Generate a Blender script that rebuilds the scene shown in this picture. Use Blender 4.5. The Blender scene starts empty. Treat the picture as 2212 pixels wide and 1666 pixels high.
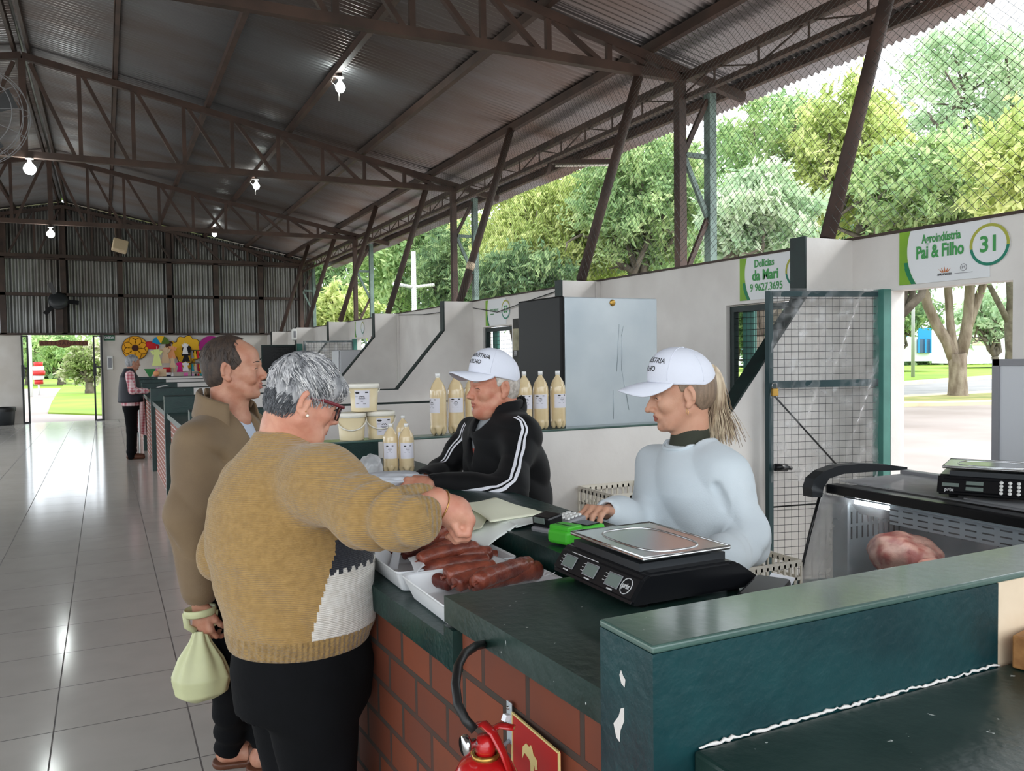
import bpy, bmesh, math, random
import numpy as np
from mathutils import Vector, Matrix, Euler
random.seed(7); RNG = np.random.default_rng(11)
SC = bpy.context.scene
COL = SC.collection
PI = math.pi
# ------------------------------------------------------------------ camera
W, H, F, H0 = 2212, 1666, 1790.0, 1.65
def _n(v): return v/np.linalg.norm(v)
_d1 = _n(np.array([226-W/2, -(781-H/2), -F]))
_d2 = np.array([4838-W/2, -(720-H/2), -F]); _d2 = _n(_d2-_d1*(_d1@_d2))
_d3 = np.cross(_d2, _d1)
CM = np.array([_d2, _d1, _d3])
CC = np.array([0, 0, H0])
def at(px, py, X=None, Y=None, z=None, D=None):
    """point of the place seen at a photo pixel, on a known plane or at a known depth"""
    r = CM@np.array([px-W/2, -(py-H/2), -F])
    if X is not None: t = X/r[0]
    elif Y is not None: t = Y/r[1]
    elif z is not None: t = (z-H0)/r[2]
    else: t = D/F
    return CC+r*t
cam = bpy.data.cameras.new('camera'); camo = bpy.data.objects.new('camera', cam); COL.objects.link(camo)
m4 = Matrix.Identity(4)
for i in range(3):
    for j in range(3): m4[i][j] = float(CM[i][j])
m4.translation = Vector((0, 0, H0))
camo.matrix_world = m4
cam.sensor_fit = 'HORIZONTAL'; cam.sensor_width = 36; cam.lens = 36*F/W; cam.clip_end = 400; cam.clip_start = .05
SC.camera = camo
SC.view_settings.view_transform = 'Standard'; SC.view_settings.look = 'None'
SC.view_settings.gamma = 1; SC.view_settings.use_curve_mapping = False

# ------------------------------------------------------------------ materials
def srgb(r, g, b):
    f = lambda c: (c/255/12.92) if c/255 <= .04045 else ((c/255+.055)/1.055)**2.4
    return (f(r), f(g), f(b), 1)
class NT:
    def __init__(s, m): s.m = m; s.t = m.node_tree; s.n = s.t.nodes
    def new(s, k, **kw):
        n = s.n.new(k)
        for a, b in kw.items(): setattr(n, a, b)
        return n
    def link(s, a, b): s.t.links.new(a, b)
MATS = {}
def mat(name, col, rough=.6, metal=0., col2=None, vscale=4., vdet=4., vramp=(.35, .65), bump=0., bscale=60., spec=.5,
        trans=0., sheen=0., alpha=1., vstretch=None, coat=0., ior=1.45, emis=None, estr=0., rvar=0., col3=None, c3scale=30., c3ramp=(.66, .7), sss=0.):
    m = bpy.data.materials.new(name); m.use_nodes = True
    N = NT(m); b = N.n['Principled BSDF']
    b.inputs['Base Color'].default_value = col; b.inputs['Roughness'].default_value = rough
    b.inputs['Metallic'].default_value = metal; b.inputs['Specular IOR Level'].default_value = spec
    b.inputs['IOR'].default_value = ior
    if trans: b.inputs['Transmission Weight'].default_value = trans
    if sheen: b.inputs['Sheen Weight'].default_value = sheen
    if coat: b.inputs['Coat Weight'].default_value = coat; b.inputs['Coat Roughness'].default_value = .1
    if alpha < 1: b.inputs['Alpha'].default_value = alpha
    if sss:
        b.inputs['Subsurface Weight'].default_value = sss; b.inputs['Subsurface Radius'].default_value = (.01, .004, .002); b.inputs['Subsurface Scale'].default_value = 1.
    if emis: b.inputs['Emission Color'].default_value = emis; b.inputs['Emission Strength'].default_value = estr
    tc = None
    def coords(scale, stretch=None):
        nonlocal tc
        if tc is None: tc = N.new('ShaderNodeTexCoord')
        mp = N.new('ShaderNodeMapping')
        mp.inputs['Scale'].default_value = tuple(scale*x for x in (stretch or (1, 1, 1)))
        N.link(tc.outputs['Object'], mp.inputs['Vector']); return mp.outputs['Vector']
    out = None
    if col2:
        ns = N.new('ShaderNodeTexNoise'); ns.inputs['Scale'].default_value = 1; ns.inputs['Detail'].default_value = vdet
        N.link(coords(vscale, vstretch), ns.inputs['Vector'])
        rp = N.new('ShaderNodeValToRGB'); rp.color_ramp.elements[0].position = vramp[0]; rp.color_ramp.elements[1].position = vramp[1]
        rp.color_ramp.elements[0].color = col; rp.color_ramp.elements[1].color = col2
        N.link(ns.outputs['Fac'], rp.inputs['Fac']); out = rp.outputs['Color']
        if rvar:
            mr = N.new('ShaderNodeMapRange'); mr.inputs['To Min'].default_value = rough-rvar; mr.inputs['To Max'].default_value = rough+rvar
            N.link(ns.outputs['Fac'], mr.inputs['Value']); N.link(mr.outputs['Result'], b.inputs['Roughness'])
    if col3:
        n3 = N.new('ShaderNodeTexNoise'); n3.inputs['Scale'].default_value = 1; n3.inputs['Detail'].default_value = 3
        N.link(coords(c3scale), n3.inputs['Vector'])
        r3 = N.new('ShaderNodeMapRange'); r3.inputs['From Min'].default_value = c3ramp[0]; r3.inputs['From Max'].default_value = c3ramp[1]
        N.link(n3.outputs['Fac'], r3.inputs['Value'])
        mx = N.new('ShaderNodeMix', data_type='RGBA'); mx.inputs[7].default_value = col3
        N.link(r3.outputs['Result'], mx.inputs[0])
        if out: N.link(out, mx.inputs[6])
        else: mx.inputs[6].default_value = col
        out = mx.outputs[2]
    if out: N.link(out, b.inputs['Base Color'])
    if bump:
        nb = N.new('ShaderNodeTexNoise'); nb.inputs['Scale'].default_value = 1; nb.inputs['Detail'].default_value = 5
        N.link(coords(bscale), nb.inputs['Vector'])
        bp = N.new('ShaderNodeBump'); bp.inputs['Strength'].default_value = 1; bp.inputs['Distance'].default_value = bump
        N.link(nb.outputs['Fac'], bp.inputs['Height']); N.link(bp.outputs['Normal'], b.inputs['Normal'])
    MATS[name] = m
    return m
def tex_brick(name, axes, bw, bh, mortar, c1, c2, cm, rough, rough_m, offset=.5, origin=(0, 0), bump=.004, noise=.0, vscale=3, vc=None, spec=.5):
    """axes: which object axes run along the brick and up the wall"""
    m = bpy.data.materials.new(name); m.use_nodes = True; N = NT(m); b = N.n['Principled BSDF']
    tc = N.new('ShaderNodeTexCoord'); sp = N.new('ShaderNodeSeparateXYZ'); cb = N.new('ShaderNodeCombineXYZ')
    N.link(tc.outputs['Object'], sp.inputs[0])
    for k in (0, 1):
        ad = N.new('ShaderNodeMath', operation='SUBTRACT'); ad.inputs[1].default_value = origin[k]-50*(bw, bh)[k]
        N.link(sp.outputs[axes[k]], ad.inputs[0]); N.link(ad.outputs[0], cb.inputs[k])
    br = N.new('ShaderNodeTexBrick'); br.offset = offset; br.squash = 1
    br.inputs['Scale'].default_value = 1; br.inputs['Brick Width'].default_value = bw; br.inputs['Row Height'].default_value = bh
    br.inputs['Mortar Size'].default_value = mortar; br.inputs['Mortar Smooth'].default_value = .1
    br.inputs['Color1'].default_value = c1; br.inputs['Color2'].default_value = c2; br.inputs['Mortar'].default_value = cm
    N.link(cb.outputs[0], br.inputs['Vector'])
    out = br.outputs['Color']
    if vc:
        ns = N.new('ShaderNodeTexNoise'); ns.inputs['Scale'].default_value = vscale; ns.inputs['Detail'].default_value = 5
        N.link(tc.outputs['Object'], ns.inputs['Vector'])
        mr = N.new('ShaderNodeMapRange'); mr.inputs['From Min'].default_value = .4; mr.inputs['From Max'].default_value = .75; mr.inputs['To Max'].default_value = noise
        N.link(ns.outputs['Fac'], mr.inputs['Value'])
        mx = N.new('ShaderNodeMix', data_type='RGBA'); mx.inputs[7].default_value = vc
        N.link(mr.outputs['Result'], mx.inputs[0]); N.link(out, mx.inputs[6]); out = mx.outputs[2]
    N.link(out, b.inputs['Base Color'])
    mr = N.new('ShaderNodeMapRange'); mr.inputs['To Min'].default_value = rough; mr.inputs['To Max'].default_value = rough_m
    N.link(br.outputs['Fac'], mr.inputs['Value']); N.link(mr.outputs['Result'], b.inputs['Roughness'])
    b.inputs['Specular IOR Level'].default_value = spec
    if bump:
        bp = N.new('ShaderNodeBump'); bp.inputs['Distance'].default_value = bump; bp.invert = True
        N.link(br.outputs['Fac'], bp.inputs['Height']); N.link(bp.outputs['Normal'], b.inputs['Normal'])
    MATS[name] = m; return m

# ------------------------------------------------------------------ mesh builder
class G:
    def __init__(s): s.b = bmesh.new()
    def box(s, c, d, R=None, bev=0., seg=2):
        M = Matrix.Translation(Vector([float(x) for x in c]))
        if R is not None: M = M @ (Euler(R).to_matrix().to_4x4() if not isinstance(R, Matrix) else R.to_4x4())
        t = bmesh.new(); bmesh.ops.create_cube(t, size=1)
        for v in t.verts: v.co = Vector((v.co.x*d[0], v.co.y*d[1], v.co.z*d[2]))
        if bev: bmesh.ops.bevel(t, geom=list(t.edges), offset=bev, segments=seg, profile=.5, affect='EDGES', clamp_overlap=True)
        s._merge(t, M); return s
    def b2(s, lo, hi, bev=0., seg=2):
        lo = [float(x) for x in lo]; hi = [float(x) for x in hi]
        return s.box([(a+b)/2 for a, b in zip(lo, hi)], [abs(b-a) for a, b in zip(lo, hi)], bev=bev, seg=seg)
    def _merge(s, t, M=None):
        vm = {}
        for v in t.verts: vm[v] = s.b.verts.new((M @ v.co) if M is not None else v.co)
        for f in t.faces:
            try: s.b.faces.new([vm[v] for v in f.verts]).smooth = f.smooth
            except ValueError: pass
        t.free()
    def raw(s, verts, faces, smooth=False):
        vs = [s.b.verts.new([float(x) for x in v]) for v in verts]
        for f in faces:
            try: s.b.faces.new([vs[i] for i in f]).smooth = smooth
            except ValueError: pass
        return s
    def tube(s, pts, r, n=8, cap=True, closed=False, flat=None):
        """r: radius or list; flat: second radius for a strip section (list or number)"""
        P = [Vector([float(x) for x in p]) for p in pts]
        k = len(P); rs = r if hasattr(r, '__len__') else [r]*k
        fs = (flat if hasattr(flat, '__len__') else [flat]*k) if flat is not None else rs
        T = []
        for i in range(k):
            if closed: a, b = P[i-1], P[(i+1) % k]
            else: a, b = P[max(0, i-1)], P[min(k-1, i+1)]
            t = (b-a); T.append(t.normalized() if t.length > 1e-9 else Vector((0, 0, 1)))
        up = Vector((0, 0, 1)) if abs(T[0].z) < .9 else Vector((1, 0, 0))
        u = T[0].cross(up).normalized(); rings = []
        for i in range(k):
            u = (u-T[i]*u.dot(T[i])); u = u.normalized() if u.length > 1e-6 else T[i].orthogonal().normalized()
            v = T[i].cross(u)
            rings.append([s.b.verts.new(P[i]+u*(rs[i]*math.cos(2*PI*j/n))+v*(fs[i]*math.sin(2*PI*j/n))) for j in range(n)])
        for i in range(k if closed else k-1):
            A, B = rings[i], rings[(i+1) % k]
            for j in range(n):
                f = s.b.faces.new((A[j], A[(j+1) % n], B[(j+1) % n], B[j])); f.smooth = n > 4
        if cap and not closed:
            s.b.faces.new(rings[0][::-1]); s.b.faces.new(rings[-1])
        return s
    def bar(s, a, b, w, h=None, up=(0, 0, 1)):
        """square section bar from a to b"""
        a = Vector([float(x) for x in a]); b = Vector([float(x) for x in b]); h = h or w
        t = (b-a); L = t.length; t.normalize(); u = Vector(up)
        if abs(t.dot(u)) > .98: u = Vector((0, 1, 0)) if abs(t.y) < .9 else Vector((1, 0, 0))
        x = t.cross(u).normalized(); y = x.cross(t).normalized()
        R = Matrix((x, t, y)).transposed()
        return s.box((a+b)/2, (w, L, h), R)
    def lathe(s, prof, c=(0, 0, 0), n=24, M=None, smooth=True):
        """prof: list of (r,z)"""
        rings = []; M = M or Matrix.Identity(4); c = Vector([float(x) for x in c])
        for r, z in prof:
            if r < 1e-6: rings.append([s.b.verts.new(M @ Vector((0, 0, z))+c)])
            else: rings.append([s.b.verts.new(M @ Vector((r*math.cos(2*PI*j/n), r*math.sin(2*PI*j/n), z))+c) for j in range(n)])
        for A, B in zip(rings, rings[1:]):
            for j in range(n):
                q = [A[j % len(A)], A[(j+1) % len(A)], B[(j+1) % len(B)], B[j % len(B)]]
                q = [x for i, x in enumerate(q) if x not in q[:i]]
                if len(q) > 2:
                    try: s.b.faces.new(q).smooth = smooth
                    except ValueError: pass
        return s
    def prism(s, poly, o, u, v, w):
        """polygon (list of 2-D) in plane o,u,v extruded along w"""
        o, u, v, w = [Vector([float(x) for x in q]) for q in (o, u, v, w)]
        A = [s.b.verts.new(o+u*p[0]+v*p[1]) for p in poly]; B = [s.b.verts.new(o+u*p[0]+v*p[1]+w) for p in poly]
        n = len(poly)
        s.b.faces.new(A[::-1]); s.b.faces.new(B)
        for i in range(n): s.b.faces.new((A[i], A[(i+1) % n], B[(i+1) % n], B[i]))
        return s
    def sphere(s, c, r, sub=2, scale=(1, 1, 1), R=None):
        t = bmesh.new(); bmesh.ops.create_icosphere(t, subdivisions=sub, radius=r)
        for f in t.faces: f.smooth = True
        M = Matrix.Translation(Vector([float(x) for x in c]))
        if R is not None: M = M @ (Euler(R).to_matrix().to_4x4() if not isinstance(R, Matrix) else R.to_4x4())
        M = M @ Matrix.Diagonal((*scale, 1)); s._merge(t, M); return s
    def grid(s, fn, nu, nv, smooth=True, closed_u=False):
        vs = [[s.b.verts.new([float(x) for x in fn(i/(nu), j/(nv))]) for j in range(nv+1)] for i in range(nu+(0 if closed_u else 1))]
        for i in range(nu):
            for j in range(nv):
                i2 = (i+1) % len(vs)
                s.b.faces.new((vs[i][j], vs[i2][j], vs[i2][j+1], vs[i][j+1])).smooth = smooth
        return s
    def mesh(s, name):
        bmesh.ops.recalc_face_normals(s.b, faces=s.b.faces)
        me = bpy.data.meshes.new(name); s.b.to_mesh(me); s.b.free(); return me
def thing(name, label, cat, loc=(0, 0, 0), group=None):
    o = bpy.data.objects.new(name, None); COL.objects.link(o); o.location = [float(x) for x in loc]
    o.empty_display_size = .1
    o['label'] = label; o['category'] = cat
    if group: o['group'] = group
    return o
def base_of(p):
    l = Vector((0, 0, 0))
    while p is not None: l = l+p.location+p.matrix_parent_inverse.translation; p = p.parent
    return l
def obj(name, g, m, parent=None, label=None, cat=None, group=None, kind=None, solid=0, sub=0):
    me = g.mesh(name) if isinstance(g, G) else g
    o = bpy.data.objects.new(name, me); COL.objects.link(o)
    for q in (m if isinstance(m, (list, tuple)) else [m]):
        me.materials.append(MATS[q] if isinstance(q, str) else q)
    if parent is not None:
        o.parent = parent; o.matrix_parent_inverse = Matrix.Translation(-base_of(parent))
    if label: o['label'] = label
    if cat: o['category'] = cat
    if group: o['group'] = group
    if kind: o['kind'] = kind
    if solid:
        md = o.modifiers.new('thickness', 'SOLIDIFY'); md.thickness = solid; md.offset = 0
    if sub:
        md = o.modifiers.new('smooth', 'SUBSURF'); md.levels = sub; md.render_levels = sub
    return o
def struct(name, g, m): return obj(name, g, m, kind='structure')
def copy_tree(o, loc, label=None, group=None):
    r = o.copy(); COL.objects.link(r); r.location = [float(x) for x in loc]
    if label: r['label'] = label
    if group: r['group'] = group
    def rec(a, b):
        for ch in list(a.children):
            c = ch.copy(); COL.objects.link(c); c.parent = b; c.matrix_parent_inverse = ch.matrix_parent_inverse.copy(); rec(ch, c)
    rec(o, r); return r
def text(name, body, o, u, v, size, m, parent, sx=1., bold=0., label=None, align='CENTER', depth=.0015, spacing=1.):
    """flat lettering on a surface: o centre, u reading direction, v up"""
    cu = bpy.data.curves.new(name, 'FONT'); cu.body = body; cu.size = size; cu.align_x = align; cu.align_y = 'CENTER'
    cu.offset = bold; cu.extrude = depth/2; cu.space_character = spacing; cu.resolution_u = 3
    t = bpy.data.objects.new(name+'_tmp', cu); COL.objects.link(t)
    dg = bpy.context.evaluated_depsgraph_get(); me = bpy.data.meshes.new_from_object(t.evaluated_get(dg))
    bpy.data.objects.remove(t); bpy.data.curves.remove(cu)
    u = Vector([float(x) for x in u]).normalized(); v = Vector([float(x) for x in v]).normalized(); w = u.cross(v)
    R = Matrix((u*sx, v, w)).transposed().to_4x4(); me.transform(Matrix.Translation(Vector([float(x) for x in o])) @ R)
    me.name = name
    return obj(name, me, m, parent, label)
# ------------------------------------------------------------------ shared materials
mat('green_paint', srgb(20, 53, 48), .35, col2=srgb(14, 42, 40), vscale=9, bump=.0015, bscale=70, col3=srgb(95, 112, 106), c3scale=22, c3ramp=(.7, .74))
mat('green_paint_near', srgb(20, 62, 65), .33, col2=srgb(14, 48, 52), vscale=7, bump=.0016, bscale=55, col3=srgb(190, 200, 200), c3scale=60, c3ramp=(.775, .785))
mat('green_worn', srgb(24, 47, 42), .32, col2=srgb(50, 68, 63), vscale=5, vramp=(.45, .8), bump=.0012, bscale=45, col3=srgb(185, 190, 186), c3scale=42, c3ramp=(.72, .735), rvar=.08)
mat('green_top', srgb(74, 100, 92), .3, col2=srgb(58, 84, 78), vscale=6, bump=.001, bscale=40, col3=srgb(200, 206, 204), c3scale=60, c3ramp=(.76, .775), coat=.5)
mat('green_dark', srgb(16, 40, 37), .5, col2=srgb(11, 28, 28), vscale=12)
mat('white_paint', srgb(226, 222, 217), .55, col2=srgb(212, 207, 202), vscale=2.2, bump=.0015, bscale=25)
mat('white_low', srgb(222, 217, 210), .6, col2=srgb(205, 198, 188), vscale=1.2, bump=.002, bscale=20)
mat('cream_paint', srgb(225, 205, 178), .6, col2=srgb(205, 182, 152), vscale=6)
mat('steel_brown', srgb(82, 63, 55), .62, col2=srgb(62, 49, 44), vscale=3, bump=.0006, bscale=60)
mat('steel_dark', srgb(72, 56, 48), .6, col2=srgb(52, 42, 38), vscale=3)
mat('steel_green', srgb(120, 142, 134), .55, col2=srgb(92, 110, 104), vscale=6)
mat('roof_sheet', srgb(146, 146, 148), .33, metal=.85, col2=srgb(126, 108, 98), vscale=.55, vdet=6, vramp=(.4, .72), rvar=.08, vstretch=(.6, 1.6, 1))
mat('wall_sheet', srgb(138, 139, 137), .42, metal=.8, col2=srgb(108, 104, 100), vscale=1.1, vdet=6)
mat('black_metal', srgb(22, 24, 25), .45)
mat('ground_concrete', srgb(166, 156, 153), .85, col2=srgb(142, 131, 126), vscale=.3, vdet=7)
mat('asphalt', srgb(150, 150, 152), .9, col2=srgb(136, 136, 138), vscale=.8)
mat('grass', srgb(128, 158, 44), .9, col2=srgb(106, 138, 40), vscale=.5, vdet=8)
mat('dry_grass', srgb(160, 150, 98), .9, col2=srgb(122, 134, 72), vscale=1.1, vdet=8)
mat('kerb', srgb(226, 214, 170), .85, col2=srgb(205, 190, 160), vscale=2)
tex_brick('floor_tile', (0, 1), .56, .5575, .0035, srgb(200, 197, 190), srgb(194, 191, 184), srgb(90, 88, 86), .13, .5, offset=0, origin=(-.25, 4.18), bump=.0012, noise=.35, vscale=5, vc=srgb(178, 175, 168))
tex_brick('brick', (1, 2), .178, .098, .0075, srgb(124, 60, 32), srgb(102, 48, 28), srgb(58, 50, 43), .75, .9, origin=(1.236, .985), bump=.004, noise=.6, vscale=6, vc=srgb(92, 50, 36))  # brick tones darkened to stand in for shade cast by the customers
tex_brick('brick_far', (1, 2), .2, .07, .007, srgb(150, 86, 66), srgb(136, 76, 60), srgb(205, 200, 196), .75, .9, bump=.003)

# ------------------------------------------------------------------ floor and ground
struct('floor', G().b2((-9, -5, -.15), (4.5, 26.05, 0)), 'floor_tile')
struct('ground', G().b2((-150, -120, -.3), (260, 240, -.03)), 'grass')
def band(lines, m, nm, z0, z1, x0=1540, x1=2330):
    P = []
    for (ya, yb), xs in zip(lines, ((x0, x1), (x1, x0))):
        for px in xs:
            y = ya+(yb-ya)*(px-1925)/223.; P.append(at(px, y, z=z1))
    g = G(); vs = [(p[0], p[1], z1) for p in P]+[(p[0], p[1], z0) for p in P]
    g.raw(vs, [(0, 1, 2, 3), (7, 6, 5, 4), (0, 4, 5, 1), (1, 5, 6, 2), (2, 6, 7, 3), (3, 7, 4, 0)])
    return struct(nm, g, m)
g = G()
pa, pb = at(1540, 872-.018*(1540-1925), z=0), at(2330, 872-.018*(2330-1925), z=0)
P = [(4.5, -40), (60, -40), (pb[0]+8, pb[1]-4), (pb[0], pb[1]), (pa[0], pa[1]), (pa[0]-9, pa[1]+8), (4.5, 40)]
g.prism(P, (0, 0, -.1), (1, 0, 0), (0, 1, 0), (0, 0, .1)); struct('ground_apron', g, 'ground_concrete')
struct('ground_bounce', G().b2((-70, -60, -.1), (-9, 60, -.01)).b2((-9, -60, -.1), (4.5, -5, -.01)), 'ground_concrete')  # unseen concrete added left and behind for neutral bounce onto roof and walls
band(((872, 868), (868, 864)), 'kerb', 'trim_1', -.05, .10)
band(((868, 864), (858, 847)), 'dry_grass', 'ground_verge', -.05, .09)
band(((858.5, 848), (855, 843)), 'kerb', 'trim_2', -.05, .10)
band(((855, 843), (828, 813)), 'asphalt', 'ground_road', -.05, .0)
band(((828, 813), (825, 810)), 'kerb', 'trim_3', -.05, .14)
g = G(); g.prism([(-9, 26), (4.5, 26), (4.5, 60), (-9, 60)], (0, 0, -.1), (1, 0, 0), (0, 1, 0), (0, 0, .095)); struct('ground_path', g, 'ground_concrete')
gp = [at(px, py, z=.01) for px, py in ((104, 893), (112, 870), (124, 850), (140, 828), (160, 812), (420, 812), (420, 897), (221, 897))]
g = G(); g.prism([(p[0], p[1]) for p in gp], (0, 0, -.05), (1, 0, 0), (0, 1, 0), (0, 0, .09)); struct('ground_lawn', g, 'grass')

# ------------------------------------------------------------------ roof
RX, RZ, SL = -.917, 5.95, .2
def roofz(X): return RZ-SL*abs(X-RX)
YA, YB = -3.5, 26.2
def corrugated(pts_fn, length, pitch, amp, nseg=8):
    """pts_fn(s, h) -> (p0, p1) across; builds a wavy sheet along s"""
    n = int(length/pitch*nseg); V = []; Fc = []
    for i in range(n+1):
        s = length*i/n; h = amp*math.cos(2*PI*s/pitch)
        V += list(pts_fn(s, h))
    for i in range(n): Fc.append((2*i, 2*i+1, 2*i+3, 2*i+2))
    me = bpy.data.meshes.new('sheet'); me.from_pydata([tuple(float(c) for c in v) for v in V], [], Fc)
    me.polygons.foreach_set('use_smooth', [True]*len(Fc)); me.update(); return me
def sheetmesh(x0, x1, y0, y1, dz):
    return corrugated(lambda s, h: ((x0, y0+s, roofz(x0)+.115+dz+h), (x1, y0+s, roofz(x1)+.115+dz+h)), y1-y0, .085, .016)
# overlapping sheets, each one metre wide course of the right slope and of the left slope
allv = []; allf = []
def addsheet(me):
    o = len(allv); allv.extend([tuple(v.co) for v in me.vertices]); allf.extend([tuple(i+o for i in p.vertices) for p in me.polygons]); bpy.data.meshes.remove(me)
yy = YA; k = 0
while yy < YB-.05:
    y2 = min(yy+1.066, YB)
    dz = .012*(k % 2)
    addsheet(sheetmesh(RX+.02, 6.73, yy, y2+.06, dz)); addsheet(sheetmesh(RX-.02, -8.6, yy, y2+.06, dz))
    yy = y2; k += 1
me = bpy.data.meshes.new('ceiling'); me.from_pydata(allv, [], allf); me.polygons.foreach_set('use_smooth', [True]*len(allf)); me.update()
struct('ceiling', me, 'roof_sheet')
g = G(); g.prism([(-.32, -.075), (0, -.008), (.32, -.075), (.32, -.06), (0, .008), (-.32, -.06)], (RX, YA, RZ+.18), (1, 0, 0), (0, 0, 1), (0, YB-YA, 0)); struct('trim_4', g, 'wall_sheet')
# purlins
PX = [.217, 1.48, 2.70, 3.88, 5.10, 6.31]
ords = ['first', 'second', 'third', 'fourth', 'fifth', 'outermost']
for i, x in enumerate(PX):
    g = G(); z = roofz(x)
    for dx, w, z0, z1 in ((0, .012, 0, .1), (.03, .06, 0, .012), (.03, .06, .088, .1)):
        g.b2((x+dx-w/2, YA, z+z0), (x+dx+w/2, YB, z+z1))
    o = obj('roof_purlin', g, 'steel_brown'); o['category'] = 'beam'; o['group'] = 'roof purlins'
    o['label'] = ('brown steel purlin under the roof, %s one right of the ridge' % ords[i]) if i < 5 else 'brown steel purlin nearest the eave on the right, outside the lattice posts'
for i, x in enumerate((-2.05, -3.31)):
    g = G(); z = roofz(x); g.b2((x-.03, YA, z), (x+.03, YB, z+.1))
    o = obj('roof_purlin', g, 'steel_brown'); o['category'] = 'beam'; o['group'] = 'roof purlins'
    o['label'] = 'brown steel purlin left of the roof ridge, %s the ridge' % ('nearer' if i == 0 else 'farther from')
g = G()
g.b2((RX-.11, YA, RZ-.02), (RX-.07, YB, RZ+.1)); g.b2((RX+.07, YA, RZ-.02), (RX+.11, YB, RZ+.1))
o = obj('ridge_beam', g, 'steel_dark'); o['category'] = 'beam'; o['label'] = 'paired dark steel beam running along the roof ridge at upper left'
# trusses
CHZ = 4.54
def truss(Y, label, m='steel_brown', xr=5.55, stub=6.35):
    t = thing('roof_truss', label, 'truss', (RX, Y, CHZ), 'roof trusses')
    w = .055
    g = G(); g.b2((-4.2, Y-.04, CHZ-.045), (xr, Y+.04, CHZ+.045)); obj('bottom_chord', g, m, t)
    tc = lambda x: roofz(x)-.055
    obj('top_chord', G().bar((RX, Y, tc(RX)), (stub, Y, tc(stub)), .08, .09), m, t)
    obj('top_chord', G().bar((RX, Y, tc(RX)), (-4.2, Y, tc(-4.2)), .08, .09), m, t)
    xs = [-.22+.69*k for k in range(9)]
    obj('vertical_strut', G().bar((RX, Y, CHZ), (RX, Y, tc(RX)), w*1.6, w*1.4), m, t)
    obj('diagonal_brace', G().bar((RX+.1, Y, tc(RX)-.1), (xs[0]-.06, Y, CHZ), w, w*.9), m, t)
    obj('diagonal_brace', G().bar((RX-.1, Y, tc(RX)-.1), (2*RX-xs[0]+.06, Y, CHZ), w, w*.9), m, t)
    for s in (1, -1):
        mx = (lambda x: x) if s == 1 else (lambda x: 2*RX-x)
        for i, x in enumerate(xs):
            if s == -1 and x > 2: break
            obj('vertical_strut', G().bar((mx(x), Y, CHZ), (mx(x), Y, tc(x)), w, w*.9), m, t)
            if i+1 < len(xs):
                x2 = xs[i+1]; obj('diagonal_brace', G().bar((mx(x+.05), Y, tc(x)-.03), (mx(x2-.06), Y, CHZ), w, w*.9), m, t)
    return t
truss(7.1, 'nearest brown steel roof truss crossing the top of the hall')
truss(13.4, 'second brown steel roof truss, spanning above the row of hanging bulbs')
truss(19.7, 'third brown steel roof truss, just in front of the end wall')
truss(25.85, 'dark roof truss set against the corrugated end wall', 'steel_dark', stub=5.9)
# lattice columns at the eave
def lattice_column(Y, label):
    t = thing('lattice_column', label, 'column', (5.69, Y, 0), 'lattice columns')
    xa, xb, zt = 5.49, 5.89, 4.5
    obj('leg', G().b2((xa-.045, Y-.05, 0), (xa+.045, Y+.05, zt)), 'steel_brown', t)
    obj('leg', G().b2((xb-.045, Y-.05, 0), (xb+.045, Y+.05, zt-.08)), 'steel_green', t)
    zs = [.35, 1.05, 1.75, 2.45, 3.1, 3.75, 4.35]
    for i, z in enumerate(zs):
        if i % 2 == 1 or i == 0: obj('rung', G().bar((xa, Y, z), (xb, Y, z), .04, .05), 'steel_green', t)
    for i in range(len(zs)-1):
        a, b = (xa+.04, xb-.04) if i % 2 else (xb-.04, xa+.04)
        obj('diagonal_brace', G().bar((a, Y, zs[i]), (b, Y, zs[i+1]), .04, .05), 'steel_brown' if i % 2 else 'steel_green', t)
for Y, l in ((.8, 'lattice steel column outside the frame beside the near stall'), (7.1, 'nearest lattice steel column, brown and pale green, rising behind the side wall'), (13.4, 'middle lattice steel column, second from the front, behind the side wall'), (19.7, 'third lattice steel column, small between the slanted pipes'), (25.85, 'farthest lattice steel column at the corner of the end wall')):
    if Y > 1: lattice_column(Y, l)
# lattice girder along the eave
t = thing('eave_girder', 'long brown lattice girder running along the eave above the side opening', 'beam', (5.55, 12, 4.33))
obj('top_chord', G().b2((5.51, YA, 4.5), (5.59, YB, 4.58)), 'steel_brown', t)
obj('bottom_chord', G().b2((5.52, YA, 4.31), (5.58, YB, 4.36)), 'steel_brown', t)
y = YA+.2; k = 0
while y < 25.6:
    obj('web_strut', G().bar((5.55, y, 4.34), (5.55, y, 4.52), .016), 'steel_brown', t)
    a, b = (4.34, 4.52) if k % 2 else (4.52, 4.34)
    obj('web_brace', G().bar((5.55, y, a), (5.55, y+.62, b), .014), 'steel_brown', t)
    y += .62; k += 1
# slanted pipes from the partition tops to the fifth purlin
DY = [3.953+3.15*k for k in range(7)]
names = ['nearest slanted brown pipe, rising from the partition left of the sign numbered 31', 'second slanted brown pipe, rising behind the metal fridge', 'third slanted brown pipe, rising left of the green and white sign numbered 33', 'fourth slanted brown pipe from the front', 'fifth slanted brown pipe from the front', 'sixth slanted brown pipe, near the end wall', 'last slanted brown pipe, against the corrugated end wall']
for i, Y in enumerate(DY):
    o = obj('roof_pipe', G().tube([(4.30, Y+.06, 2.392), (5.10, Y+.06, roofz(5.10)+.02)], .05, 12), 'steel_brown')
    o['label'] = names[i]; o['category'] = 'pipe'; o['group'] = 'slanted roof pipes'
o = obj('pipe_tape', G().tube([(4.30+.8*.18, DY[2]+.06, 2.392+2.36*.18), (4.30+.8*.22, DY[2]+.06, 2.392+2.36*.22)], .058, 12), 'cream_paint', label='strip of beige tape wound round a slanted brown pipe near the sign numbered 33', cat='tape')

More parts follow.
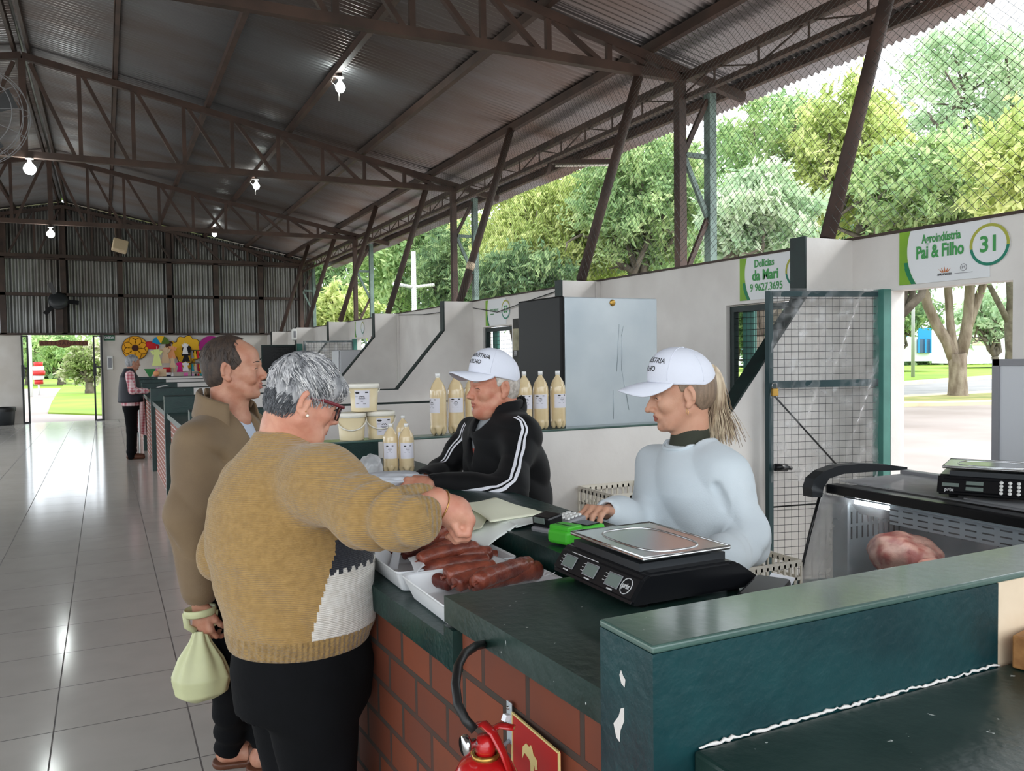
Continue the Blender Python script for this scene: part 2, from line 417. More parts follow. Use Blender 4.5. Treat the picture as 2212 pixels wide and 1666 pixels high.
# ------------------------------------------------------------------ end wall
struct('wall_back', G().b2((-6, 26, 0), (-1.985, 26.14, 2.42)).b2((-.11, 26, 0), (5.95, 26.14, 2.42)), 'white_low')
def endsheet():
    xs = []; x0, x1 = -5.2, 5.97; pit = .15; n = int((x1-x0)/pit*8); V = []; Fc = []
    for i in range(n+1):
        x = x0+(x1-x0)*i/n; y = 26.06+.03*math.cos(2*PI*x/pit)
        V += [(x, y, 2.40), (x, y, roofz(x)+.1)]
    for i in range(n): Fc.append((2*i, 2*i+1, 2*i+3, 2*i+2))
    me = bpy.data.meshes.new('wall_back_cladding'); me.from_pydata(V, [], Fc); me.polygons.foreach_set('use_smooth', [True]*len(Fc)); return me
struct('wall_back_cladding', endsheet(), 'wall_sheet')
g = G()
for x in (-2.4, -.96, .46, 1.74, 3.02, 4.3, 5.5): g.b2((x-.07, 25.9, 2.42), (x+.07, 26.03, min(roofz(x), 9)))
for z, h in ((2.42, .06), (3.5, .08), (4.5, .09)): g.b2((-5, 25.9, z-h/2), (5.6, 26.02, z+h/2))
struct('trim_5', g, 'steel_dark')
# ------------------------------------------------------------------ side wall with door openings
DOORS = [(2.87, 3.65), (5.20-.86, 5.20), (9.08, 9.94), (15.25, 16.1), (21.7, 22.5)]
g = G(); y = -3.5
for a, b in DOORS:
    g.b2((4.467, y, 0), (4.587, a, 2.39)); g.b2((4.467, a, 2.03), (4.587, b, 2.39)); y = b
g.b2((4.467, y, 0), (4.587, 26, 2.39)); struct('wall_right', g, 'white_paint')
g = G(); g.b2((4.455, -3.5, 2.385), (4.60, 26, 2.402)); struct('trim_6', g, 'steel_dark')
# ------------------------------------------------------------------ stall partitions
def fx(Y): return max(.672-.05*(Y-1.0), .60)
def partition(Y, label, gx=1.2, th=.12, end=None):
    e = fx(Y) if end is None else end
    t = thing('stall_partition', label, 'partition', (2.5, Y+th/2, 0), 'stall partitions')
    zl = 1.247
    prof = [(e+.01, 0), (e+.01, zl-.006), (3.39, zl-.006), (4.05, 2.0), (4.05, 2.386), (4.467, 2.386), (4.467, 0)]
    obj('panel', G().prism(prof, (0, Y, 0), (1, 0, 0), (0, 0, 1), (0, th, 0)), 'cream_paint' if Y < 2 else 'white_paint', t)
    g = G(); g.b2((e, Y-.004, 0), (gx, Y+th+.004, zl-.012)); obj('painted_end', g, 'green_paint_near' if Y < 2 else 'green_paint', t, 'dark green painted end')
    g = G()
    g.b2((e-.001, Y-.005, zl-.012), (3.40, Y+th+.005, zl), bev=.004, seg=3)
    obj('top_band', g, 'green_top' if Y < 5 else 'green_dark', t, 'green painted top')
    g = G()
    g.bar((3.39, Y+th/2, zl-.004), (4.046, Y+th/2, 2.0), th+.006, .012); g.b2((4.036, Y-.003, 1.995), (4.052, Y+th+.003, 2.392))
    obj('edge_band', g, 'green_dark', t, 'dark green edge band')
    return t
partition(.935, 'dark green low partition wall in the near foreground at lower right', gx=1.415, th=.128, end=.668)
plab = ['white stall partition carrying the tall bottles and white pails', 'white stall partition hidden mostly behind the metal fridge', 'white stall partition with sloping dark edge, just left of the sign numbered 33', 'white stall partition with sloping dark edge, behind the topmost pail', 'white stall partition behind the grey haired woman, fifth from the front', 'sixth white stall partition, small beside the balding man', 'last white stall partition, close to the end wall']
for i, Y in enumerate(DY): partition(Y, plab[i])
# chips of bare plaster on the near green end
o = obj('paint_chip', G().prism([(0, 0), (.008, .003), (.013, .014), (.009, .022), (.004, .016), (-.002, .012)], (.6675, 1.0, 1.165), (0, 1, 0), (0, 0, 1), (-.0006, 0, 0)), 'white_paint', label='upper white paint chip on the near green wall end', cat='paint chip', group='paint chips')
o = obj('paint_chip', G().prism([(0, 0), (.006, -.014), (.02, -.03), (.013, -.048), (.004, -.052), (.002, -.034), (-.008, -.016), (-.008, .004)], (.6675, 1.01, 1.13), (0, 1, 0), (0, 0, 1), (-.0006, 0, 0)), 'white_paint', label='longer lower white paint chip on the near green wall end', cat='paint chip', group='paint chips')
# rough white seam where the near wall meets the counter of the next stall
g = G(); pts = []
for i in range(90):
    u = i/89; pts.append((.745+u*.67, .928+random.uniform(-.001, .001), 1.089+random.uniform(-.0015, .003)))
g.tube(pts, [random.uniform(.0012, .0034) for _ in pts], 6)
obj('cement_seam', g, 'white_paint', label='crumbly white cement seam along the foot of the near green wall', cat='seam')
# counter of the neighbouring stall (lower right corner)
t = thing('market_counter', 'dark green counter top of the neighbouring stall at the lower right corner', 'counter', (1.3, .2, 0), 'stall counters')
obj('counter_top', G().b2((.735, -1.2, 1.03), (1.9, .929, 1.087), bev=.006), 'green_worn', t)
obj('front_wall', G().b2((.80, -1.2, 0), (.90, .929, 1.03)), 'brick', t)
# ------------------------------------------------------------------ counter of the stall in front
def pf(Y0, Y1, dx=0.): return [(fx(Y0)+dx, Y0), (fx(Y1)+dx, Y1)]
t = thing('market_counter', 'long stepped green counter on an orange brick base where the sausages lie', 'counter', (.9, 2.4, 0), 'stall counters')
YS, YE, YM = 1.064, 3.949, 1.648
P = pf(YS, 2.44, .018)+[(.618, YE), (.74, YE), (.79, YS)]
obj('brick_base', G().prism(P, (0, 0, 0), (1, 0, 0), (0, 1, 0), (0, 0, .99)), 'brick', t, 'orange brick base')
P = pf(YS, YM)+[(1.32, YM), (1.32, YS)]
obj('counter_top', G().prism(P, (0, 0, 1.082), (1, 0, 0), (0, 1, 0), (0, 0, .056)), 'green_worn', t, 'higher worn green counter top')
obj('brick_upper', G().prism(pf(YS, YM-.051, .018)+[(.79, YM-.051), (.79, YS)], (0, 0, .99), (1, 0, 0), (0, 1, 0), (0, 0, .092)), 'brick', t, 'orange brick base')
obj('end_block', G().b2((fx(YM)-.001, YM-.05, .985), (1.02, YM+.002, 1.075)), 'green_paint', t)
P = pf(YM, 2.44)+[(.60, YE), (1.06, YE), (1.06, YM)]
obj('display_shelf', G().prism(P, (0, 0, .985), (1, 0, 0), (0, 1, 0), (0, 0, .065)), 'green_paint', t, 'lower green display shelf')
P = [(1.01, YM), (1.01, YE), (1.32, YE), (1.32, YM)]
obj('back_ledge', G().prism(P, (0, 0, .99), (1, 0, 0), (0, 1, 0), (0, 0, .165)), 'green_paint', t, 'raised green ledge behind the trays')
obj('inner_wall', G().b2((1.2, YS, 0), (1.3, YE, .99)), 'white_low', t)
# ------------------------------------------------------------------ trees and street
def leafmat(name, c1, c2, c3):
    m = bpy.data.materials.new(name); m.use_nodes = True; N = NT(m)
    for n in list(N.n):
        if n.type == 'BSDF_PRINCIPLED': N.n.remove(n)
    out = N.n['Material Output']
    ge = N.new('ShaderNodeNewGeometry'); tc = N.new('ShaderNodeTexCoord')
    ns = N.new('ShaderNodeTexNoise'); ns.inputs['Scale'].default_value = .55; ns.inputs['Detail'].default_value = 3
    N.link(tc.outputs['Object'], ns.inputs['Vector'])
    ad = N.new('ShaderNodeMath', operation='MULTIPLY_ADD'); ad.inputs[1].default_value = .45; N.link(ge.outputs['Random Per Island'], ad.inputs[0]); N.link(ns.outputs['Fac'], ad.inputs[2])
    rp = N.new('ShaderNodeValToRGB'); e = rp.color_ramp.elements
    e[0].position = .5; e[0].color = c1; e[1].position = .95; e[1].color = c3
    x = e.new(.72); x.color = c2
    N.link(ad.outputs[0], rp.inputs['Fac'])
    d = N.new('ShaderNodeBsdfDiffuse'); tr = N.new('ShaderNodeBsdfTranslucent'); mx = N.new('ShaderNodeMixShader'); mx.inputs[0].default_value = .45
    N.link(rp.outputs['Color'], d.inputs['Color']); N.link(rp.outputs['Color'], tr.inputs['Color'])
    N.link(d.outputs[0], mx.inputs[1]); N.link(tr.outputs[0], mx.inputs[2]); N.link(mx.outputs[0], out.inputs['Surface'])
    MATS[name] = m
leafmat('leaf_yellow', srgb(168, 186, 118), srgb(202, 214, 142), srgb(224, 228, 164))
leafmat('leaf_mid', srgb(142, 172, 124), srgb(174, 200, 144), srgb(202, 216, 162))
leafmat('leaf_pale', srgb(168, 196, 160), srgb(194, 214, 180), srgb(214, 226, 198))
leafmat('leaf_dark', srgb(104, 134, 100), srgb(134, 162, 118), srgb(166, 188, 136))
leafmat('leaf_blossom', srgb(130, 150, 90), srgb(180, 190, 140), srgb(236, 226, 220))
mat('bark', srgb(112, 98, 84), .9, col2=srgb(158, 146, 130), vscale=5, vdet=8, bump=.02, bscale=9, vstretch=(1, 1, .3))
mat('bark_dark', srgb(84, 76, 66), .9, col2=srgb(112, 104, 92), vscale=4, bump=.02, bscale=9)
def leaves(C, R, n, size, rng, ncl, droop=.5, hollow=.35):
    """leaf cards gathered in feathery sprays inside an ellipsoid"""
    u = rng.normal(size=(ncl, 3)); u /= np.linalg.norm(u, axis=1)[:, None]
    rad = hollow+(1-hollow)*rng.random(ncl)**.6
    cl = u*rad[:, None]*np.array(R)
    per = n//ncl; ci = np.repeat(np.arange(ncl), per); N = len(ci)
    sd = rng.normal(size=(ncl, 3)); sd[:, 2] -= droop; sd /= np.linalg.norm(sd, axis=1)[:, None]
    spread = .11*np.mean(R)+.12
    p = cl[ci]+sd[ci]*(rng.random(N)[:, None]*spread*2.4)+rng.normal(size=(N, 3))*spread*.42
    a = rng.normal(size=(N, 3))*.8+sd[ci]; a /= np.linalg.norm(a, axis=1)[:, None]
    b = rng.normal(size=(N, 3)); b -= a*(a*b).sum(1)[:, None]; b /= np.linalg.norm(b, axis=1)[:, None]
    s = size*(.6+.8*rng.random(N))[:, None]
    p = p+np.array(C)
    V = np.stack([p-a*s, p+b*s*.36-a*s*.1, p+a*s, p-b*s*.36-a*s*.1], 1).reshape(-1, 3)
    return V, N
def leafmesh(V, N):
    me = bpy.data.meshes.new('foliage'); me.vertices.add(len(V)); me.vertices.foreach_set('co', V.astype(np.float32).ravel())
    me.loops.add(4*N); me.loops.foreach_set('vertex_index', np.arange(4*N, dtype=np.int32))
    me.polygons.add(N); me.polygons.foreach_set('loop_start', np.arange(0, 4*N, 4, dtype=np.int32))
    me.update(calc_edges=True); me.validate(); return me
def limb(g, a, b, r0, r1, rng, k=6, wob=.08):
    a, b = np.array(a, float), np.array(b, float); L = np.linalg.norm(b-a); P = []
    for i in range(k+1):
        t = i/k; P.append(a+(b-a)*t+(rng.normal(size=3)*wob*L*math.sin(PI*t)*.5 if 0 < i < k else 0))
    g.tube(P, [r0+(r1-r0)*i/k for i in range(k+1)], 9); return P
def tree(label, px, py, D, rpx, rpy, n, m, seed, base=None, trunk_r=.2, bark='bark_dark', size=.11, ncl=None, limbs=8, hollow=.3, depth=None, fork=.55, bare=None):
    rng = np.random.default_rng(seed)
    C = at(px, py, D=D); R = (rpx*D/F, (depth or rpx*D/F*.8), rpy*D/F)
    b = np.array([C[0], C[1], -.05]) if base is None else np.array([base[0], base[1], -.05])
    t = thing('tree', label, 'tree', b, 'trees outside')
    g = G(); F0 = b+(np.array([C[0], C[1], C[2]-R[2]])-b)*fork
    if F0[2] < .6: F0[2] = .6
    limb(g, b, F0, trunk_r*1.25, trunk_r*.9, rng, wob=.05)
    ends = []
    for i in range(limbs):
        u = rng.normal(size=3); u[2] = abs(u[2]); u /= np.linalg.norm(u)
        e = C+u*np.array(R)*(.55+.3*rng.random()); P = limb(g, F0, e, trunk_r*.62, trunk_r*.1, rng, 7, .14); ends.append(P)
        for q in (3, 5):
            e2 = P[q]+(rng.normal(size=3)*np.array(R)*.35); limb(g, P[q], e2, trunk_r*.25, trunk_r*.06, rng, 4, .12)
    obj('trunk', g, bark, t)
    if n:
        V, N = leaves(C, R, n, size, rng, ncl or max(30, n//70), hollow=hollow)
        obj('foliage', leafmesh(V, N), m, t)
    return t
TR = [
 ('dark leafy tree beyond the end of the side opening, next to the end wall', 735, 610, 40, 150, 130, 12000, 'leaf_dark', 1, .2),
 ('young yellow green bush at the far left of the side opening, below the dark tree', 745, 668, 30, 70, 45, 5000, 'leaf_yellow', 2, .12),
 ('green tree behind the white lamp post', 900, 560, 36, 150, 150, 15000, 'leaf_mid', 3, .22),
 ('dark tree standing behind the second lattice column', 1010, 590, 33, 110, 110, 9000, 'leaf_dark', 4, .2),
 ('large yellow green tree with a rounded crown in the middle of the side opening', 1200, 500, 26, 190, 140, 20000, 'leaf_yellow', 5, .26),
 ('green tree behind the second slanted pipe', 1390, 420, 24, 150, 150, 16000, 'leaf_mid', 6, .24),
 ('low dark shrub showing above the wall between the second and third slanted pipes', 1120, 600, 24, 150, 55, 6000, 'leaf_dark', 7, .1),
 ('pale green feathery tree just right of the nearest lattice column', 1640, 470, 19, 130, 95, 12000, 'leaf_pale', 8, .16),
 ('tall loose tree with open branches above the pale feathery tree', 1680, 330, 27, 170, 120, 7500, 'leaf_mid', 9, .22),
 ('yellow green tree seen left of the nearest slanted pipe', 1850, 330, 24, 130, 150, 12500, 'leaf_yellow', 10, .22),
 ('mid green tree filling the view right of the nearest slanted pipe', 2030, 400, 22, 190, 110, 15000, 'leaf_mid', 11, .2),
 ('tall sparse tree with dark branches against the white sky at upper right', 2110, 190, 27, 170, 150, 6500, 'leaf_pale', 12, .26),
 ('bright tree at the right edge above the sign numbered 31', 2230, 350, 18, 140, 120, 8000, 'leaf_yellow', 13, .18),
 ('grey green tree beyond the road, at the left of the doorway beside the blue building', 1945, 665, 57, 95, 55, 7000, 'leaf_dark', 14, .2),
 ('pale tree beyond the road, at the right of the doorway', 2140, 680, 48, 90, 50, 6500, 'leaf_pale', 15, .2),
 ('dense tree in the middle distance seen through the mesh door of the phone numbered stall', 1620, 700, 44, 110, 60, 7000, 'leaf_dark', 16, .2),
 ('broad dark tree closing the view behind the yellow green crown', 1310, 560, 44, 330, 120, 15000, 'leaf_dark', 17, .3),
 ('broad green tree closing the view behind the nearest lattice column', 1560, 480, 40, 240, 130, 13000, 'leaf_mid', 18, .3),
 ('broad green tree in the distance behind the nearest slanted pipe', 1880, 500, 40, 220, 110, 13000, 'leaf_dark', 19, .3),
]
for lb, px, py, D, rx, rz, n, m, sd, tr in TR:
    tree(lb, px, py, D, rx, rz, n, m, sd, base={11: at(1835, 830, D=22), 12: at(2330, 830, D=27), 13: at(2420, 830, D=18), 10: at(1800, 830, D=24), 14: at(1938, 810, D=57), 15: at(2160, 810, D=48)}.get(sd), trunk_r=tr, size=.085+.0018*D, hollow=.15 if m == 'leaf_mid' and n < 8000 else .25)
# the big trunk framed by the doorway
bx, by = float(at(2070, 860, z=0)[0]), float(at(2070, 860, z=0)[1])
rng = np.random.default_rng(40)
t = thing('tree', 'thick pale trunk splitting into limbs, framed by the doorway under the sign numbered 31', 'tree', (bx, by, 0), 'trees outside')
g = G(); D0 = 28.7
def tp(px, py): return at(px, py, D=D0)
g.tube([tp(2070, 866), tp(2069, 850), tp(2069, 820), tp(2069, 790), tp(2066, 765)], [.42, .33, .29, .29, .31], 14)
g.tube([tp(2060, 775), tp(2047, 740), tp(2022, 700), tp(2004, 660), tp(1994, 615), tp(1975, 540)], [.20, .19, .17, .16, .15, .12], 10)
g.tube([tp(2064, 775), tp(2056, 730), tp(2052, 690), tp(2049, 640), tp(2042, 560)], [.17, .15, .13, .13, .1], 10)
g.tube([tp(2072, 775), tp(2086, 725), tp(2092, 680), tp(2095, 620), tp(2100, 540)], [.22, .2, .17, .16, .12], 10)
g.tube([tp(2088, 715), tp(2103, 670), tp(2122, 620), tp(2150, 540)], [.16, .15, .13, .1], 10)
obj('trunk', g, 'bark', t)
V, N = leaves(tp(2060, 520), (3.2, 2.6, 1.2), 7000, .12, rng, 100); obj('foliage', leafmesh(V, N), 'leaf_mid', t)
t = thing('tree', 'slim forked trunk at the right side of the doorway', 'tree', at(2178, 845, z=0), 'trees outside')
g = G(); D0 = 33
g.tube([tp(2180, 845), tp(2184, 760), tp(2180, 705), tp(2184, 650), tp(2176, 560)], [.22, .2, .18, .15, .1], 9); g.tube([tp(2181, 700), tp(2160, 660), tp(2138, 618), tp(2120, 560)], [.14, .12, .1, .07], 8)
obj('trunk', g, 'bark_dark', t)
V, N = leaves(tp(2170, 540), (3, 2.4, 1.3), 4000, .13, rng, 60); obj('foliage', leafmesh(V, N), 'leaf_pale', t)
# trees beyond the end doorway
tree('pale blossoming tree on the lawn beyond the end doorway', 192, 780, 42, 48, 42, 5000, 'leaf_blossom', 31, trunk_r=.2, size=.13)
tree('dense green tree behind the blossoming tree beyond the end doorway', 130, 745, 60, 110, 45, 6000, 'leaf_mid', 32, trunk_r=.25, size=.2)
tree('green tree at the left of the end doorway behind the pole', 60, 760, 62, 60, 40, 4000, 'leaf_dark', 33, trunk_r=.25, size=.2)
# street furniture
mat('pole_white', srgb(226, 230, 228), .5); mat('pole_grey', srgb(168, 170, 168), .5)
mat('red_paint', srgb(190, 40, 38), .5); mat('bld_white', srgb(226, 230, 232), .7); mat('bld_blue', srgb(30, 140, 200), .5); mat('bld_glass', srgb(70, 100, 130), .2)
t = thing('lamp_post', 'white street lamp post with two arms seen between the slanted pipes', 'lamp post', at(897, 790, D=29))
b = at(897, 790, D=29); b[2] = 0; tpz = at(893, 545, D=29)
obj('post', G().tube([b, (b[0], b[1], tpz[2])], [.11, .08], 10), 'pole_white', t)
z = at(897, 618, D=29)[2]
obj('arm', G().tube([(b[0]-.75, b[1], z+.05), (b[0], b[1], z-.05), (b[0]+.75, b[1], z+.05)], .06, 8), 'pole_white', t)
b = at(1972, 815, z=0); zt = at(1972, 560, D=44)[2]
obj('street_pole', G().tube([b, (b[0], b[1], zt)], [.11, .09], 8), 'pole_grey', label='slim grey pole on the grass beyond the road', cat='pole')
b = at(66, 815, D=40); b[2] = 0
obj('street_pole', G().tube([b, (b[0], b[1], at(66, 700, D=40)[2])], .09, 8), 'pole_white', label='white pole beyond the end doorway', cat='pole')
t = thing('traffic_marker', 'red and white striped marker beyond the end doorway', 'road marker', at(84, 830, D=42))
zb, zt = at(84, 830, D=42)[2], at(84, 782, D=42)[2]; p = at(84, 830, D=42)
obj('post', G().tube([(p[0], p[1], 0), (p[0], p[1], zb+.3)], .05, 8), 'pole_white', t)
for k in range(5):
    za, zc = zb+(zt-zb)*k/5, zb+(zt-zb)*(k+1)/5; r0 = .30*(1-abs(k-2)*.16)
    obj('band', G().tube([(p[0], p[1], za), (p[0], p[1], zc)], r0, 12), 'red_paint' if k % 2 == 0 else 'pole_white', t)
# shop building across the road
def bq(px0, py0, px1, py1, D):
    a = at(px0, py0, D=D); b = at(px1, py1, D=D); return a, b
t = thing('shop_building', 'white and blue low building across the road', 'building', at(1965, 790, D=66))
U = _n(np.array([CM[0][0], CM[1][0], 0.])); Wd = np.array([-U[1], U[0], 0])
def bpanel(px0, px1, y0, y1, D, m, nm, th=.3):
    a = at(px0, y1, D=D); b = at(px1, y0, D=D); L = np.dot(b-a, U); z0, z1 = a[2], b[2]
    g = G(); g.prism([(0, 0), (L, 0), (L, z1-z0), (0, z1-z0)], (a[0], a[1], z0), U, (0, 0, 1), Wd*th); return obj(nm, g, m, t)
bpanel(1800, 2030, 694, 783, 66, 'bld_white', 'wall', 6)
bpanel(1949, 1960, 712, 728, 65.8, 'bld_blue', 'sign_panel')
bpanel(1984, 2012, 708, 733, 65.8, 'bld_blue', 'awning', .5)
bpanel(1984, 2012, 733, 763, 65.7, 'bld_glass', 'shop_window')
for x in (1984, 1999, 2010): bpanel(x, x+2, 733, 763, 65.5, 'bld_blue', 'door_frame', .1)
t = thing('shop_building', 'long white low building far behind the right hand trees', 'building', at(2130, 790, D=75))
bpanel(2085, 2300, 722, 786, 75, 'bld_white', 'wall', 6); bpanel(2100, 2150, 730, 745, 74.8, 'cream_paint', 'band')
t = thing('shop_building', 'pale building on the horizon left of the blue one', 'building', at(1700, 790, D=80))
bpanel(1560, 1780, 725, 790, 80, 'bld_white', 'wall', 6); bpanel(1600, 1740, 742, 760, 79.8, 'bld_glass', 'shop_window')
# hedge line far off so the ground has an end
for i, (a, b, D) in enumerate(((1500, 1900, 97), (1900, 2400, 97), (-40, 240, 85))):
    g = None; rngh = np.random.default_rng(60+i); n = 5000
    P0 = at(a, 770, D=D); P1 = at(b, 770, D=D)
    tt = rngh.random(n)[:, None]; p = P0+(P1-P0)*tt; p[:, 2] = rngh.random(n)*3.2; p += rngh.normal(size=(n, 3))*np.array([.8, .8, .1])
    aa = rngh.normal(size=(n, 3)); aa /= np.linalg.norm(aa, axis=1)[:, None]; bb = rngh.normal(size=(n, 3)); bb -= aa*(aa*bb).sum(1)[:, None]; bb /= np.linalg.norm(bb, axis=1)[:, None]
    s = .45
    V = np.stack([p-aa*s, p+bb*s*.6, p+aa*s, p-bb*s*.6], 1).reshape(-1, 3)
    o = obj('hedge', leafmesh(V, n), 'leaf_dark', kind='stuff'); o['category'] = 'hedge'
    o['label'] = ['dark hedge on the horizon behind the pale building', 'dark hedge on the horizon seen through the right hand doorway', 'hedge on the horizon beyond the end doorway'][i]
# ------------------------------------------------------------------ chain link netting above the side wall
mat('wire', srgb(70, 72, 68), .5, metal=.4)
def net(Y0, Y1, label):
    V = []; Fc = []; a0 = np.array([4.235, 0, 2.40]); up = np.array([5.04-4.235, 0, 4.70-2.40]); Hh = np.linalg.norm(up); up = up/Hh
    pit = .074; r = .0017; e = np.array([0, 1., 0]); nn = np.cross(e, up)
    def seg(p, q):
        d = _n(q-p); s1 = np.cross(d, nn); o = len(V)
        for c in (p, q):
            for an in (0, 2.094, 4.189): V.append(c+s1*r*math.cos(an)+nn*r*math.sin(an))
        for j in range(3): Fc.append((o+j, o+(j+1) % 3, o+3+(j+1) % 3, o+3+j))
    Lh = Y1-Y0; k = -int(Hh/pit)-1
    while k*pit < Lh:
        s = k*pit
        y0, h0 = (s, 0.) if s >= 0 else (0., -s)
        y1, h1 = (s+Hh, Hh) if s+Hh <= Lh else (Lh, Lh-s)
        if h1 > h0:
            seg(a0+e*(Y0+y0)+up*h0, a0+e*(Y0+y1)+up*h1); seg(a0+e*(Y1-y0)+up*h0, a0+e*(Y1-y1)+up*h1)
        k += 1
    me = bpy.data.meshes.new('wire_net'); me.from_pydata([tuple(v) for v in V], [], Fc); me.update()
    obj('chain_link_net', me, 'wire', label=label, cat='wire netting', group='chain link nets')
net(.85, 3.96, 'chain link netting above the wall over the sign numbered 31'); net(4.06, 7.11, 'chain link netting between the nearest and the second slanted pipes'); net(7.21, 10.26, 'chain link netting between the second and the third slanted pipes'); net(10.36, 13.41, 'chain link netting between the third and the fourth slanted pipes')
# ------------------------------------------------------------------ stall goods
mat('plastic_black', srgb(18, 19, 22), .28); mat('plastic_dark', srgb(44, 47, 50), .4); mat('plastic_white', srgb(232, 232, 228), .4)
mat('steel_plate', srgb(205, 207, 208), .22, metal=1., bump=.0002, bscale=30); mat('lcd', srgb(112, 124, 118), .2); mat('print_white', srgb(205, 205, 205), .5); mat('print_black', srgb(24, 24, 26), .6)
mat('chrome', srgb(200, 200, 200), .15, metal=1.)
mat('milk', srgb(226, 205, 164), .16, col2=srgb(220, 196, 152), vscale=18, coat=.6, sss=.0); mat('pet_clear', srgb(226, 222, 208), .08, coat=.8); mat('cap_white', srgb(236, 236, 234), .4)
mat('label_paper', srgb(222, 220, 228), .6); mat('pail', srgb(230, 215, 178), .35, col2=srgb(226, 208, 168), vscale=3); mat('pail_lid', srgb(238, 234, 222), .4)
mat('tray', srgb(226, 228, 230), .35); mat('sausage', srgb(142, 72, 52), .40, col2=srgb(98, 40, 28), vscale=26, vstretch=(1, 1, 1), bump=.0022, bscale=110, coat=.25)
mat('sausage_dark', srgb(118, 48, 36), .4, col2=srgb(84, 32, 26), vscale=26, bump=.0025, bscale=120, coat=.2)
mat('paper_cream', srgb(242, 243, 218), .75, bump=.0012, bscale=30); mat('paper_grey', srgb(230, 234, 230), .4, bump=.001, bscale=20)
mat('tag', srgb(226, 228, 232), .45); mat('card_green', srgb(72, 184, 50), .4); mat('red_ext', srgb(176, 22, 24), .25, coat=.5); mat('red_sign', srgb(168, 20, 20), .4); mat('cream_sign', srgb(214, 196, 132), .5); mat('rubber', srgb(20, 20, 20), .45)
mat('galv', srgb(196, 204, 208), .5, metal=.55, col2=srgb(178, 188, 194), vscale=2.5, bump=.002, bscale=4); mat('fridge_black', srgb(11, 11, 12), .45, spec=.2); mat('gasket', srgb(60, 66, 68), .6)
mat('grey_frame', srgb(140, 140, 144), .5); mat('board', srgb(206, 208, 212), .4); mat('shelf_metal', srgb(150, 160, 166), .4, metal=.3); mat('case_lamp', (1, 1, 1, 1), .4, emis=(.9, .97, 1, 1), estr=7.); mat('meat', srgb(168, 126, 112), .5, col2=srgb(128, 56, 46), vscale=14, vramp=(.42, .6), bump=.004, bscale=40); mat('meat_fat', srgb(206, 176, 160), .45, col2=srgb(178, 120, 104), vscale=10)
mat('crate', srgb(226, 220, 206), .5); mat('brass', srgb(176, 140, 72), .35, metal=.9); mat('gate_paint', srgb(30, 58, 62), .45); mat('hinge_green', srgb(66, 124, 112), .5, col2=srgb(54, 108, 98), vscale=6)
mat('sign_white', srgb(226, 228, 230), .45); mat('sign_lime', srgb(134, 180, 36), .5, col2=srgb(112, 160, 34), vscale=3); mat('sign_dgreen', srgb(0, 120, 76), .5); mat('sign_text', srgb(58, 150, 74), .5); mat('sign_olive', srgb(168, 170, 60), .5); mat('sign_teal', srgb(0, 122, 96), .5); mat('orange', srgb(196, 110, 50), .5)
def film(name, base, streak, rough=.12):
    m = bpy.data.materials.new(name); m.use_nodes = True; N = NT(m)
    for n in list(N.n):
        if n.type == 'BSDF_PRINCIPLED': N.n.remove(n)
    out = N.n['Material Output']; tr = N.new('ShaderNodeBsdfTransparent'); gl = N.new('ShaderNodeBsdfGlossy'); gl.inputs['Roughness'].default_value = rough
    df = N.new('ShaderNodeBsdfTranslucent'); df2 = N.new('ShaderNodeBsdfDiffuse')
    for q in (df, df2): q.inputs['Color'].default_value = (.94, .95, .97, 1)
    m0 = N.new('ShaderNodeMixShader'); N.link(df.outputs[0], m0.inputs[1]); N.link(df2.outputs[0], m0.inputs[2])
    m1 = N.new('ShaderNodeMixShader'); m1.inputs[0].default_value = .14; N.link(m0.outputs[0], m1.inputs[1]); N.link(gl.outputs[0], m1.inputs[2])
    tc = N.new('ShaderNodeTexCoord'); ns = N.new('ShaderNodeTexNoise'); ns.inputs['Scale'].default_value = 9; ns.inputs['Detail'].default_value = 6
    N.link(tc.outputs['Object'], ns.inputs['Vector'])
    mr = N.new('ShaderNodeMapRange'); mr.inputs['From Min'].default_value = .45; mr.inputs['From Max'].default_value = .75; mr.inputs['To Min'].default_value = base; mr.inputs['To Max'].default_value = streak
    N.link(ns.outputs['Fac'], mr.inputs['Value']); fr = N.new('ShaderNodeFresnel'); fr.inputs['IOR'].default_value = 1.3
    ad = N.new('ShaderNodeMath', operation='ADD'); ad.use_clamp = True; N.link(mr.outputs['Result'], ad.inputs[0]); N.link(fr.outputs[0], ad.inputs[1])
    m2 = N.new('ShaderNodeMixShader'); N.link(ad.outputs[0], m2.inputs[0]); N.link(tr.outputs[0], m2.inputs[1]); N.link(m1.outputs[0], m2.inputs[2]); N.link(m2.outputs[0], out.inputs['Surface'])
    MATS[name] = m
film('clear_film', .05, .40); film('case_glass', .03, .16, .05); film('lid_glass', .22, .35, .06); film('bag_film', .45, .75)
UY, VZ = (0, -1, 0), (0, 0, 1)
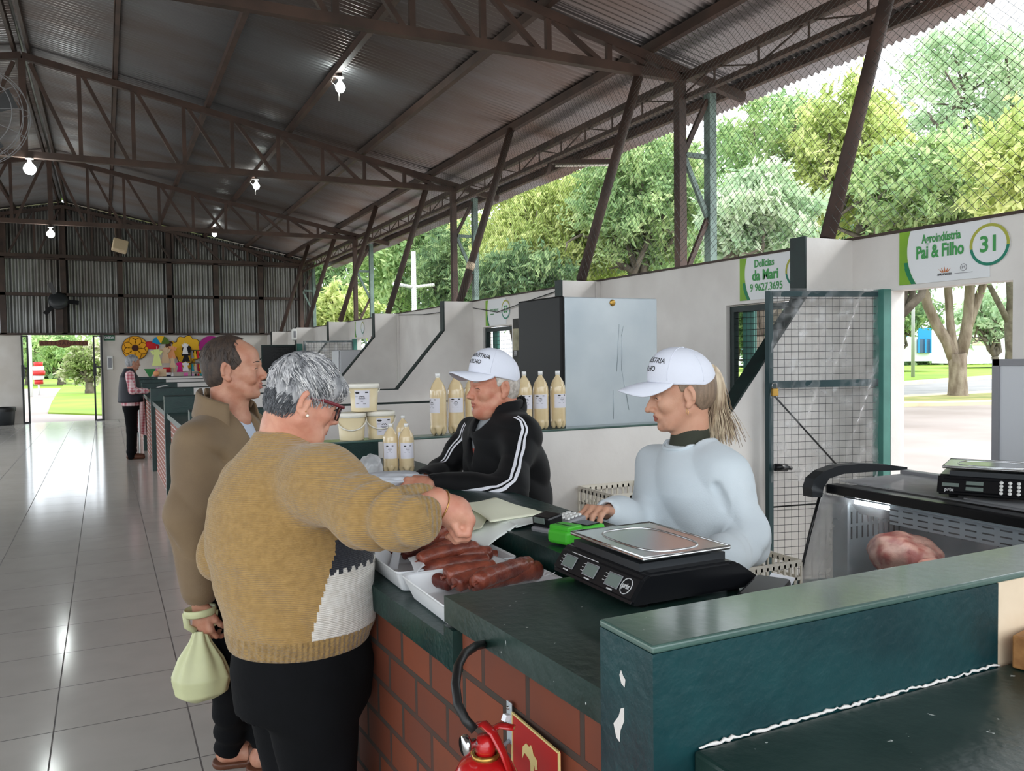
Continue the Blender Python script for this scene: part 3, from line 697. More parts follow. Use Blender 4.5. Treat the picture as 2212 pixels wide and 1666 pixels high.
# ---- stall signs on the side wall
def sign(Y0, w, z0, h, lines, num, label, ring=True):
    x = 4.463
    t = thing('stall_sign', label, 'sign', (x, Y0-w/2, z0+h/2), 'stall signs')
    obj('board', G().b2((x-.004, Y0-w, z0), (x+.003, Y0, z0+h)), 'sign_white', t)
    O = (x-.0045, Y0, z0); k = h/.327
    arc = lambda cx, cy, r, b: cx-math.sqrt(max(r*r-(b-cy)**2, 0))
    bs = [h*i/16 for i in range(17)]
    g = G(); g.prism([(0, 0)]+[(arc(.40*k, .20*k, .345*k, b), b) for b in bs]+[(0, h)], O, UY, VZ, (-.0012, 0, 0)); obj('lime_crescent', g, 'sign_lime', t)
    bb = [.135*k*i/10 for i in range(11)]
    g = G(); g.prism([(arc(.40*k, .20*k, .345*k, b), b) for b in bb]+[(arc(.40*k, .20*k, .345*k, b)-.032*k*(.85 if b > .1 else 1), b) for b in bb[::-1]], (x-.006, Y0, z0), UY, VZ, (-.001, 0, 0)); obj('green_swoosh', g, 'sign_dgreen', t)
    for s, cx, cy, size, sx, bold in lines:
        text('lettering', s, (x-.0065, Y0-cx, z0+cy), UY, VZ, size, 'sign_text', t, sx, bold)
    if ring:
        cx, cy, r = w, .182*k, .118*k
        def arcring(a0, a1, m, nm, n=20):
            g = G(); A = [a0+(a1-a0)*i/n for i in range(n+1)]
            g.prism([(cx+r*math.cos(a), cy+r*math.sin(a)) for a in A]+[(cx+r*.86*math.cos(a), cy+r*.86*math.sin(a)) for a in A[::-1]], (x-.006, Y0, z0), UY, VZ, (-.0012, 0, 0)); obj(nm, g, m, t)
        n = 40; g = G(); g.prism([(cx+r*.98*math.cos(2*PI*i/n), cy+r*.98*math.sin(2*PI*i/n)) for i in range(n)], (x+.002, Y0, z0), UY, VZ, (-.0075, 0, 0)); obj('number_disc', g, 'sign_white', t)
        arcring(-.1, PI*1.05, 'sign_olive', 'ring'); arcring(PI*1.05, 2*PI-.1, 'sign_teal', 'ring')
        if num: text('number', num, (x-.0075, Y0-cx, z0+cy), UY, VZ, .125*k, 'sign_text', t, .95, .003)
    return t, x
t, x = sign(3.585, .585, 2.058, .325, [('Agroindústria', .285, .262, .074, .62, .0016), ('Pai & Filho', .275, .182, .106, .69, .0030)], '31', 'green and white stall sign reading Agroindústria Pai & Filho, number 31')
g = G()
for a in (-.9, -.45, 0, .45, .9):
    cx = .31+.02*math.sin(a); g.prism([(cx-.004, .052), (cx+.03*math.sin(a), .085-.012*abs(a)), (cx+.006, .052)], (x-.0055, 3.585, 2.058), UY, VZ, (-.001, 0, 0))
obj('leaf_emblem', g, 'orange', t); text('lettering', 'APRHOROSA', (x-.0065, 3.585-.31, 2.058+.04), UY, VZ, .02, 'print_black', t, .8)
g = G(); g.tube([(x-.006, 3.585-.43+.02*math.cos(a), 2.058+.07+.02*math.sin(a)) for a in [2*PI*i/16 for i in range(16)]], .0015, 5, closed=True); g.bar((x-.006, 3.163, 2.12), (x-.006, 3.163, 2.138), .002); g.bar((x-.006, 3.148, 2.12), (x-.006, 3.148, 2.138), .002); g.bar((x-.006, 3.163, 2.128), (x-.006, 3.148, 2.13), .002); g.b2((x-.007, 3.10, 2.095), (x-.005, 3.21, 2.098))
obj('round_emblem', g, 'grey_frame', t)
sign(5.03, .60, 2.055, .325, [('Delícias', .265, .268, .080, .84, .0016), ('da Mari', .275, .178, .108, .84, .0030), ('9 9627.3695', .285, .088, .082, .84, .0009)], '', 'green and white stall sign reading Delícias da Mari with a phone number')
sign(9.83, .60, 2.045, .325, [('SITIO SANTA FE', .27, .19, .045, .75, 0), ('CAMPO NOVO', .2, .14, .02, .8, 0)], '33', 'green and white stall sign numbered 33 above a mesh door')
sign(16.1, .55, 2.06, .31, [], '', 'distant stall sign on the side wall above the far mesh gate')
# ---- doorway joinery
def meshdoor(t, O, U, wd, z0, z1, cell, r, m='gate_paint', fr=.035, mid=None, nm='frame'):
    """framed panel of square wire mesh: O foot, U direction"""
    U = np.array(U, float); P = lambda a, z: np.array([O[0], O[1], 0])+U*a+np.array([0, 0, z])
    for a in (fr/2, wd-fr/2): obj('frame_bar', G().bar(P(a, z0), P(a, z1), fr), m, t)
    for z in [z0+fr/2, z1-fr/2]+([mid] if mid else []): obj('frame_bar', G().bar(P(fr, z), P(wd-fr, z), fr, fr*(1.25 if mid and z == mid else 1)), m, t)
    g = G(); a = fr+cell*.6
    while a < wd-fr: g.tube([P(a, z0+fr), P(a, z1-fr)], r, 4); a += cell
    z = z0+fr+cell*.6
    while z < z1-fr: g.tube([P(fr, z), P(wd-fr, z)], r, 4); z += cell
    obj('wire_mesh', g, 'black_metal', t)
t = thing('mesh_gate', 'open wire mesh gate draped in clear plastic film beside the doorway', 'gate', (4.44, 3.67, .1))
GU = _n(np.array([3.672-4.44, 3.905-3.70, 0])); GO = (4.44, 3.70); GW = .795
meshdoor(t, GO, GU, GW, .18, 2.03, .047, .0017, mid=1.452)
gp = lambda a, z, o=0.: np.array([GO[0], GO[1], 0])+GU*a+np.array([-GU[1]*-1*o, GU[0]*o, z])
obj('tension_rod', G().tube([gp(.78, 1.40, .02), gp(.30, .90, .02)], .006, 8), 'black_metal', t)
obj('tension_rod', G().tube([gp(.03, .705, .01), gp(.77, .69, .01)], .005, 8), 'black_metal', t)
pl = obj('padlock', G().box(gp(.77, 1.405, .03), (.045, .022, .045), bev=.004), 'brass', t, 'brass padlock')
obj('shackle', G().tube([gp(.785, 1.425, .03), gp(.785, 1.46, .03), gp(.757, 1.46, .03), gp(.757, 1.425, .03)], .004, 6), 'chrome', pl)
g = G(); g.tube([gp(.77, .94, .03), gp(.69, .935, .03)], .024, 12); g.tube([gp(.69, .935, .03), gp(.66, .93, .035)], .012, 8); obj('lock', g, 'plastic_black', t, 'black lock on the gate edge')
def filmfn(u, v):
    a = u*GW*1.0; z = 2.045-v*1.20
    q = a+.5*z; o = .022+.006*math.sin(11*q+1.2*math.sin(3*z))+.0035*math.sin(37*q+2*math.sin(5*a))+.002*math.sin(71*(a+.35*z))+.0015*math.sin(95*z+20*a)
    if v < .02: o = .024
    return gp(a*(1+.0), z, o)
obj('plastic_film', G().grid(filmfn, 90, 90), 'clear_film', t, 'clear wrinkled plastic film')
obj('door_post', G().b2((4.40, 3.652, 0), (4.464, 3.73, 2.04)), 'hinge_green', label='pale green door post beside the open plastic draped gate', cat='door post')
t = thing('mesh_door', 'closed dark framed wire mesh door under the sign with the phone number', 'door', (4.5, 4.77, 0), 'mesh doors')
meshdoor(t, (4.52, 5.19), (0, -1, 0), .84, .02, 2.02, .047, .002, 'green_dark', .045, 1.32)
obj('brace', G().bar((4.52, 5.15, 1.26), (4.52, 4.9, .9), .012), 'green_dark', t)
obj('inner_post', G().b2((4.57, 5.0, .02), (4.60, 5.12, 2.02)), 'hinge_green', t)
t = thing('mesh_door', 'closed dark framed wire mesh door under the sign numbered 33', 'door', (4.5, 9.5, 0), 'mesh doors')
meshdoor(t, (4.52, 9.93), (0, -1, 0), .84, .02, 2.02, .05, .002, 'green_dark', .05)
obj('inner_post', G().b2((4.57, 9.72, .02), (4.60, 9.86, 2.02)), 'hinge_green', t)
# poster beside the door of stall 33
mat('poster_dark', srgb(60, 62, 50), .6, col2=srgb(28, 28, 26), vscale=6); mat('poster_pale', srgb(176, 170, 140), .6, col2=srgb(120, 116, 92), vscale=5)
t = thing('poster', 'tall printed poster with pale letters between the metal fridge and the mesh door numbered 33', 'poster', (4.46, 8.9, 1.7))
obj('sheet', G().b2((4.458, 8.72, 1.0), (4.464, 9.04, 2.10)), 'poster_dark', t); obj('pale_panel', G().b2((4.456, 8.73, 1.72), (4.459, 9.03, 1.98)), 'poster_pale', t)
text('lettering', 'PR', (4.455, 8.97, 1.68), UY, VZ, .09, 'print_white', t, .8)
# big pale freezer standing beyond the partition
t = thing('metal_fridge', 'tall fridge with dented silver side and black front, behind the row of tall bottles', 'fridge', (2.68, 4.40, 0))
obj('silver_panel', G().b2((2.365, 4.125, .06), (3.01, 4.64, 1.985), bev=.006), 'galv', t, 'dented silver side panel')
obj('black_door', G().b2((2.335, 4.12, .10), (2.364, 4.66, 1.99), bev=.01), 'fridge_black', t, 'black door')
obj('base', G().b2((2.37, 4.14, 0), (3.0, 4.63, .06)), 'gasket', t)
obj('drain_ring', G().lathe([(.0, .004), (.011, .004), (.018, .002), (.020, -.002), (.014, -.006)], (2.69, 4.122, 1.955), 16, Matrix.Rotation(PI/2, 4, 'X')), 'brass', t)
g = G()
for a, b in (((2.735, 1.83), (2.715, 1.55)), ((2.755, 1.80), (2.75, 1.56)), ((2.75, 1.56), (2.80, 1.32)), ((2.69, 1.44), (2.69, 1.27)), ((2.765, 1.82), (2.75, 1.76))):
    g.tube([(a[0], 4.1245, a[1]), ((a[0]+b[0])/2+.003, 4.1235, (a[1]+b[1])/2), (b[0], 4.1245, b[1])], [.0012, .003, .0012], 6)
obj('dent_crease', g, 'galv', t)
# ---- tall bottles, pails and small bottles
def blobprint(g, c, r, a0, z0, sc=1.):
    """illegible small print of a label wrapped on a cylinder"""
    def patch(da0, da1, dz0, dz1):
        n = 4; V = []
        for i in range(n+1):
            a = a0+(da0+(da1-da0)*i/n)/r
            for z in (z0+dz0, z0+dz1): V.append((c[0]+(r+.0008)*math.cos(a), c[1]+(r+.0008)*math.sin(a), z))
        g.raw(V, [(2*i, 2*i+2, 2*i+3, 2*i+1) for i in range(n)])
    for a, b, c_, d in ((-.020, -.010, .013, .0195), (-.0225, -.0075, .0145, .018), (.011, .021, .0155, .0195), (-.008, -.005, .002, .004), (-.005, -.002, .004, .007), (-.001, .002, .002, .0055), (.003, .006, .0035, .0065), (.006, .009, .001, .0035), (-.011, .011, -.0035, -.0022), (-.008, .008, -.0068, -.0058), (-.003, .004, -.0125, -.011), (-.019, -.009, -.020, -.0188), (.004, .013, -.0205, -.0193), (-.023, -.012, .006, .0066), (-.023, -.014, .0035, .0041)): patch(a*sc, b*sc, c_*sc, d*sc)
def bottle(name, label, loc, hgt, R, la, lab=(.36, .60), group=None, full=True):
    t = thing(name, label, 'bottle', loc, group); x, y, z = loc
    def prof(v):   # v 0..1 -> (r, z, lobe)
        P = [(0, .62, 0, 1), (.012, .78, .0, 1), (.05, .96, .05, .9), (.10, 1., .10, .4), (.14, 1., .14, 0), (.145, .965, .145, 0), (.16, .97, .16, 0), (.62, 1., .66, 0), (.70, .95, .73, 0), (.80, .74, .81, 0), (.87, .48, .87, 0), (.92, .27, .91, 0), (.94, .21, .94, 0), (1., .21, .955, 0)]
        for a, b in zip(P, P[1:]):
            if v <= b[0]:
                f = (v-a[0])/(b[0]-a[0]+1e-9); return a[1]+(b[1]-a[1])*f, a[2]+(b[2]-a[2])*f, a[3]+(b[3]-a[3])*f
        return P[-1][1:]
    def fn(u, v):
        r, zz, lb = prof(v); a = 2*PI*u
        lob = (.5-.5*math.cos(5*a)); r2 = r*(1-.30*lb*(1-lob)**3); z2 = zz+.05*lb*((1-lob)**2)*.9
        return (x+R*r2*math.cos(a), y+R*r2*math.sin(a), z+hgt*z2)
    g = G(); g.grid(fn, 40, 46, closed_u=True); o = obj('body', g, 'milk', t)
    obj('neck_ring', G().lathe([(R*.22, hgt*.925), (R*.30, hgt*.928), (R*.30, hgt*.936), (R*.22, hgt*.938)], loc, 16), 'pet_clear', t)
    obj('cap', G().lathe([(0, hgt*.938), (R*.29, hgt*.938), (R*.29, hgt*.995), (R*.26, hgt), (0, hgt)], loc, 18), 'cap_white', t)
    hz0, hz1 = z+hgt*lab[0], z+hgt*lab[1]; rr = R*1.006; sp = 1.0; n = 12
    g = G(); V = []
    for i in range(n+1):
        a = la-sp+2*sp*i/n; V += [(x+rr*math.cos(a), y+rr*math.sin(a), hz0), (x+rr*math.cos(a), y+rr*math.sin(a), hz1)]
    g.raw(V, [(2*i, 2*i+2, 2*i+3, 2*i+1) for i in range(n)], True); lo = obj('paper_label', g, 'label_paper', t)
    g = G(); blobprint(g, loc, rr, la, (hz0+hz1)/2+.012*hgt/.33, hgt/.33*1.15); obj('print', g, 'print_black', lo)
    return t
BL = ['first tall bottle from the left on the white ledge, its label turned away', 'second tall bottle from the left on the white ledge', 'tall bottle third from the left, partly behind the white cap of the seller', None, None, 'tall bottle just right of the neck of the seller in the black jacket', 'tall bottle third from the right, in front of the black fridge door', 'tall bottle second from the right, in front of the black fridge door', 'rightmost tall bottle, at the edge of the silver fridge side']
for i, px in enumerate((947, 985, 1021, 0, 0, 1100, 1133, 1168, 1205)):
    if not px: continue
    p = at(px, 930, Y=4.015); p[2] = 1.2475
    la = {947: -2.75, 985: -1.95, 1021: -1.1, 1100: -.2, 1133: -1.75, 1168: -2.1, 1205: -1.5}[px]
    bottle('tall_bottle', BL[i], (float(p[0]), 4.012, 1.2475), .318, .0435, la, group='tall bottles on the partition')
for px, la, lb in ((845, -2.0, 'left one of two small milky bottles on the green ledge'), (879, -1.75, 'right one of two small milky bottles on the green ledge')):
    p = at(px, 1020, z=1.158); bottle('small_bottle', lb, (float(p[0]), float(p[1]), 1.1555), .212, .033, la, (.30, .62), 'small bottles on the ledge')
p = at(868, 930, Y=3.92)
bottle('small_bottle', 'small milky bottle standing behind the right hand one on the green ledge', (float(at(872, 1010, Y=3.86)[0]), 3.86, 1.1555), .212, .033, -1.7, (.30, .62), 'small bottles on the ledge')
def pail(label, x, y, z, R, h, la, handle='front', lab=True):
    t = thing('plastic_pail', label, 'pail', (x, y, z), 'white pails')
    obj('tub', G().lathe([(0, 0), (R*.86, 0), (R*.87, .004), (R*.985, h*.86), (R*.96, h*.86), (0, h*.85)], (x, y, z), 36), 'pail', t)
    obj('lid', G().lathe([(R*1.02, h*.83), (R*1.05, h*.835), (R*1.06, h*.95), (R*1.03, h*.985), (R*.95, h), (0, h)], (x, y, z), 36), 'pail_lid', t)
    pts = []
    for i in range(15):
        q = PI*i/14; aa = la0 = -PI/2-.25
        pts.append((x+R*1.06*math.cos(q)*math.cos(aa+PI/2)+R*1.08*math.sin(q)*math.cos(aa)*(1 if handle == 'front' else .5), y+R*1.06*math.cos(q)*math.sin(aa+PI/2)+R*1.08*math.sin(q)*math.sin(aa)*(1 if handle == 'front' else .5), z+h*.80-h*.42*math.sin(q)*(1 if handle == 'front' else .55)))
    obj('handle', G().tube(pts, .0035, 6), 'pail_lid', t)
    if lab:
        g = G(); V = []; n = 8; sp = .55
        for i in range(n+1):
            a = la-sp+2*sp*i/n
            for f in (.14, .76):
                r = R*(.87+.115*f/.86)*1.012; V.append((x+r*math.cos(a), y+r*math.sin(a), z+h*f))
        g.raw(V, [(2*i, 2*i+2, 2*i+3, 2*i+1) for i in range(n)], True); lo = obj('paper_label', g, 'label_paper', t)
        g = G(); blobprint(g, (x, y, z), R*.975, la, z+h*.5, 1.5); obj('print', g, 'print_black', lo)
pail('lower left white pail with its handle hanging in front', 1.085, 4.012, 1.2475, .069, .135, 0, 'front', False)
pail('lower right white pail with a paper label', 1.232, 4.012, 1.2475, .070, .138, -1.6, 'front')
pail('white pail stacked on top of the two others', 1.15, 4.012, 1.387, .072, .138, -2.0, 'side')
# ---- trays with sausages
def tray(label, x0, x1, y0, y1, z, h=.055):
    t = thing('meat_tray', label, 'tray', ((x0+x1)/2, (y0+y1)/2, z), 'white trays')
    cx, cy, a, b = (x0+x1)/2, (y0+y1)/2, (x1-x0)/2, (y1-y0)/2
    def ring(k, zz): return [(cx+a*k*sx if False else cx+sx*(a-(1-k)*.05), cy+sy*(b-(1-k)*.05), zz) for sx, sy in RC]
    RC = []
    for (sx, sy) in ((1, 1), (-1, 1), (-1, -1), (1, -1)):
        for q in range(5):
            an = {(1, 1): 0, (-1, 1): PI/2, (-1, -1): PI, (1, -1): 1.5*PI}[(sx, sy)]+q*PI/8
            RC.append((sx*(1-.10)+.10*math.cos(an), sy*(1-.10)+.10*math.sin(an)))
    L = [ring(.45, z), ring(.55, z+.004), ring(.93, z+h*.9), ring(1.0, z+h), ring(1.0, z+h+.004), ring(.90, z+h), ring(.55, z+.008), ring(.45, z+.006)]
    n = len(RC); V = [p for r in L for p in r]; Fc = []
    for i in range(len(L)-1):
        for j in range(n): Fc.append((i*n+j, i*n+(j+1) % n, (i+1)*n+(j+1) % n, (i+1)*n+j))
    Fc += [tuple(range(n))[::-1], tuple((len(L)-1)*n+j for j in range(n))]
    obj('tub', G().raw(V, Fc, False), 'tray', t); return t
tray('white tray nearest the scale, heaped with sausages', .648, .985, 1.665, 1.965, 1.0505)
tray('white tray behind the first, under the hand of the woman in the mustard sweater', .645, .985, 1.985, 2.29, 1.0505)
tray('white tray farthest along the green shelf with dark sausages', .64, .985, 2.31, 2.62, 1.0505)
def sausage(label, pts, r=.0165, m='sausage', n=14):
    P = [Vector([float(c) for c in p]) for p in pts]
    # smooth curve
    Q = []; k = len(P)-1
    for i in range(25):
        s = i/24*k; j = min(int(s), k-1); f = s-j; p0, p1, p2, p3 = P[max(j-1, 0)], P[j], P[j+1], P[min(j+2, k)]
        Q.append(.5*((2*p1)+(p2-p0)*f+(2*p0-5*p1+4*p2-p3)*f*f+(3*p1-p0-3*p2+p3)*f**3))
    rr = [r*min(1, .25+.75*math.sqrt(max(0, 1-(max(0, abs(i/24-.5)-.38)/.12)**2)))*(1+.04*math.sin(i*1.9)) for i in range(25)]
    t = thing('sausage', label, 'sausage', Q[12], 'smoked sausages')
    obj('casing', G().tube(Q, rr, n), m, t)
    d = (Q[0]-Q[1]).normalized(); obj('tied_end', G().tube([Q[0]-d*.004, Q[0]+d*.006, Q[0]+d*.012], [r*.28, r*.14, r*.22], 7), m, t)
    return t
def sg(label, a, b, za, zb, arch=.008, r=.0165, m='sausage'):
    r *= 1.22; za += .004; zb += .004
    A = at(a[0], a[1], z=za); B = at(b[0], b[1], z=zb); M = (A+B)/2+np.array([0, 0, arch]); sausage(label, [A, A*.7+M*.3+np.array([0, 0, arch*.4]), M, B*.7+M*.3+np.array([0, 0, arch*.4]), B], r, m)
sg('thick sausage at the near edge of the first tray, beside the green counter end', (1022, 1266), (1166, 1232), 1.098, 1.100, .006, .0195, 'sausage')
sg('sausage lying just behind the nearest one, long and straight', (1030, 1259), (1145, 1221), 1.118, 1.115, .006, .0185)
sg('short fat sausage at the bottom middle of the first tray', (984, 1264), (1050, 1244), 1.092, 1.098, .004, .0175)
sg('sausage with a bulging shiny end in the middle of the first tray', (962, 1246), (1068, 1232), 1.102, 1.102, .004, .0205)
sg('long sausage across the middle of the first tray, above the bulging one', (915, 1236), (1055, 1216), 1.096, 1.10, .008, .018)
sg('long sausage along the back of the first tray', (932, 1216), (1060, 1198), 1.106, 1.104, .008, .0175)
sg('sausage bridging the gap between the first two trays', (922, 1201), (1016, 1172), 1.108, 1.108, .008, .0165)
sg('wrinkled sausage lying in front in the second tray', (872, 1186), (1004, 1160), 1.112, 1.114, .010, .018)
sg('smaller sausage tucked under the wrinkled one in the second tray', (866, 1196), (940, 1190), 1.085, 1.085, .004, .017, 'sausage_dark')
sg('sausage pointing up out of the second tray under the hand', (905, 1176), (1002, 1132), 1.125, 1.138, .006, .0175)
sg('dark sausage held up under the hand of the woman', (884, 1180), (978, 1112), 1.13, 1.178, .010, .018, 'sausage_dark')
sg('dark sausage in the farthest tray, left of the paper tag', (818, 1170), (858, 1190), 1.09, 1.09, .004, .017, 'sausage_dark')
sg('second dark sausage in the farthest tray, half hidden by the sleeve', (836, 1160), (880, 1180), 1.092, 1.092, .004, .017, 'sausage_dark')
# tags and labels
def sheet(name, label, cat, cs, m, sag=.004, nn=10, group=None, th=.0012, amp=.003):
    A, B, C, D = [np.array(c, float) for c in cs]; ph = random.random()*6
    def fn(u, v):
        p = (A*(1-u)+B*u)*(1-v)+(D*(1-u)+C*u)*v
        return p+np.array([0, 0, sag*math.sin(PI*u)*math.sin(PI*v)+amp*math.sin(5*u+3*v+ph)*math.sin(4*v+ph)])
    o = obj(name, G().grid(fn, nn, nn), m, label=label, cat=cat, group=group, solid=th); return o
sg('sausage lying on top of the heap between the first two trays', (905, 1212), (1030, 1186), 1.122, 1.122, .008, .0165)
sg('sausage lying against the far edge of the first tray', (1040, 1206), (1072, 1204), 1.085, 1.085, .002, .0155)
sg('dark sausage at the bottom of the first tray, nearest its left wall', (905, 1246), (975, 1262), 1.078, 1.078, .002, .0155, 'sausage_dark')
sg('sausage at the back of the second tray, behind the others', (940, 1168), (1040, 1176), 1.085, 1.085, .004, .0165)
sheet('price_tag', 'narrow white paper tag hanging over the edge of the middle tray', 'tag', [at(853, 1178, z=1.118), at(870, 1178, z=1.118), at(856, 1240, z=1.045), at(838, 1234, z=1.05)], 'tag', .006, group='paper tags')
o = sheet('price_tag', 'crumpled clear label lying between the first two trays', 'tag', [at(880, 1205, z=1.118), at(915, 1200, z=1.125), at(934, 1212, z=1.118), at(898, 1240, z=1.115)], 'tag', .010, group='paper tags', amp=.006)
o = sheet('price_tag', 'white paper label on the right of the first tray', 'tag', [at(1052, 1222, z=1.115), at(1066, 1200, z=1.115), at(1103, 1214, z=1.11), at(1070, 1232, z=1.118)], 'tag', .006, group='paper tags')
o = sheet('price_tag', 'small white slip sticking out behind the sausages beside the scale', 'tag', [at(1172, 1246, z=1.11), at(1180, 1238, z=1.115), at(1199, 1236, z=1.13), at(1186, 1244, z=1.12)], 'tag', .002, group='paper tags')
# wrapping paper on the ledge
sheet('wrapping_paper', 'topmost pale yellow wrapping sheet on the ledge, below the arm of the seller in black', 'paper', [at(1000, 1088, z=1.175), at(1070, 1076, z=1.178), at(1182, 1110, z=1.172), at(1060, 1128, z=1.18)], 'paper_cream', .014, 14, 'wrapping sheets')
sheet('wrapping_paper', 'pale yellow wrapping sheet at the left of the pile, next to the bracelet', 'paper', [at(996, 1160, z=1.125), at(998, 1104, z=1.168), at(1068, 1098, z=1.17), at(1040, 1140, z=1.165)], 'paper_cream', .01, 12, 'wrapping sheets')
sheet('wrapping_paper', 'greyish clear wrapping sheet drooping from the ledge towards the trays', 'paper', [at(1002, 1162, z=1.13), at(1070, 1112, z=1.172), at(1118, 1132, z=1.172), at(1052, 1184, z=1.115)], 'paper_grey', .012, 14, 'wrapping sheets')
sheet('wrapping_paper', 'white wrapping sheet at the right end of the pile, next to the card machines', 'paper', [at(1068, 1126, z=1.168), at(1110, 1112, z=1.172), at(1200, 1122, z=1.165), at(1116, 1140, z=1.162)], 'paper_grey', .008, 12, 'wrapping sheets')
# ---- scales
def scale(name, label, loc, rz, keys=False):
    """shop scale: display side towards local -x"""
    M = Matrix.Translation(Vector(loc)) @ Matrix.Rotation(rz, 4, 'Z'); Wp = lambda p: M @ Vector(p); R3 = M.to_3x3()
    t = thing(name, label, 'scale', loc)
    prof = [(-.165, .012), (-.172, .022), (-.140, .066), (-.125, .074), (.085, .074), (.105, .068), (.168, .026), (.160, .012)]
    g = G(); g.prism(prof, Wp((0, -.158, 0)), R3 @ Vector((1, 0, 0)), (0, 0, 1), R3 @ Vector((0, .322, 0)))
    bmesh.ops.bevel(g.b, geom=list(g.b.edges), offset=.006, segments=2, affect='EDGES', clamp_overlap=True)
    obj('housing', g, 'plastic_black', t)
    for sx in (-1, 1):
        for sy in (-1, 1): obj('foot', G().lathe([(0, 0), (.014, 0), (.014, .014), (0, .014)], Wp((sx*.12, sy*.12, 0)), 12), 'rubber', t)
    obj('neck', G().box(Wp((-.02, 0, .080)), (.22, .26, .016), R3), 'plastic_dark', t)
    # pan with raised rim and oval groove
    zt = .098; g = G()
    g.box(Wp((-.015, .006, zt)), (.225, .295, .008), R3, bev=.0035, seg=3); pan = obj('pan', g, 'steel_plate', t)
    g = G(); P = []
    for i in range(40):
        a = 2*PI*i/40; c, s = math.cos(a), math.sin(a); P.append(Wp((-.015+.075*math.copysign(abs(c)**.6, c), .115*math.copysign(abs(s)**.6, s), zt+.0042)))
    g.tube(P, .0022, 6, closed=True); obj('groove', g, 'steel_plate', pan)
    g = G(); P = [Wp((-.015+sx*.110, .006+sy*.145, zt+.004)) for sx, sy in ((-1, -1), (1, -1), (1, 1), (-1, 1))]; g.tube(P, .0022, 6, closed=True); obj('rim', g, 'steel_plate', pan)
    # front panel items; slanted face from (-.172,.022) to (-.140,.066)
    d = Vector((.032, 0, .044)).normalized(); nrm = Vector((-.044, 0, .032)).normalized()
    c0 = Vector((-.156, 0, .044))+nrm*.0012
    for y in ((.105, .015, -.075) if not keys else ()):
        o = Wp(c0+Vector((0, y, 0))+d*.001); Rm = R3 @ Matrix((Vector((0, 1, 0)), d, nrm)).transposed()
        f = obj('display', G().box(o, (.046, .026, .003), Rm, bev=.001), 'lcd', t); obj('bezel', G().tube([o+R3 @ (Vector((0, sy*.024, 0))+d*(sd*.014)+nrm*.001) for sy, sd in ((-1, -1), (1, -1), (1, 1), (-1, 1))], .0012, 5, closed=True), 'grey_frame', f)
        obj('caption', G().box(Wp(c0+Vector((0, y, 0))-d*.019), (.020, .003, .001), Rm), 'print_white', t)
        g = G()
        for k in range(3): g.box(Wp(c0+Vector((0, y+.032, 0))+d*(.010-.008*k)), (.010, .0012, .001), Rm)
        obj('caption', g, 'print_white', t)
    if not keys:
        o = c0+Vector((0, -.122, 0)); ring = [Wp(o+Vector((0, .017*math.cos(a), 0))+d*(.017*math.sin(a))+nrm*.0005) for a in [2*PI*i/24 for i in range(24)]]
        obj('logo_ring', G().tube(ring, .0011, 5, closed=True), 'print_white', t)
        text('lettering', 'prix', Wp(o+nrm*.0012), R3 @ Vector((0, -1, 0)), R3 @ d, .017, 'print_white', t, .9, .0003)
        g = G(); g.box(Wp(c0+Vector((0, .06, 0))+d*.0235), (.11, .0015, .001), R3 @ Matrix((Vector((0, 1, 0)), d, nrm)).transposed()); obj('caption', g, 'print_white', t)
    else:
        d2 = Vector((.030, 0, .022)).normalized()
        Rm = R3 @ Matrix((Vector((0, 1, 0)), d, nrm)).transposed()
        for y, s in ((.125, .0), (.055, .010), (.055, -.011)):
            f = obj('display', G().box(Wp(c0+Vector((0, y, 0))+d*s), (.05, .013, .003), Rm, bev=.001), 'lcd', t)
        text('lettering', 'prix', Wp(c0+Vector((0, .128, 0))-d*.018+nrm*.0008), R3 @ Vector((0, -1, 0)), R3 @ d, .018, 'print_white', t, .9, .0003)
        for i in range(5):
            for j in range(4):
                obj('key', G().lathe([(0, .002), (.0055, .002), (.006, 0)], Wp(c0+Vector((0, -.02-.024*i, 0))+d*(.019-.0127*j)), 10, (Rm).to_4x4()), 'plastic_white', t)
    return t
scale('shop_scale', 'black shop scale with a steel pan standing on the green counter', (1.088, 1.508, 1.1385), 0)
# card machines
t = thing('card_machine', 'bright green card machine on the ledge beside the steel scale pan', 'card machine', at(1228, 1165, z=1.157)); b = at(1228, 1168, z=1.157)
R = Euler((0, 0, .32)).to_matrix()
obj('body', G().box((b[0]+.02, b[1]-.01, 1.178), (.155, .075, .038), R, bev=.010, seg=3), 'card_green', t)
obj('printer_lid', G().box(Vector((b[0]-.022, b[1]-.024, 1.200)), (.055, .068, .014), R, bev=.004), 'card_green', t); obj('slot', G().box(Vector((b[0]-.028, b[1]-.026, 1.2072)), (.004, .05, .002), R), 'plastic_black', t)
obj('screen', G().box(Vector((b[0]+.055, b[1]+.002, 1.1985)), (.05, .055, .003), R), 'plastic_black', t)
t = thing('card_machine', 'dark grey card machine with white keys behind the green one', 'card machine', at(1195, 1140, z=1.157)); b = at(1198, 1142, z=1.157)
R = Euler((0, -.12, .30)).to_matrix()
obj('base', G().box((b[0]+.02, b[1]+.01, 1.167), (.16, .07, .018), R, bev=.005), 'grey_frame', t); obj('head', G().box((b[0]-.025, b[1]-.004, 1.186), (.06, .066, .030), R, bev=.006), 'plastic_black', t); obj('screen', G().box((b[0]-.057, b[1]-.014, 1.188), (.003, .04, .016), R), 'lcd', t)
g = G()
for i in range(4):
    for j in range(3): g.box(Vector((b[0]+.035, b[1]+.016, 1.182))+R @ Vector((.016*i, -.02+.02*j, 0)), (.010, .013, .006), R, bev=.001)
obj('keypad', g, 'plastic_white', t)
t = thing('card_machine', 'small black card reader with a paper slip, right of the steel pan scale', 'card machine', (1.235, 1.30, 1.138))
R = Euler((0, -.1, .5)).to_matrix()
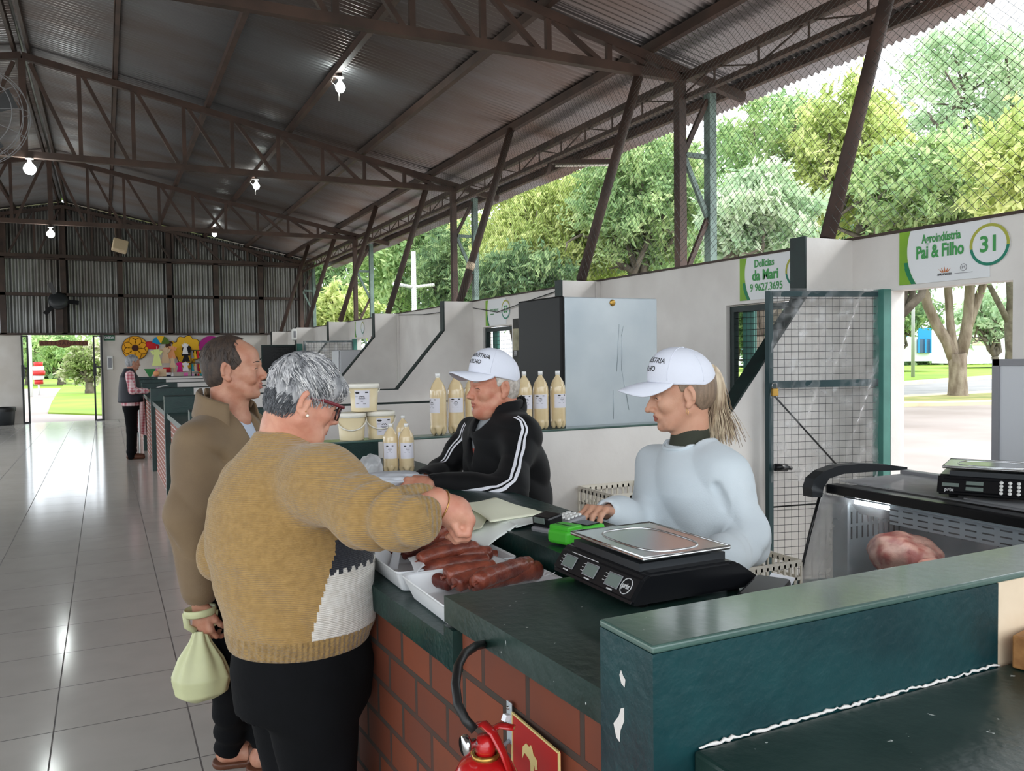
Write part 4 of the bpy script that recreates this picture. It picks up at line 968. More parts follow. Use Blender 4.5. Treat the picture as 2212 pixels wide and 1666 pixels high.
obj('body', G().box((1.20, 1.285, 1.158), (.13, .075, .030), R, bev=.008), 'plastic_black', t); obj('paper_slip', G().box((1.262, 1.305, 1.168), (.05, .05, .002), Euler((.1, -.3, .5)).to_matrix()), 'tag', t)
# ---- fire extinguisher and its sign
ex, ey = .553, 1.245
t = thing('fire_extinguisher', 'red fire extinguisher hanging on the brick base under the counter', 'fire extinguisher', (ex, ey, .55))
obj('cylinder', G().lathe([(0, .55), (.050, .55), (.055, .56), (.056, 0.932), (.054, 0.952), (.044, 0.971), (.030, 0.980), (.020, 0.983), (.0, 0.984)], (ex, ey, 0), 36), 'red_ext', t)
obj('neck_band', G().lathe([(.019, 0.980), (.0235, 0.982), (.0235, 0.988), (.019, 0.989)], (ex, ey, 0), 20), 'brass', t)
obj('valve', G().lathe([(0, 0.984), (.017, 0.984), (.018, 1.002), (.014, 1.017), (0, 1.019)], (ex, ey, 0), 18), 'red_ext', t)
ga = obj('gauge', G().lathe([(0, .016), (.0155, .016), (.017, .012), (.017, .006), (.008, 0), (.008, -.008)], (ex-.024, ey+.004, 1.007), 20, Matrix.Rotation(-PI/2, 4, 'Y')), 'chrome', t)
obj('lever', G().tube([(ex-.012, ey+.010, 1.034), (ex-.002, ey+.0, 1.038), (ex+.008, ey-.014, 1.026), (ex+.018, ey-.030, .998), (ex+.026, ey-.044, .966)], [.010, .012, .012, .011, .010], 8, flat=.004), 'red_ext', t)
obj('lever', G().tube([(ex+.010, ey+.014, 1.017), (ex+.03, ey+.004, 1.027), (ex+.048, ey-.012, 1.025)], [.011, .011, .009], 8, flat=.004), 'red_ext', t)
obj('seal_tag', G().box((ex+.038, ey-.002, 1.041), (.014, .008, .011), (.2, .3, .5)), 'tag', t)
hp = [at(1026, 1578, D=1.365), at(1006, 1556, D=1.37), at(989, 1522, D=1.385), at(984, 1480, D=1.41), at(989, 1440, D=1.45), at(1004, 1412, D=1.50), at(1028, 1396, D=1.56), at(1046, 1392, D=1.62)]
obj('hose', G().tube([Vector([float(c) for c in p]) for p in hp], .0082, 10), 'rubber', t)
st = obj('sticker', G().prism([(-.012, -.007), (.012, -.004), (.012, .007), (-.012, .005)], (ex-.037, ey-.030, .960), Vector((.75, -.66, 0)), Vector((.4, .35, .85)).normalized(), Vector((-.4, -.4, .5))*.002), 'tag', t)
t = thing('fire_sign', 'red square sign with a cream extinguisher symbol on the brick base', 'sign', (.668, 1.28, .9)); sx = .667; Ys = 1.370
obj('panel', G().b2((sx-.003, Ys-.178, .80), (sx, Ys, .986)), 'red_sign', t)
g = G(); Pb = [(.0, .0), (.178, .0), (.178, .186), (0, .186)]
for a, b in zip(Pb, Pb[1:]+Pb[:1]): g.bar((sx-.0033, Ys-a[0], .80+a[1]), (sx-.0033, Ys-b[0], .80+b[1]), .0035, .0035)
obj('border', g, 'cream_sign', t)
ic = [(.058, .02), (.058, .082), (.062, .096), (.074, .104), (.074, .122), (.070, .128), (.052, .132), (.042, .118), (.044, .140), (.058, .152), (.070, .150), (.076, .156), (.082, .150), (.084, .144), (.098, .138), (.100, .122), (.092, .118), (.090, .124), (.086, .124), (.086, .104), (.098, .096), (.102, .082), (.102, .02)]
obj('symbol', G().prism([(a, b) for a, b in ic], (sx-.0035, Ys, .80), UY, VZ, (-.001, 0, 0)), 'cream_sign', t)
t = thing('bracket', 'small galvanized bracket screwed to the bricks beside the red sign', 'bracket', (.66, 1.378, .97))
obj('strap', G().b2((.661, 1.369, .925), (.664, 1.389, 1.003), bev=.001), 'galv', t); obj('hook', G().tube([(.662, 1.378, .93), (.62, 1.36, .92), (.58, 1.33, .93)], .004, 6), 'galv', t); obj('screw', G().sphere((.660, 1.379, .992), .004, 1), 'chrome', t)
# ---- glass front refrigerated display
t = thing('display_fridge', 'glass fronted refrigerated meat case behind the dark green near wall', 'display case', (3.42, 2.1, 0))
yf, yn = 3.0, .95
P0 = np.array([[3.02, .50], [3.085, .72], [3.15, .90], [3.20, .985]])
obj('base', G().b2((3.0, yn, .06), (3.78, yf, .46), bev=.01), 'plastic_white', t)
g = G()
for y, th in ((yf-.012, .004), (yn, .004)): g.prism([(3.02, .48), (3.03, .52), (3.17, .93), (3.20, .985), (3.74, 1.0), (3.76, .48)], (0, y, 0), (1, 0, 0), (0, 0, 1), (0, th, 0))
obj('side_glass', g, 'case_glass', t)
obj('front_glass', G().grid(lambda u, v: (3.02+(.165)*v+.012*math.sin(PI*v)*-1, yf-(yf-yn)*u, .49+.455*v), 4, 12), 'case_glass', t, solid=.005)
obj('glass_edge', G().tube([(3.015, yf, .46), (3.05, yf, .60), (3.10, yf, .76), (3.165, yf, .935)], .008, 8), 'plastic_black', t)
obj('end_cap', G().prism([(3.085, .94), (3.08, .985), (3.10, 1.03), (3.16, 1.062), (3.26, 1.082), (3.42, 1.082), (3.60, 1.066), (3.76, 1.04), (3.76, 1.025), (3.55, 1.035), (3.30, 1.04), (3.20, 1.025), (3.16, .98), (3.15, .935)], (0, yf-.03, 0), (1, 0, 0), (0, 0, 1), (0, .06, 0)), 'plastic_dark', t)
obj('top_rail', G().b2((3.17, yn, .955), (3.25, yf-.03, 1.0), bev=.008), 'plastic_black', t)
obj('light_housing', G().prism([(3.25, .985), (3.25, .95), (3.36, .84), (3.40, .84), (3.40, .985)], (0, yn, 0), (1, 0, 0), (0, 0, 1), (0, yf-.06-yn, 0)), 'plastic_dark', t)
obj('sliding_lid', G().b2((3.26, 1.75, 1.005), (3.74, yf-.04, 1.012)), 'lid_glass', t, 'sliding glass lid'); obj('sliding_lid', G().b2((3.26, yn, 1.016), (3.74, 2.3, 1.023)), 'lid_glass', t, 'sliding glass lid')
obj('lid_rail', G().b2((3.70, yn, .99), (3.76, yf-.03, 1.03), bev=.006), 'grey_frame', t)
g = G(); g.b2((3.20, yn, .86), (3.206, 2.62, .955)); pn = obj('vent_strip', g, 'shelf_metal', t)
g = G()
for k in range(3):
    y = 1.0
    while y < 2.58: g.b2((3.1985, y, .872+.026*k), (3.2005, y+.05, .878+.026*k)); y += .075
obj('vent_slot', g, 'print_black', pn)
obj('inner_end', G().b2((3.22, 2.93, .46), (3.70, 2.95, .93)), 'shelf_metal', t, 'perforated inner end panel'); obj('inner_lamp', G().tube([(3.232, 1.0, .925), (3.232, 2.84, .925)], .010, 10), 'case_lamp', t, 'lit tube lamp')
ieo = obj('inner_flange', G().b2((3.20, 2.86, .46), (3.215, 2.95, .92)), 'shelf_metal', t); g = G()
for k in range(10):
    for j in range(2): g.b2((3.30+.038*k, 2.926, .72+.075*j), (3.308+.038*k, 2.929, .78+.075*j))
obj('vent_slot', g, 'print_black', ieo)
bk = obj('back_panel', G().b2((3.68, yn, .46), (3.71, 2.93, .95)), 'shelf_metal', t)
g = G()
for k in range(36): g.b2((3.677, 1.25+.045*k, .74+.015*(k % 2)), (3.680, 1.258+.045*k, .80+.015*(k % 2)))
obj('vent_slot', g, 'print_black', bk)
g = G()
for k in range(24): g.tube([(3.12, 1.0+.07*k, .56), (3.66, 1.0+.07*k, .56)], .003, 5)
g.tube([(3.12, .98, .56), (3.12, 2.7, .56)], .004, 6); g.tube([(3.12, .98, .59), (3.12, 2.7, .59)], .003, 6); g.tube([(3.66, .98, .56), (3.66, 2.7, .56)], .004, 6)
obj('wire_shelf', g, 'chrome', t)
def meat(label, c, r, sc, seed, m):
    rng = np.random.default_rng(seed); b = bmesh.new(); bmesh.ops.create_icosphere(b, subdivisions=4, radius=r); fr = rng.normal(size=(9, 3))*2.2/r*.5; ph = rng.random(9)*6
    for v in b.verts:
        p = np.array(v.co); d = sum(abs(math.sin(float(f @ p)+q)) for f, q in zip(fr*1.5, ph))*.075-.42
        v.co = Vector(p*np.array(sc)*(1+d))
        if v.co.z < -r*sc[2]*.55: v.co.z = -r*sc[2]*.55
    for f in b.faces: f.smooth = True
    g = G(); g._merge(b, Matrix.Translation(Vector(c))); obj('meat_cut', g, m, label=label, cat='meat', group='meat in the display case')
meat('largest reddish meat cut at the left of the glass case', (3.36, 2.66, .685), .135, (1.1, 1.35, .8), 3, 'meat'); meat('pale fatty meat cut in front of the largest one in the glass case', (3.27, 2.42, .635), .115, (.9, 1.3, .7), 4, 'meat_fat')
meat('dark meat cut at the right of the glass case', (3.42, 2.16, .675), .125, (1, 1.2, .9), 5, 'meat'); meat('meat cut behind the pale one in the middle of the glass case', (3.54, 2.42, .64), .10, (1, 1.2, .8), 6, 'meat_fat')
sc2 = scale('shop_scale', 'black shop scale with a keypad standing on the glass meat case', (3.44, 2.27, 1.026), .52, True); sc2.scale = (1.28, 1.28, 1.28)
# leaning panel by the doorway
t = thing('display_board', 'white panel in a grey frame leaning by the doorway at the right edge', 'board', (4.3, 2.6, .9))
obj('panel', G().b2((4.25, 2.2, .30), (4.265, 2.812, 1.575)), 'board', t)
g = G(); g.b2((4.24, 2.795, .28), (4.275, 2.835, 1.6)); g.b2((4.24, 2.18, 1.565), (4.275, 2.83, 1.6)); g.b2((4.24, 2.18, .28), (4.275, 2.83, .31)); g.b2((4.24, 2.17, .28), (4.275, 2.20, 1.6)); obj('frame', g, 'grey_frame', t)
obj('foot', G().b2((4.20, 2.25, 0), (4.32, 2.75, .28)), 'grey_frame', t)
# crates
def crate(label, c, d, z0, h, rz=0.):
    t = thing('plastic_crate', label, 'crate', (c[0], c[1], z0), 'white plastic crates')
    R = Matrix.Rotation(rz, 4, 'Z'); Wp = lambda x, y, z: Vector((c[0], c[1], 0))+R @ Vector((x, y, z)); R3 = R.to_3x3()
    obj('floor_grid', G().box(Wp(0, 0, z0+.008), (d[0], d[1], .012), R3), 'crate', t)
    for sx, sy, ln in ((0, 1, d[0]), (0, -1, d[0]), (1, 0, d[1]), (-1, 0, d[1])):
        g = G(); dx, dy = (1, 0) if sy else (0, 1)
        px, py = sx*d[0]/2, sy*d[1]/2
        for zz, hh in ((z0+.015, .03), (z0+h*.5, .014), (z0+h*.72, .014), (z0+h-.012, .03)): g.box(Wp(px, py, zz), (ln if dx else .008, ln if dy else .008, hh), R3)
        n = int(ln/.035)
        for k in range(n+1):
            q = -ln/2+ln*k/n; g.box(Wp(px+dx*q, py+dy*q, z0+h/2), (.010 if dx else .008, .010 if dy else .008, h-.02), R3)
        obj('slatted_side', g, 'crate', t)
crate('white slatted plastic crate on top of its stack, beside the white partition', (2.50, 3.74), (.36, .34), .62, .31); crate('white slatted plastic crate in the middle of the stack beside the white partition', (2.50, 3.74), (.36, .34), .31, .31); crate('white slatted plastic crate at the foot of the stack beside the white partition', (2.50, 3.74), (.36, .34), 0, .31)
crate('white plastic crate seen under the elbow of the woman in white, topmost of two', (2.83, 3.12), (.36, .30), .33, .31); crate('white plastic crate under the one below the elbow of the woman in white', (2.83, 3.12), (.36, .30), 0, .33)
# wooden block at the right edge
mat('wood', srgb(168, 120, 70), .6, col2=srgb(132, 88, 48), vscale=5, vstretch=(1, 8, 8))
obj('wooden_block', G().box((1.475, .895, 1.118), (.10, .05, .058), (0, 0, .2), bev=.003), 'wood', label='light wooden block on the neighbouring counter against the near wall', cat='block')
# plastic bag with cloth on the ledge
def lump(name, label, cat, c, R, seed, m, amp=.25, fq=3.):
    rng = np.random.default_rng(seed); b = bmesh.new(); bmesh.ops.create_icosphere(b, subdivisions=4, radius=1); fr = rng.normal(size=(12, 3))*fq; ph = rng.random(12)*6
    for v in b.verts:
        p = np.array(v.co); d = sum(abs(math.sin(float(f @ p)+q)) for f, q in zip(fr, ph))/12-.6
        q = p*(1+amp*2*d); v.co = Vector((q[0]*R[0]+c[0], q[1]*R[1]+c[1], max(q[2]*R[2], -R[2]*.6)+c[2]))
    for f in b.faces: f.smooth = True
    g = G(); g._merge(b); return obj(name, g, m, label=label, cat=cat)
b = at(800, 1022, z=1.18); lump('plastic_bag', 'crumpled clear plastic bag on the ledge left of the folded hands', 'bag', (b[0], b[1], 1.20), (.05, .05, .055), 5, 'bag_film', .35)
mat('cloth_white', srgb(205, 208, 214), .8, bump=.002, bscale=30)
b = at(850, 1038, z=1.17); lump('folded_cloth', 'crumpled pale cloth bag on the ledge under the folded hands', 'cloth', (b[0], b[1]+.02, 1.172), (.15, .10, .028), 8, 'cloth_white', .3, 4)
# cables along the wall
for lb, pp in (('thin dark cable with a knot strung along the top of the far side wall', [(4.44, 13.3, 2.36), (4.43, 12.6, 2.33), (4.42, 12.1, 2.305), (4.42, 11.2, 2.30), (4.43, 10.4, 2.34)]), ('thin dark cable sagging along the wall above the sign numbered 33', [(4.44, 10.2, 2.30), (4.42, 9.4, 2.2), (4.42, 8.6, 2.28), (4.44, 7.8, 2.36)])):
    obj('cable', G().tube(pp, .006, 6), 'black_metal', label=lb, cat='cable', group='wall cables')
obj('conduit', G().b2((4.43, 13.36, 1.1), (4.465, 13.395, 2.38)), 'white_paint', label='white vertical conduit in the corner behind the topmost pail', cat='conduit', group='conduits'); obj('conduit', G().b2((4.43, 7.06, 2.0), (4.465, 7.095, 2.38)), 'white_paint', label='white vertical conduit above the metal fridge', cat='conduit', group='conduits')
# ------------------------------------------------------------------ people: signed distance modelling
class SDF:
    def __init__(s, lo, hi, h):
        s.lo = np.array(lo, float); s.h = h; s.n = np.ceil((np.array(hi)-s.lo)/h).astype(int)+1
        s.ax = [s.lo[i]+h*np.arange(s.n[i]) for i in range(3)]
        s.Fd = np.full(s.n, 1., np.float32)
    def add(s, prim, k=.02, op='u'):
        fn, lo, hi = prim; m = k*1.2+s.h*2
        sl = []
        for i in range(3):
            a = int(max(0, math.floor((lo[i]-m-s.lo[i])/s.h))); b = int(min(s.n[i], math.ceil((hi[i]+m-s.lo[i])/s.h)+1))
            if b <= a: return s
            sl.append(slice(a, b))
        sl = tuple(sl)
        P = np.stack(np.meshgrid(s.ax[0][sl[0]], s.ax[1][sl[1]], s.ax[2][sl[2]], indexing='ij'), -1)
        d = fn(P); A = s.Fd[sl]
        if op == 'u': h = np.clip(.5+.5*(d-A)/k, 0, 1); s.Fd[sl] = d*(1-h)+A*h-k*h*(1-h)
        elif op == 's': d = -d; h = np.clip(.5-.5*(d-A)/k, 0, 1); s.Fd[sl] = d*(1-h)+A*h+k*h*(1-h)
        return s
    def inter(s, fn, k=.006):
        P = np.stack(np.meshgrid(*s.ax, indexing='ij'), -1); d = fn(P); A = s.Fd
        h = np.clip(.5-.5*(d-A)/k, 0, 1); s.Fd = (d*(1-h)+A*h+k*h*(1-h)).astype(np.float32); return s
    def warp(s, fn):
        P = np.stack(np.meshgrid(*s.ax, indexing='ij'), -1); s.Fd = (s.Fd+fn(P)).astype(np.float32); return s
    def val(s, p):
        q = (np.array(p)-s.lo)/s.h; i = np.clip(np.floor(q).astype(int), 0, s.n-2); f = q-i; v = 0
        for a in (0, 1):
            for b in (0, 1):
                for c in (0, 1): v += s.Fd[i[0]+a, i[1]+b, i[2]+c]*(f[0] if a else 1-f[0])*(f[1] if b else 1-f[1])*(f[2] if c else 1-f[2])
        return float(v)
    def snap(s, p, off=.0, it=10):
        p = np.array(p, float)
        for _ in range(it):
            e = s.h*.7; g = np.array([s.val(p+e*u)-s.val(p-e*u) for u in np.eye(3)])/(2*e); n = np.linalg.norm(g)
            if n < 1e-6: break
            p = p-g/n*np.clip((s.val(p)-off)/max(n, .3), -.02, .02)
        return p
    def surf(s):
        Fd = s.Fd; S = Fd < 0; nx, ny, nz = s.n
        cn = np.zeros((nx-1, ny-1, nz-1), np.int8); off = [(a, b, c) for a in (0, 1) for b in (0, 1) for c in (0, 1)]
        for a, b, c in off: cn += S[a:nx-1+a, b:ny-1+b, c:nz-1+c]
        I = np.argwhere((cn > 0) & (cn < 8)); acc = np.zeros((len(I), 3)); ct = np.zeros(len(I))
        for a, b, c in off:
            for d in range(3):
                o1 = (a, b, c)
                if o1[d]: continue
                o2 = list(o1); o2[d] = 1
                f1 = Fd[I[:, 0]+o1[0], I[:, 1]+o1[1], I[:, 2]+o1[2]]; f2 = Fd[I[:, 0]+o2[0], I[:, 1]+o2[1], I[:, 2]+o2[2]]
                cr = (f1 < 0) != (f2 < 0); t = np.where(cr, f1/np.where(f1 == f2, 1, f1-f2), 0)
                p = np.tile(np.array(o1, float), (len(I), 1)); p[:, d] += t; acc += p*cr[:, None]; ct += cr
        V = s.lo+s.h*(I+acc/np.maximum(ct, 1)[:, None])
        ix = np.full(cn.shape, -1, np.int64); ix[I[:, 0], I[:, 1], I[:, 2]] = np.arange(len(I)); Q = []
        for d in range(3):
            e1, e2 = [(1, 2), (2, 0), (0, 1)][d]
            A = [slice(None)]*3; B = [slice(None)]*3; A[d] = slice(0, -1); B[d] = slice(1, None)
            ch = np.argwhere(S[tuple(A)] != S[tuple(B)])
            ok = (ch[:, e1] > 0) & (ch[:, e2] > 0) & (ch[:, e1] < s.n[e1]-1) & (ch[:, e2] < s.n[e2]-1); ch = ch[ok]
            c = []
            for q1, q2 in ((1, 1), (0, 1), (0, 0), (1, 0)):
                w = ch.copy(); w[:, e1] -= q1; w[:, e2] -= q2; c.append(ix[w[:, 0], w[:, 1], w[:, 2]])
            q = np.stack(c, 1); fl = S[ch[:, 0], ch[:, 1], ch[:, 2]]; q[~fl] = q[~fl][:, ::-1]; Q.append(q)
        Q = np.concatenate(Q); Q = Q[(Q >= 0).all(1)]
        return V, Q
def join_surf(parts):
    o = 0; VV = []; QQ = []
    for V, Q in parts: VV.append(V); QQ.append(Q+o); o += len(V)
    return np.concatenate(VV), np.concatenate(QQ)
def surfmesh(name, V, Q, mi=None):
    me = bpy.data.meshes.new(name); me.vertices.add(len(V)); me.vertices.foreach_set('co', np.ascontiguousarray(V, np.float32).ravel())
    n = len(Q); me.loops.add(4*n); me.loops.foreach_set('vertex_index', np.ascontiguousarray(Q, np.int32).ravel())
    me.polygons.add(n); me.polygons.foreach_set('loop_start', np.arange(0, 4*n, 4, dtype=np.int32))
    me.polygons.foreach_set('use_smooth', np.ones(n, bool))
    if mi is not None: me.polygons.foreach_set('material_index', mi(V[Q].mean(1)).astype(np.int32))
    me.update(calc_edges=True); return me
A3 = lambda *a: [np.array(x, float) for x in a]
def cap(a, b, ra, rb=None):
    a, b = A3(a, b); rb = ra if rb is None else rb; ab = b-a; L2 = float(ab@ab)+1e-12; R = max(ra, rb)
    def fn(P):
        t = np.clip(((P-a)@ab)/L2, 0, 1); return np.linalg.norm(P-a-t[..., None]*ab, axis=-1)-(ra+(rb-ra)*t)
    return fn, np.minimum(a, b)-R, np.maximum(a, b)+R
def ell(c, r, R=None):
    c, r = A3(c, r); R = np.eye(3) if R is None else np.array(R); m = float(r.max())
    def fn(P):
        q = (P-c)@R; k0 = np.linalg.norm(q/r, axis=-1); k1 = np.linalg.norm(q/(r*r), axis=-1); return np.where(k1 > 1e-9, k0*(k0-1)/np.maximum(k1, 1e-9), -r.min())
    return fn, c-m, c+m
def chain(s, pts, rs, k=.02):
    for i in range(len(pts)-1): s.add(cap(pts[i], pts[i+1], rs[i], rs[i+1]), k)
def loft(c, U, Vv, sec):
    """sec rows: z, cu, cv, ru, rv (interpolated along z)"""
    c = np.array(c, float); U, Vv = A3(U, Vv); S = np.array(sorted(sec), float); z0, z1 = S[0, 0], S[-1, 0]
    def fn(P):
        z = P[..., 2]; q = P-c; a = q@U; b = q@Vv
        I = [np.interp(z, S[:, 0], S[:, j]) for j in range(1, 5)]
        d = (np.sqrt(((a-I[0])/I[2])**2+((b-I[1])/I[3])**2)-1)*np.minimum(I[2], I[3])
        e = np.maximum(z-z1, z0-z); return np.where(e > 0, np.sqrt(np.maximum(d, 0)**2+e*e), np.maximum(d, e))
    R = float(max(S[:, 3].max(), S[:, 4].max())+np.abs(S[:, 1:3]).max())
    return fn, np.array([c[0]-R, c[1]-R, z0]), np.array([c[0]+R, c[1]+R, z1])
class Frame:
    """head frame: x forward, y left, z up"""
    def __init__(s, c, f, pitch=0., roll=0., sc=1.):
        yaw = math.atan2(f[1], f[0]); M = Matrix.Rotation(yaw, 3, 'Z') @ Matrix.Rotation(pitch, 3, 'Y') @ Matrix.Rotation(roll, 3, 'X')
        s.R = np.array(M); s.c = np.array(c, float); s.s = sc
    def w(s, p): return s.c+s.R@(np.array(p, float)*s.s)
    def d(s, v): return s.R@np.array(v, float)
    def loc(s, P): return (P-s.c)@s.R/s.s
    def ell(s, c, r, ry=0., rx=0.):
        R = s.R@np.array(Euler((rx, ry, 0)).to_matrix()); return ell(s.w(c), np.array(r)*s.s, R)
    def cap(s, a, b, ra, rb=None): return cap(s.w(a), s.w(b), ra*s.s, (ra if rb is None else rb)*s.s)
    def box(s, r=.17): return s.c-r*s.s, s.c+r*s.s
def head_sdf(Fm, neck, o={}, h=.0027):
    """skin of head and neck"""
    g = o.get
    lo = np.minimum(Fm.c-.16*Fm.s, np.array(neck)-.07); hi = np.maximum(Fm.c+.16*Fm.s, np.array(neck)+.07)
    s = SDF(lo, hi, h); E, K = Fm.ell, Fm.cap
    cr_ = o.get('cran', 0); s.add(E((-.012+cr_, 0, .038), (.094-cr_, .075, .086)), .01)
    s.add(E((.022, 0, -.025), (.064+g('face', 0), .060, .088)), .03); s.add(E((.050, 0, .045), (.044, .056, .045)), .02)
    s.add(E((.036, 0, -.078), (.048, .046+g('jaw', 0), .034)), .025); s.add(E((.074+g('chin', 0), 0, -.096), (.018, .022, .016)), .018)
    j = g('jowl', 0)
    for y in (1, -1):
        s.add(E((.058, y*.038, -.022), (.026, .022, .024)), .018)
        s.add(K((.0, y*.052, -.050), (.055, y*.030, -.088), .018+j), .02)
    if j: s.add(E((.035, 0, -.105), (.05, .045, .02+j)), .03)
    s.add(K((.079, -.034, .022), (.090, 0, .020), .0095), .012); s.add(K((.079, .034, .022), (.090, 0, .020), .0095), .012)
    for y in (1, -1): s.add(E((.103, y*.032, .001), (.011, .0150, .0105)), .012, 's')
    for y in (1, -1): s.add(E((.0785, y*.031, .000), (.0128, .0160, .0108)), .005)
    nl = g('nose', 0); nd = g('nosed', 0); s.add(K((.078, 0, .012), (.090+nl*.5, 0, -.026-nd*.5), .0105, .0125), .012)
    s.add(K((.087, 0, .014), (.106+nl*.6, 0, -.020), .0075, .0095), .009); s.add(E((.109+nl, 0, -.029-nd), (.0125, .0115, .0105)), .008)
    for y in (1, -1): s.add(E((.100+nl*.4, y*.0125, -.033-nd*.6), (.011, .0080, .0085)), .006); s.add(E((.107+nl*.6, y*.0058, -.0415-nd), (.0055, .0034, .005)), .003, 's')
    s.add(E((.083, 0, -.057), (.017, .027, .018)), .014)
    sm = g('smile', 0)
    for y in (1, -1):
        s.add(K((.0965, 0, -.0575), (.0855, y*.021, -.0605+sm*.7), .0052, .0028), .004); s.add(K((.0950, 0, -.0690), (.0850, y*.019, -.0645+sm*.6), .0062, .0030), .004)
        if sm: s.add(E((.066, y*.037, -.042), (.02, .017, .016)), .012)
    for y in (1, -1): s.add(K((.103, 0, -.0628), (.091, y*.023, -.0630+sm), .0016+g('mouth', 0), .0012), .002, 's')
    if g('lid', 1):
        for y in (1, -1): s.add(K((.0925, y*.021, -.0012), (.0900, y*.042, -.001), .0028*g('lid', 1)), .002, 's')
    for y in (1, -1):
        s.add(E((-.016, y*.077, -.002), (.0185, .0065, .0315), .12), .005); s.add(E((-.022, y*.084, .006), (.0125, .006, .026), .12), .004)
        s.add(E((-.011, y*.0865, .000), (.0105, .0065, .0190), .12), .004, 's'); s.add(E((-.007, y*.077, -.033), (.0095, .0065, .0105)), .006)
    nk = np.array(neck, float); rn = g('neck', .055)
    s.add(cap(Fm.w((-.030, 0, -.040)), nk*.5+Fm.w((-.030, 0, -.04))*.5, rn, rn*1.0), .03); s.add(cap(nk*.5+Fm.w((-.030, 0, -.04))*.5, nk, rn*1.0, rn*1.25), .03)
    if g('extra'): g('extra')(s, Fm)
    return s
def skin_index(Fm):
    def mi(C):
        L = Fm.loc(C); x, y, z = L[:, 0], L[:, 1], L[:, 2]
        lip = (x > .078) & (np.abs(y) < .0215) & (np.abs(z+.063) < .0095*(1-(np.abs(y)/.026)**2)+.001)
        return np.where(lip, 1, 0)
    return mi
def eyes(Fm, root, sdf, brow='hair_brown', iris=True, bz=.0, bw=.0026):
    for y in (1, -1):
        o = obj('eye', G().sphere(Fm.w((.0780, y*.031, 0)), .0103*Fm.s, 3), 'eye_white', root)
        f = Vector(Fm.d((1, 0, -.18))).normalized(); c = Vector(Fm.w((.0780, y*.031, 0)))+f*.0098*Fm.s
        R = f.to_track_quat('Z', 'Y').to_matrix().to_4x4()
        if iris: obj('iris', G().lathe([(0, .0012), (.004, .0010), (.0072, 0)], c, 14, R), 'iris', o)
        P = [sdf.snap(Fm.w((.096-.012*((q-.5)**2)*2-.012*q, y*(.012+.034*q), .0245+bz+.006*math.sin(PI*(.15+.75*q))-.002)), .0006) for q in np.linspace(0, 1, 7)]
        P2 = [sdf.snap(Fm.w((.092-.010*q, y*(.019+.028*q), .0012+.0030*math.sin(PI*q)-.002*q)), .0004) for q in np.linspace(0, 1, 9)]; obj('eyelash', G().tube(P2, [.0006, .0010, .0013, .0014, .0014, .0014, .0013, .0010, .0006], 6), 'iris', root)
        obj('eyebrow', G().tube(P, [bw*.7, bw, bw*1.1, bw*1.1, bw, bw*.8, bw*.4], 6), brow, root)
def locks(Fm, n, region, flow, seed, R=(.108, .084, .098), C=(-.014, 0, .042), length=.05, width=.0035, lift=.012, steps=6, jit=.25, start=.0):
    rng = np.random.default_rng(seed); g = G(); R, C = A3(R, C); k = 0; tries = 0
    while k < n and tries < n*40:
        tries += 1; u = rng.normal(size=3); u /= np.linalg.norm(u)
        if not region(C+u*R): continue
        p = C+u*R*(1+start); P = [Fm.w(p)]; L = length*(.6+.7*rng.random()); fj = rng.normal(size=3)*jit; ok = True
        for i in range(steps):
            nn = _n((p-C)/(R*R)); d = flow(p)+fj; d = d-nn*(d@nn); d = _n(d); p = p+d*L/steps
            q = (p-C)/R; p = C+R*q/np.linalg.norm(q)*(1+start+lift/.1*((i+1)/steps)**1.5*(.5+rng.random()*.5)); P.append(Fm.w(p))
        w = width*(.6+.8*rng.random()); g.tube(P, [w*.6]+[w*(1-.8*((i+1)/steps)**2) for i in range(steps)], 4, flat=[w*.4]*(steps+1)); k += 1
    return g
def hand(s, w, d, n, side=1, curl=(.5, .5, .5, .5), spread=.12, size=1., thumb=(.5, .3), k=.006):
    """hand skin: w wrist, d towards fingers, n back of the hand, side +1 puts the thumb on n x d"""
    w = np.array(w, float); d = _n(np.array(d, float)); n = np.array(n, float); n = _n(n-d*(n@d)); l = np.cross(n, d)*side
    S = size; tips = []
    for i in range(4):
        off = (.030, .010, -.010, -.029)[i]*S; kn = w+d*((.088, .092, .087, .078)[i]*S)+l*off
        s.add(cap(w+l*off*.55+d*.01*S, kn, .0150*S, .0118*S), .010)
        p = kn; a = 0.; sp = spread*(.5, .15, -.2, -.55)[i]; c = curl[i]
        for j, (ln, r0, r1) in enumerate(((.043, .0098, .0088), (.027, .0088, .0080), (.021, .0080, .0066))):
            a += c*(1., 1.1, .7)[j]; dd = _n((d*math.cos(a)-n*math.sin(a))+l*sp)
            q = p+dd*ln*S*(.93, 1.02, .95, .78)[i]; s.add(cap(p, q, r0*S, r1*S), k if j else .009); p = q
        tips.append(p)
    b = w+d*.022*S+l*.026*S-n*.004*S; t1 = _n(d*math.cos(thumb[0])*1.+l*math.sin(thumb[0])-n*.25)
    m = b+t1*.042*S; t2 = _n(t1-l*thumb[1]*.8-n*thumb[1]); e = m+t2*.030*S; t3 = _n(t2-l*thumb[1]*.5-n*thumb[1]*.5)
    s.add(cap(b, m, .0155*S, .0112*S), .010); s.add(cap(m, e, .0110*S, .0098*S), .006); s.add(cap(e, e+t3*.022*S, .0098*S, .0074*S), .005)
    s.add(cap(w+d*.02*S-n*.004*S, w+d*.06*S-n*.006*S, .018*S, .015*S), .012)
    return tips
def wob(amp, dirs, fr, seed):
    rng = np.random.default_rng(seed); D = rng.normal(size=(dirs, 3)); D /= np.linalg.norm(D, axis=1)[:, None]; ph = rng.random(dirs)*6
    return lambda P: -amp*sum(np.sin((P@D[i])*fr*(1+.5*i/dirs)+ph[i]+1.6*np.sin((P@D[(i+1) % dirs])*fr*.6)) for i in range(dirs))/dirs*1.6
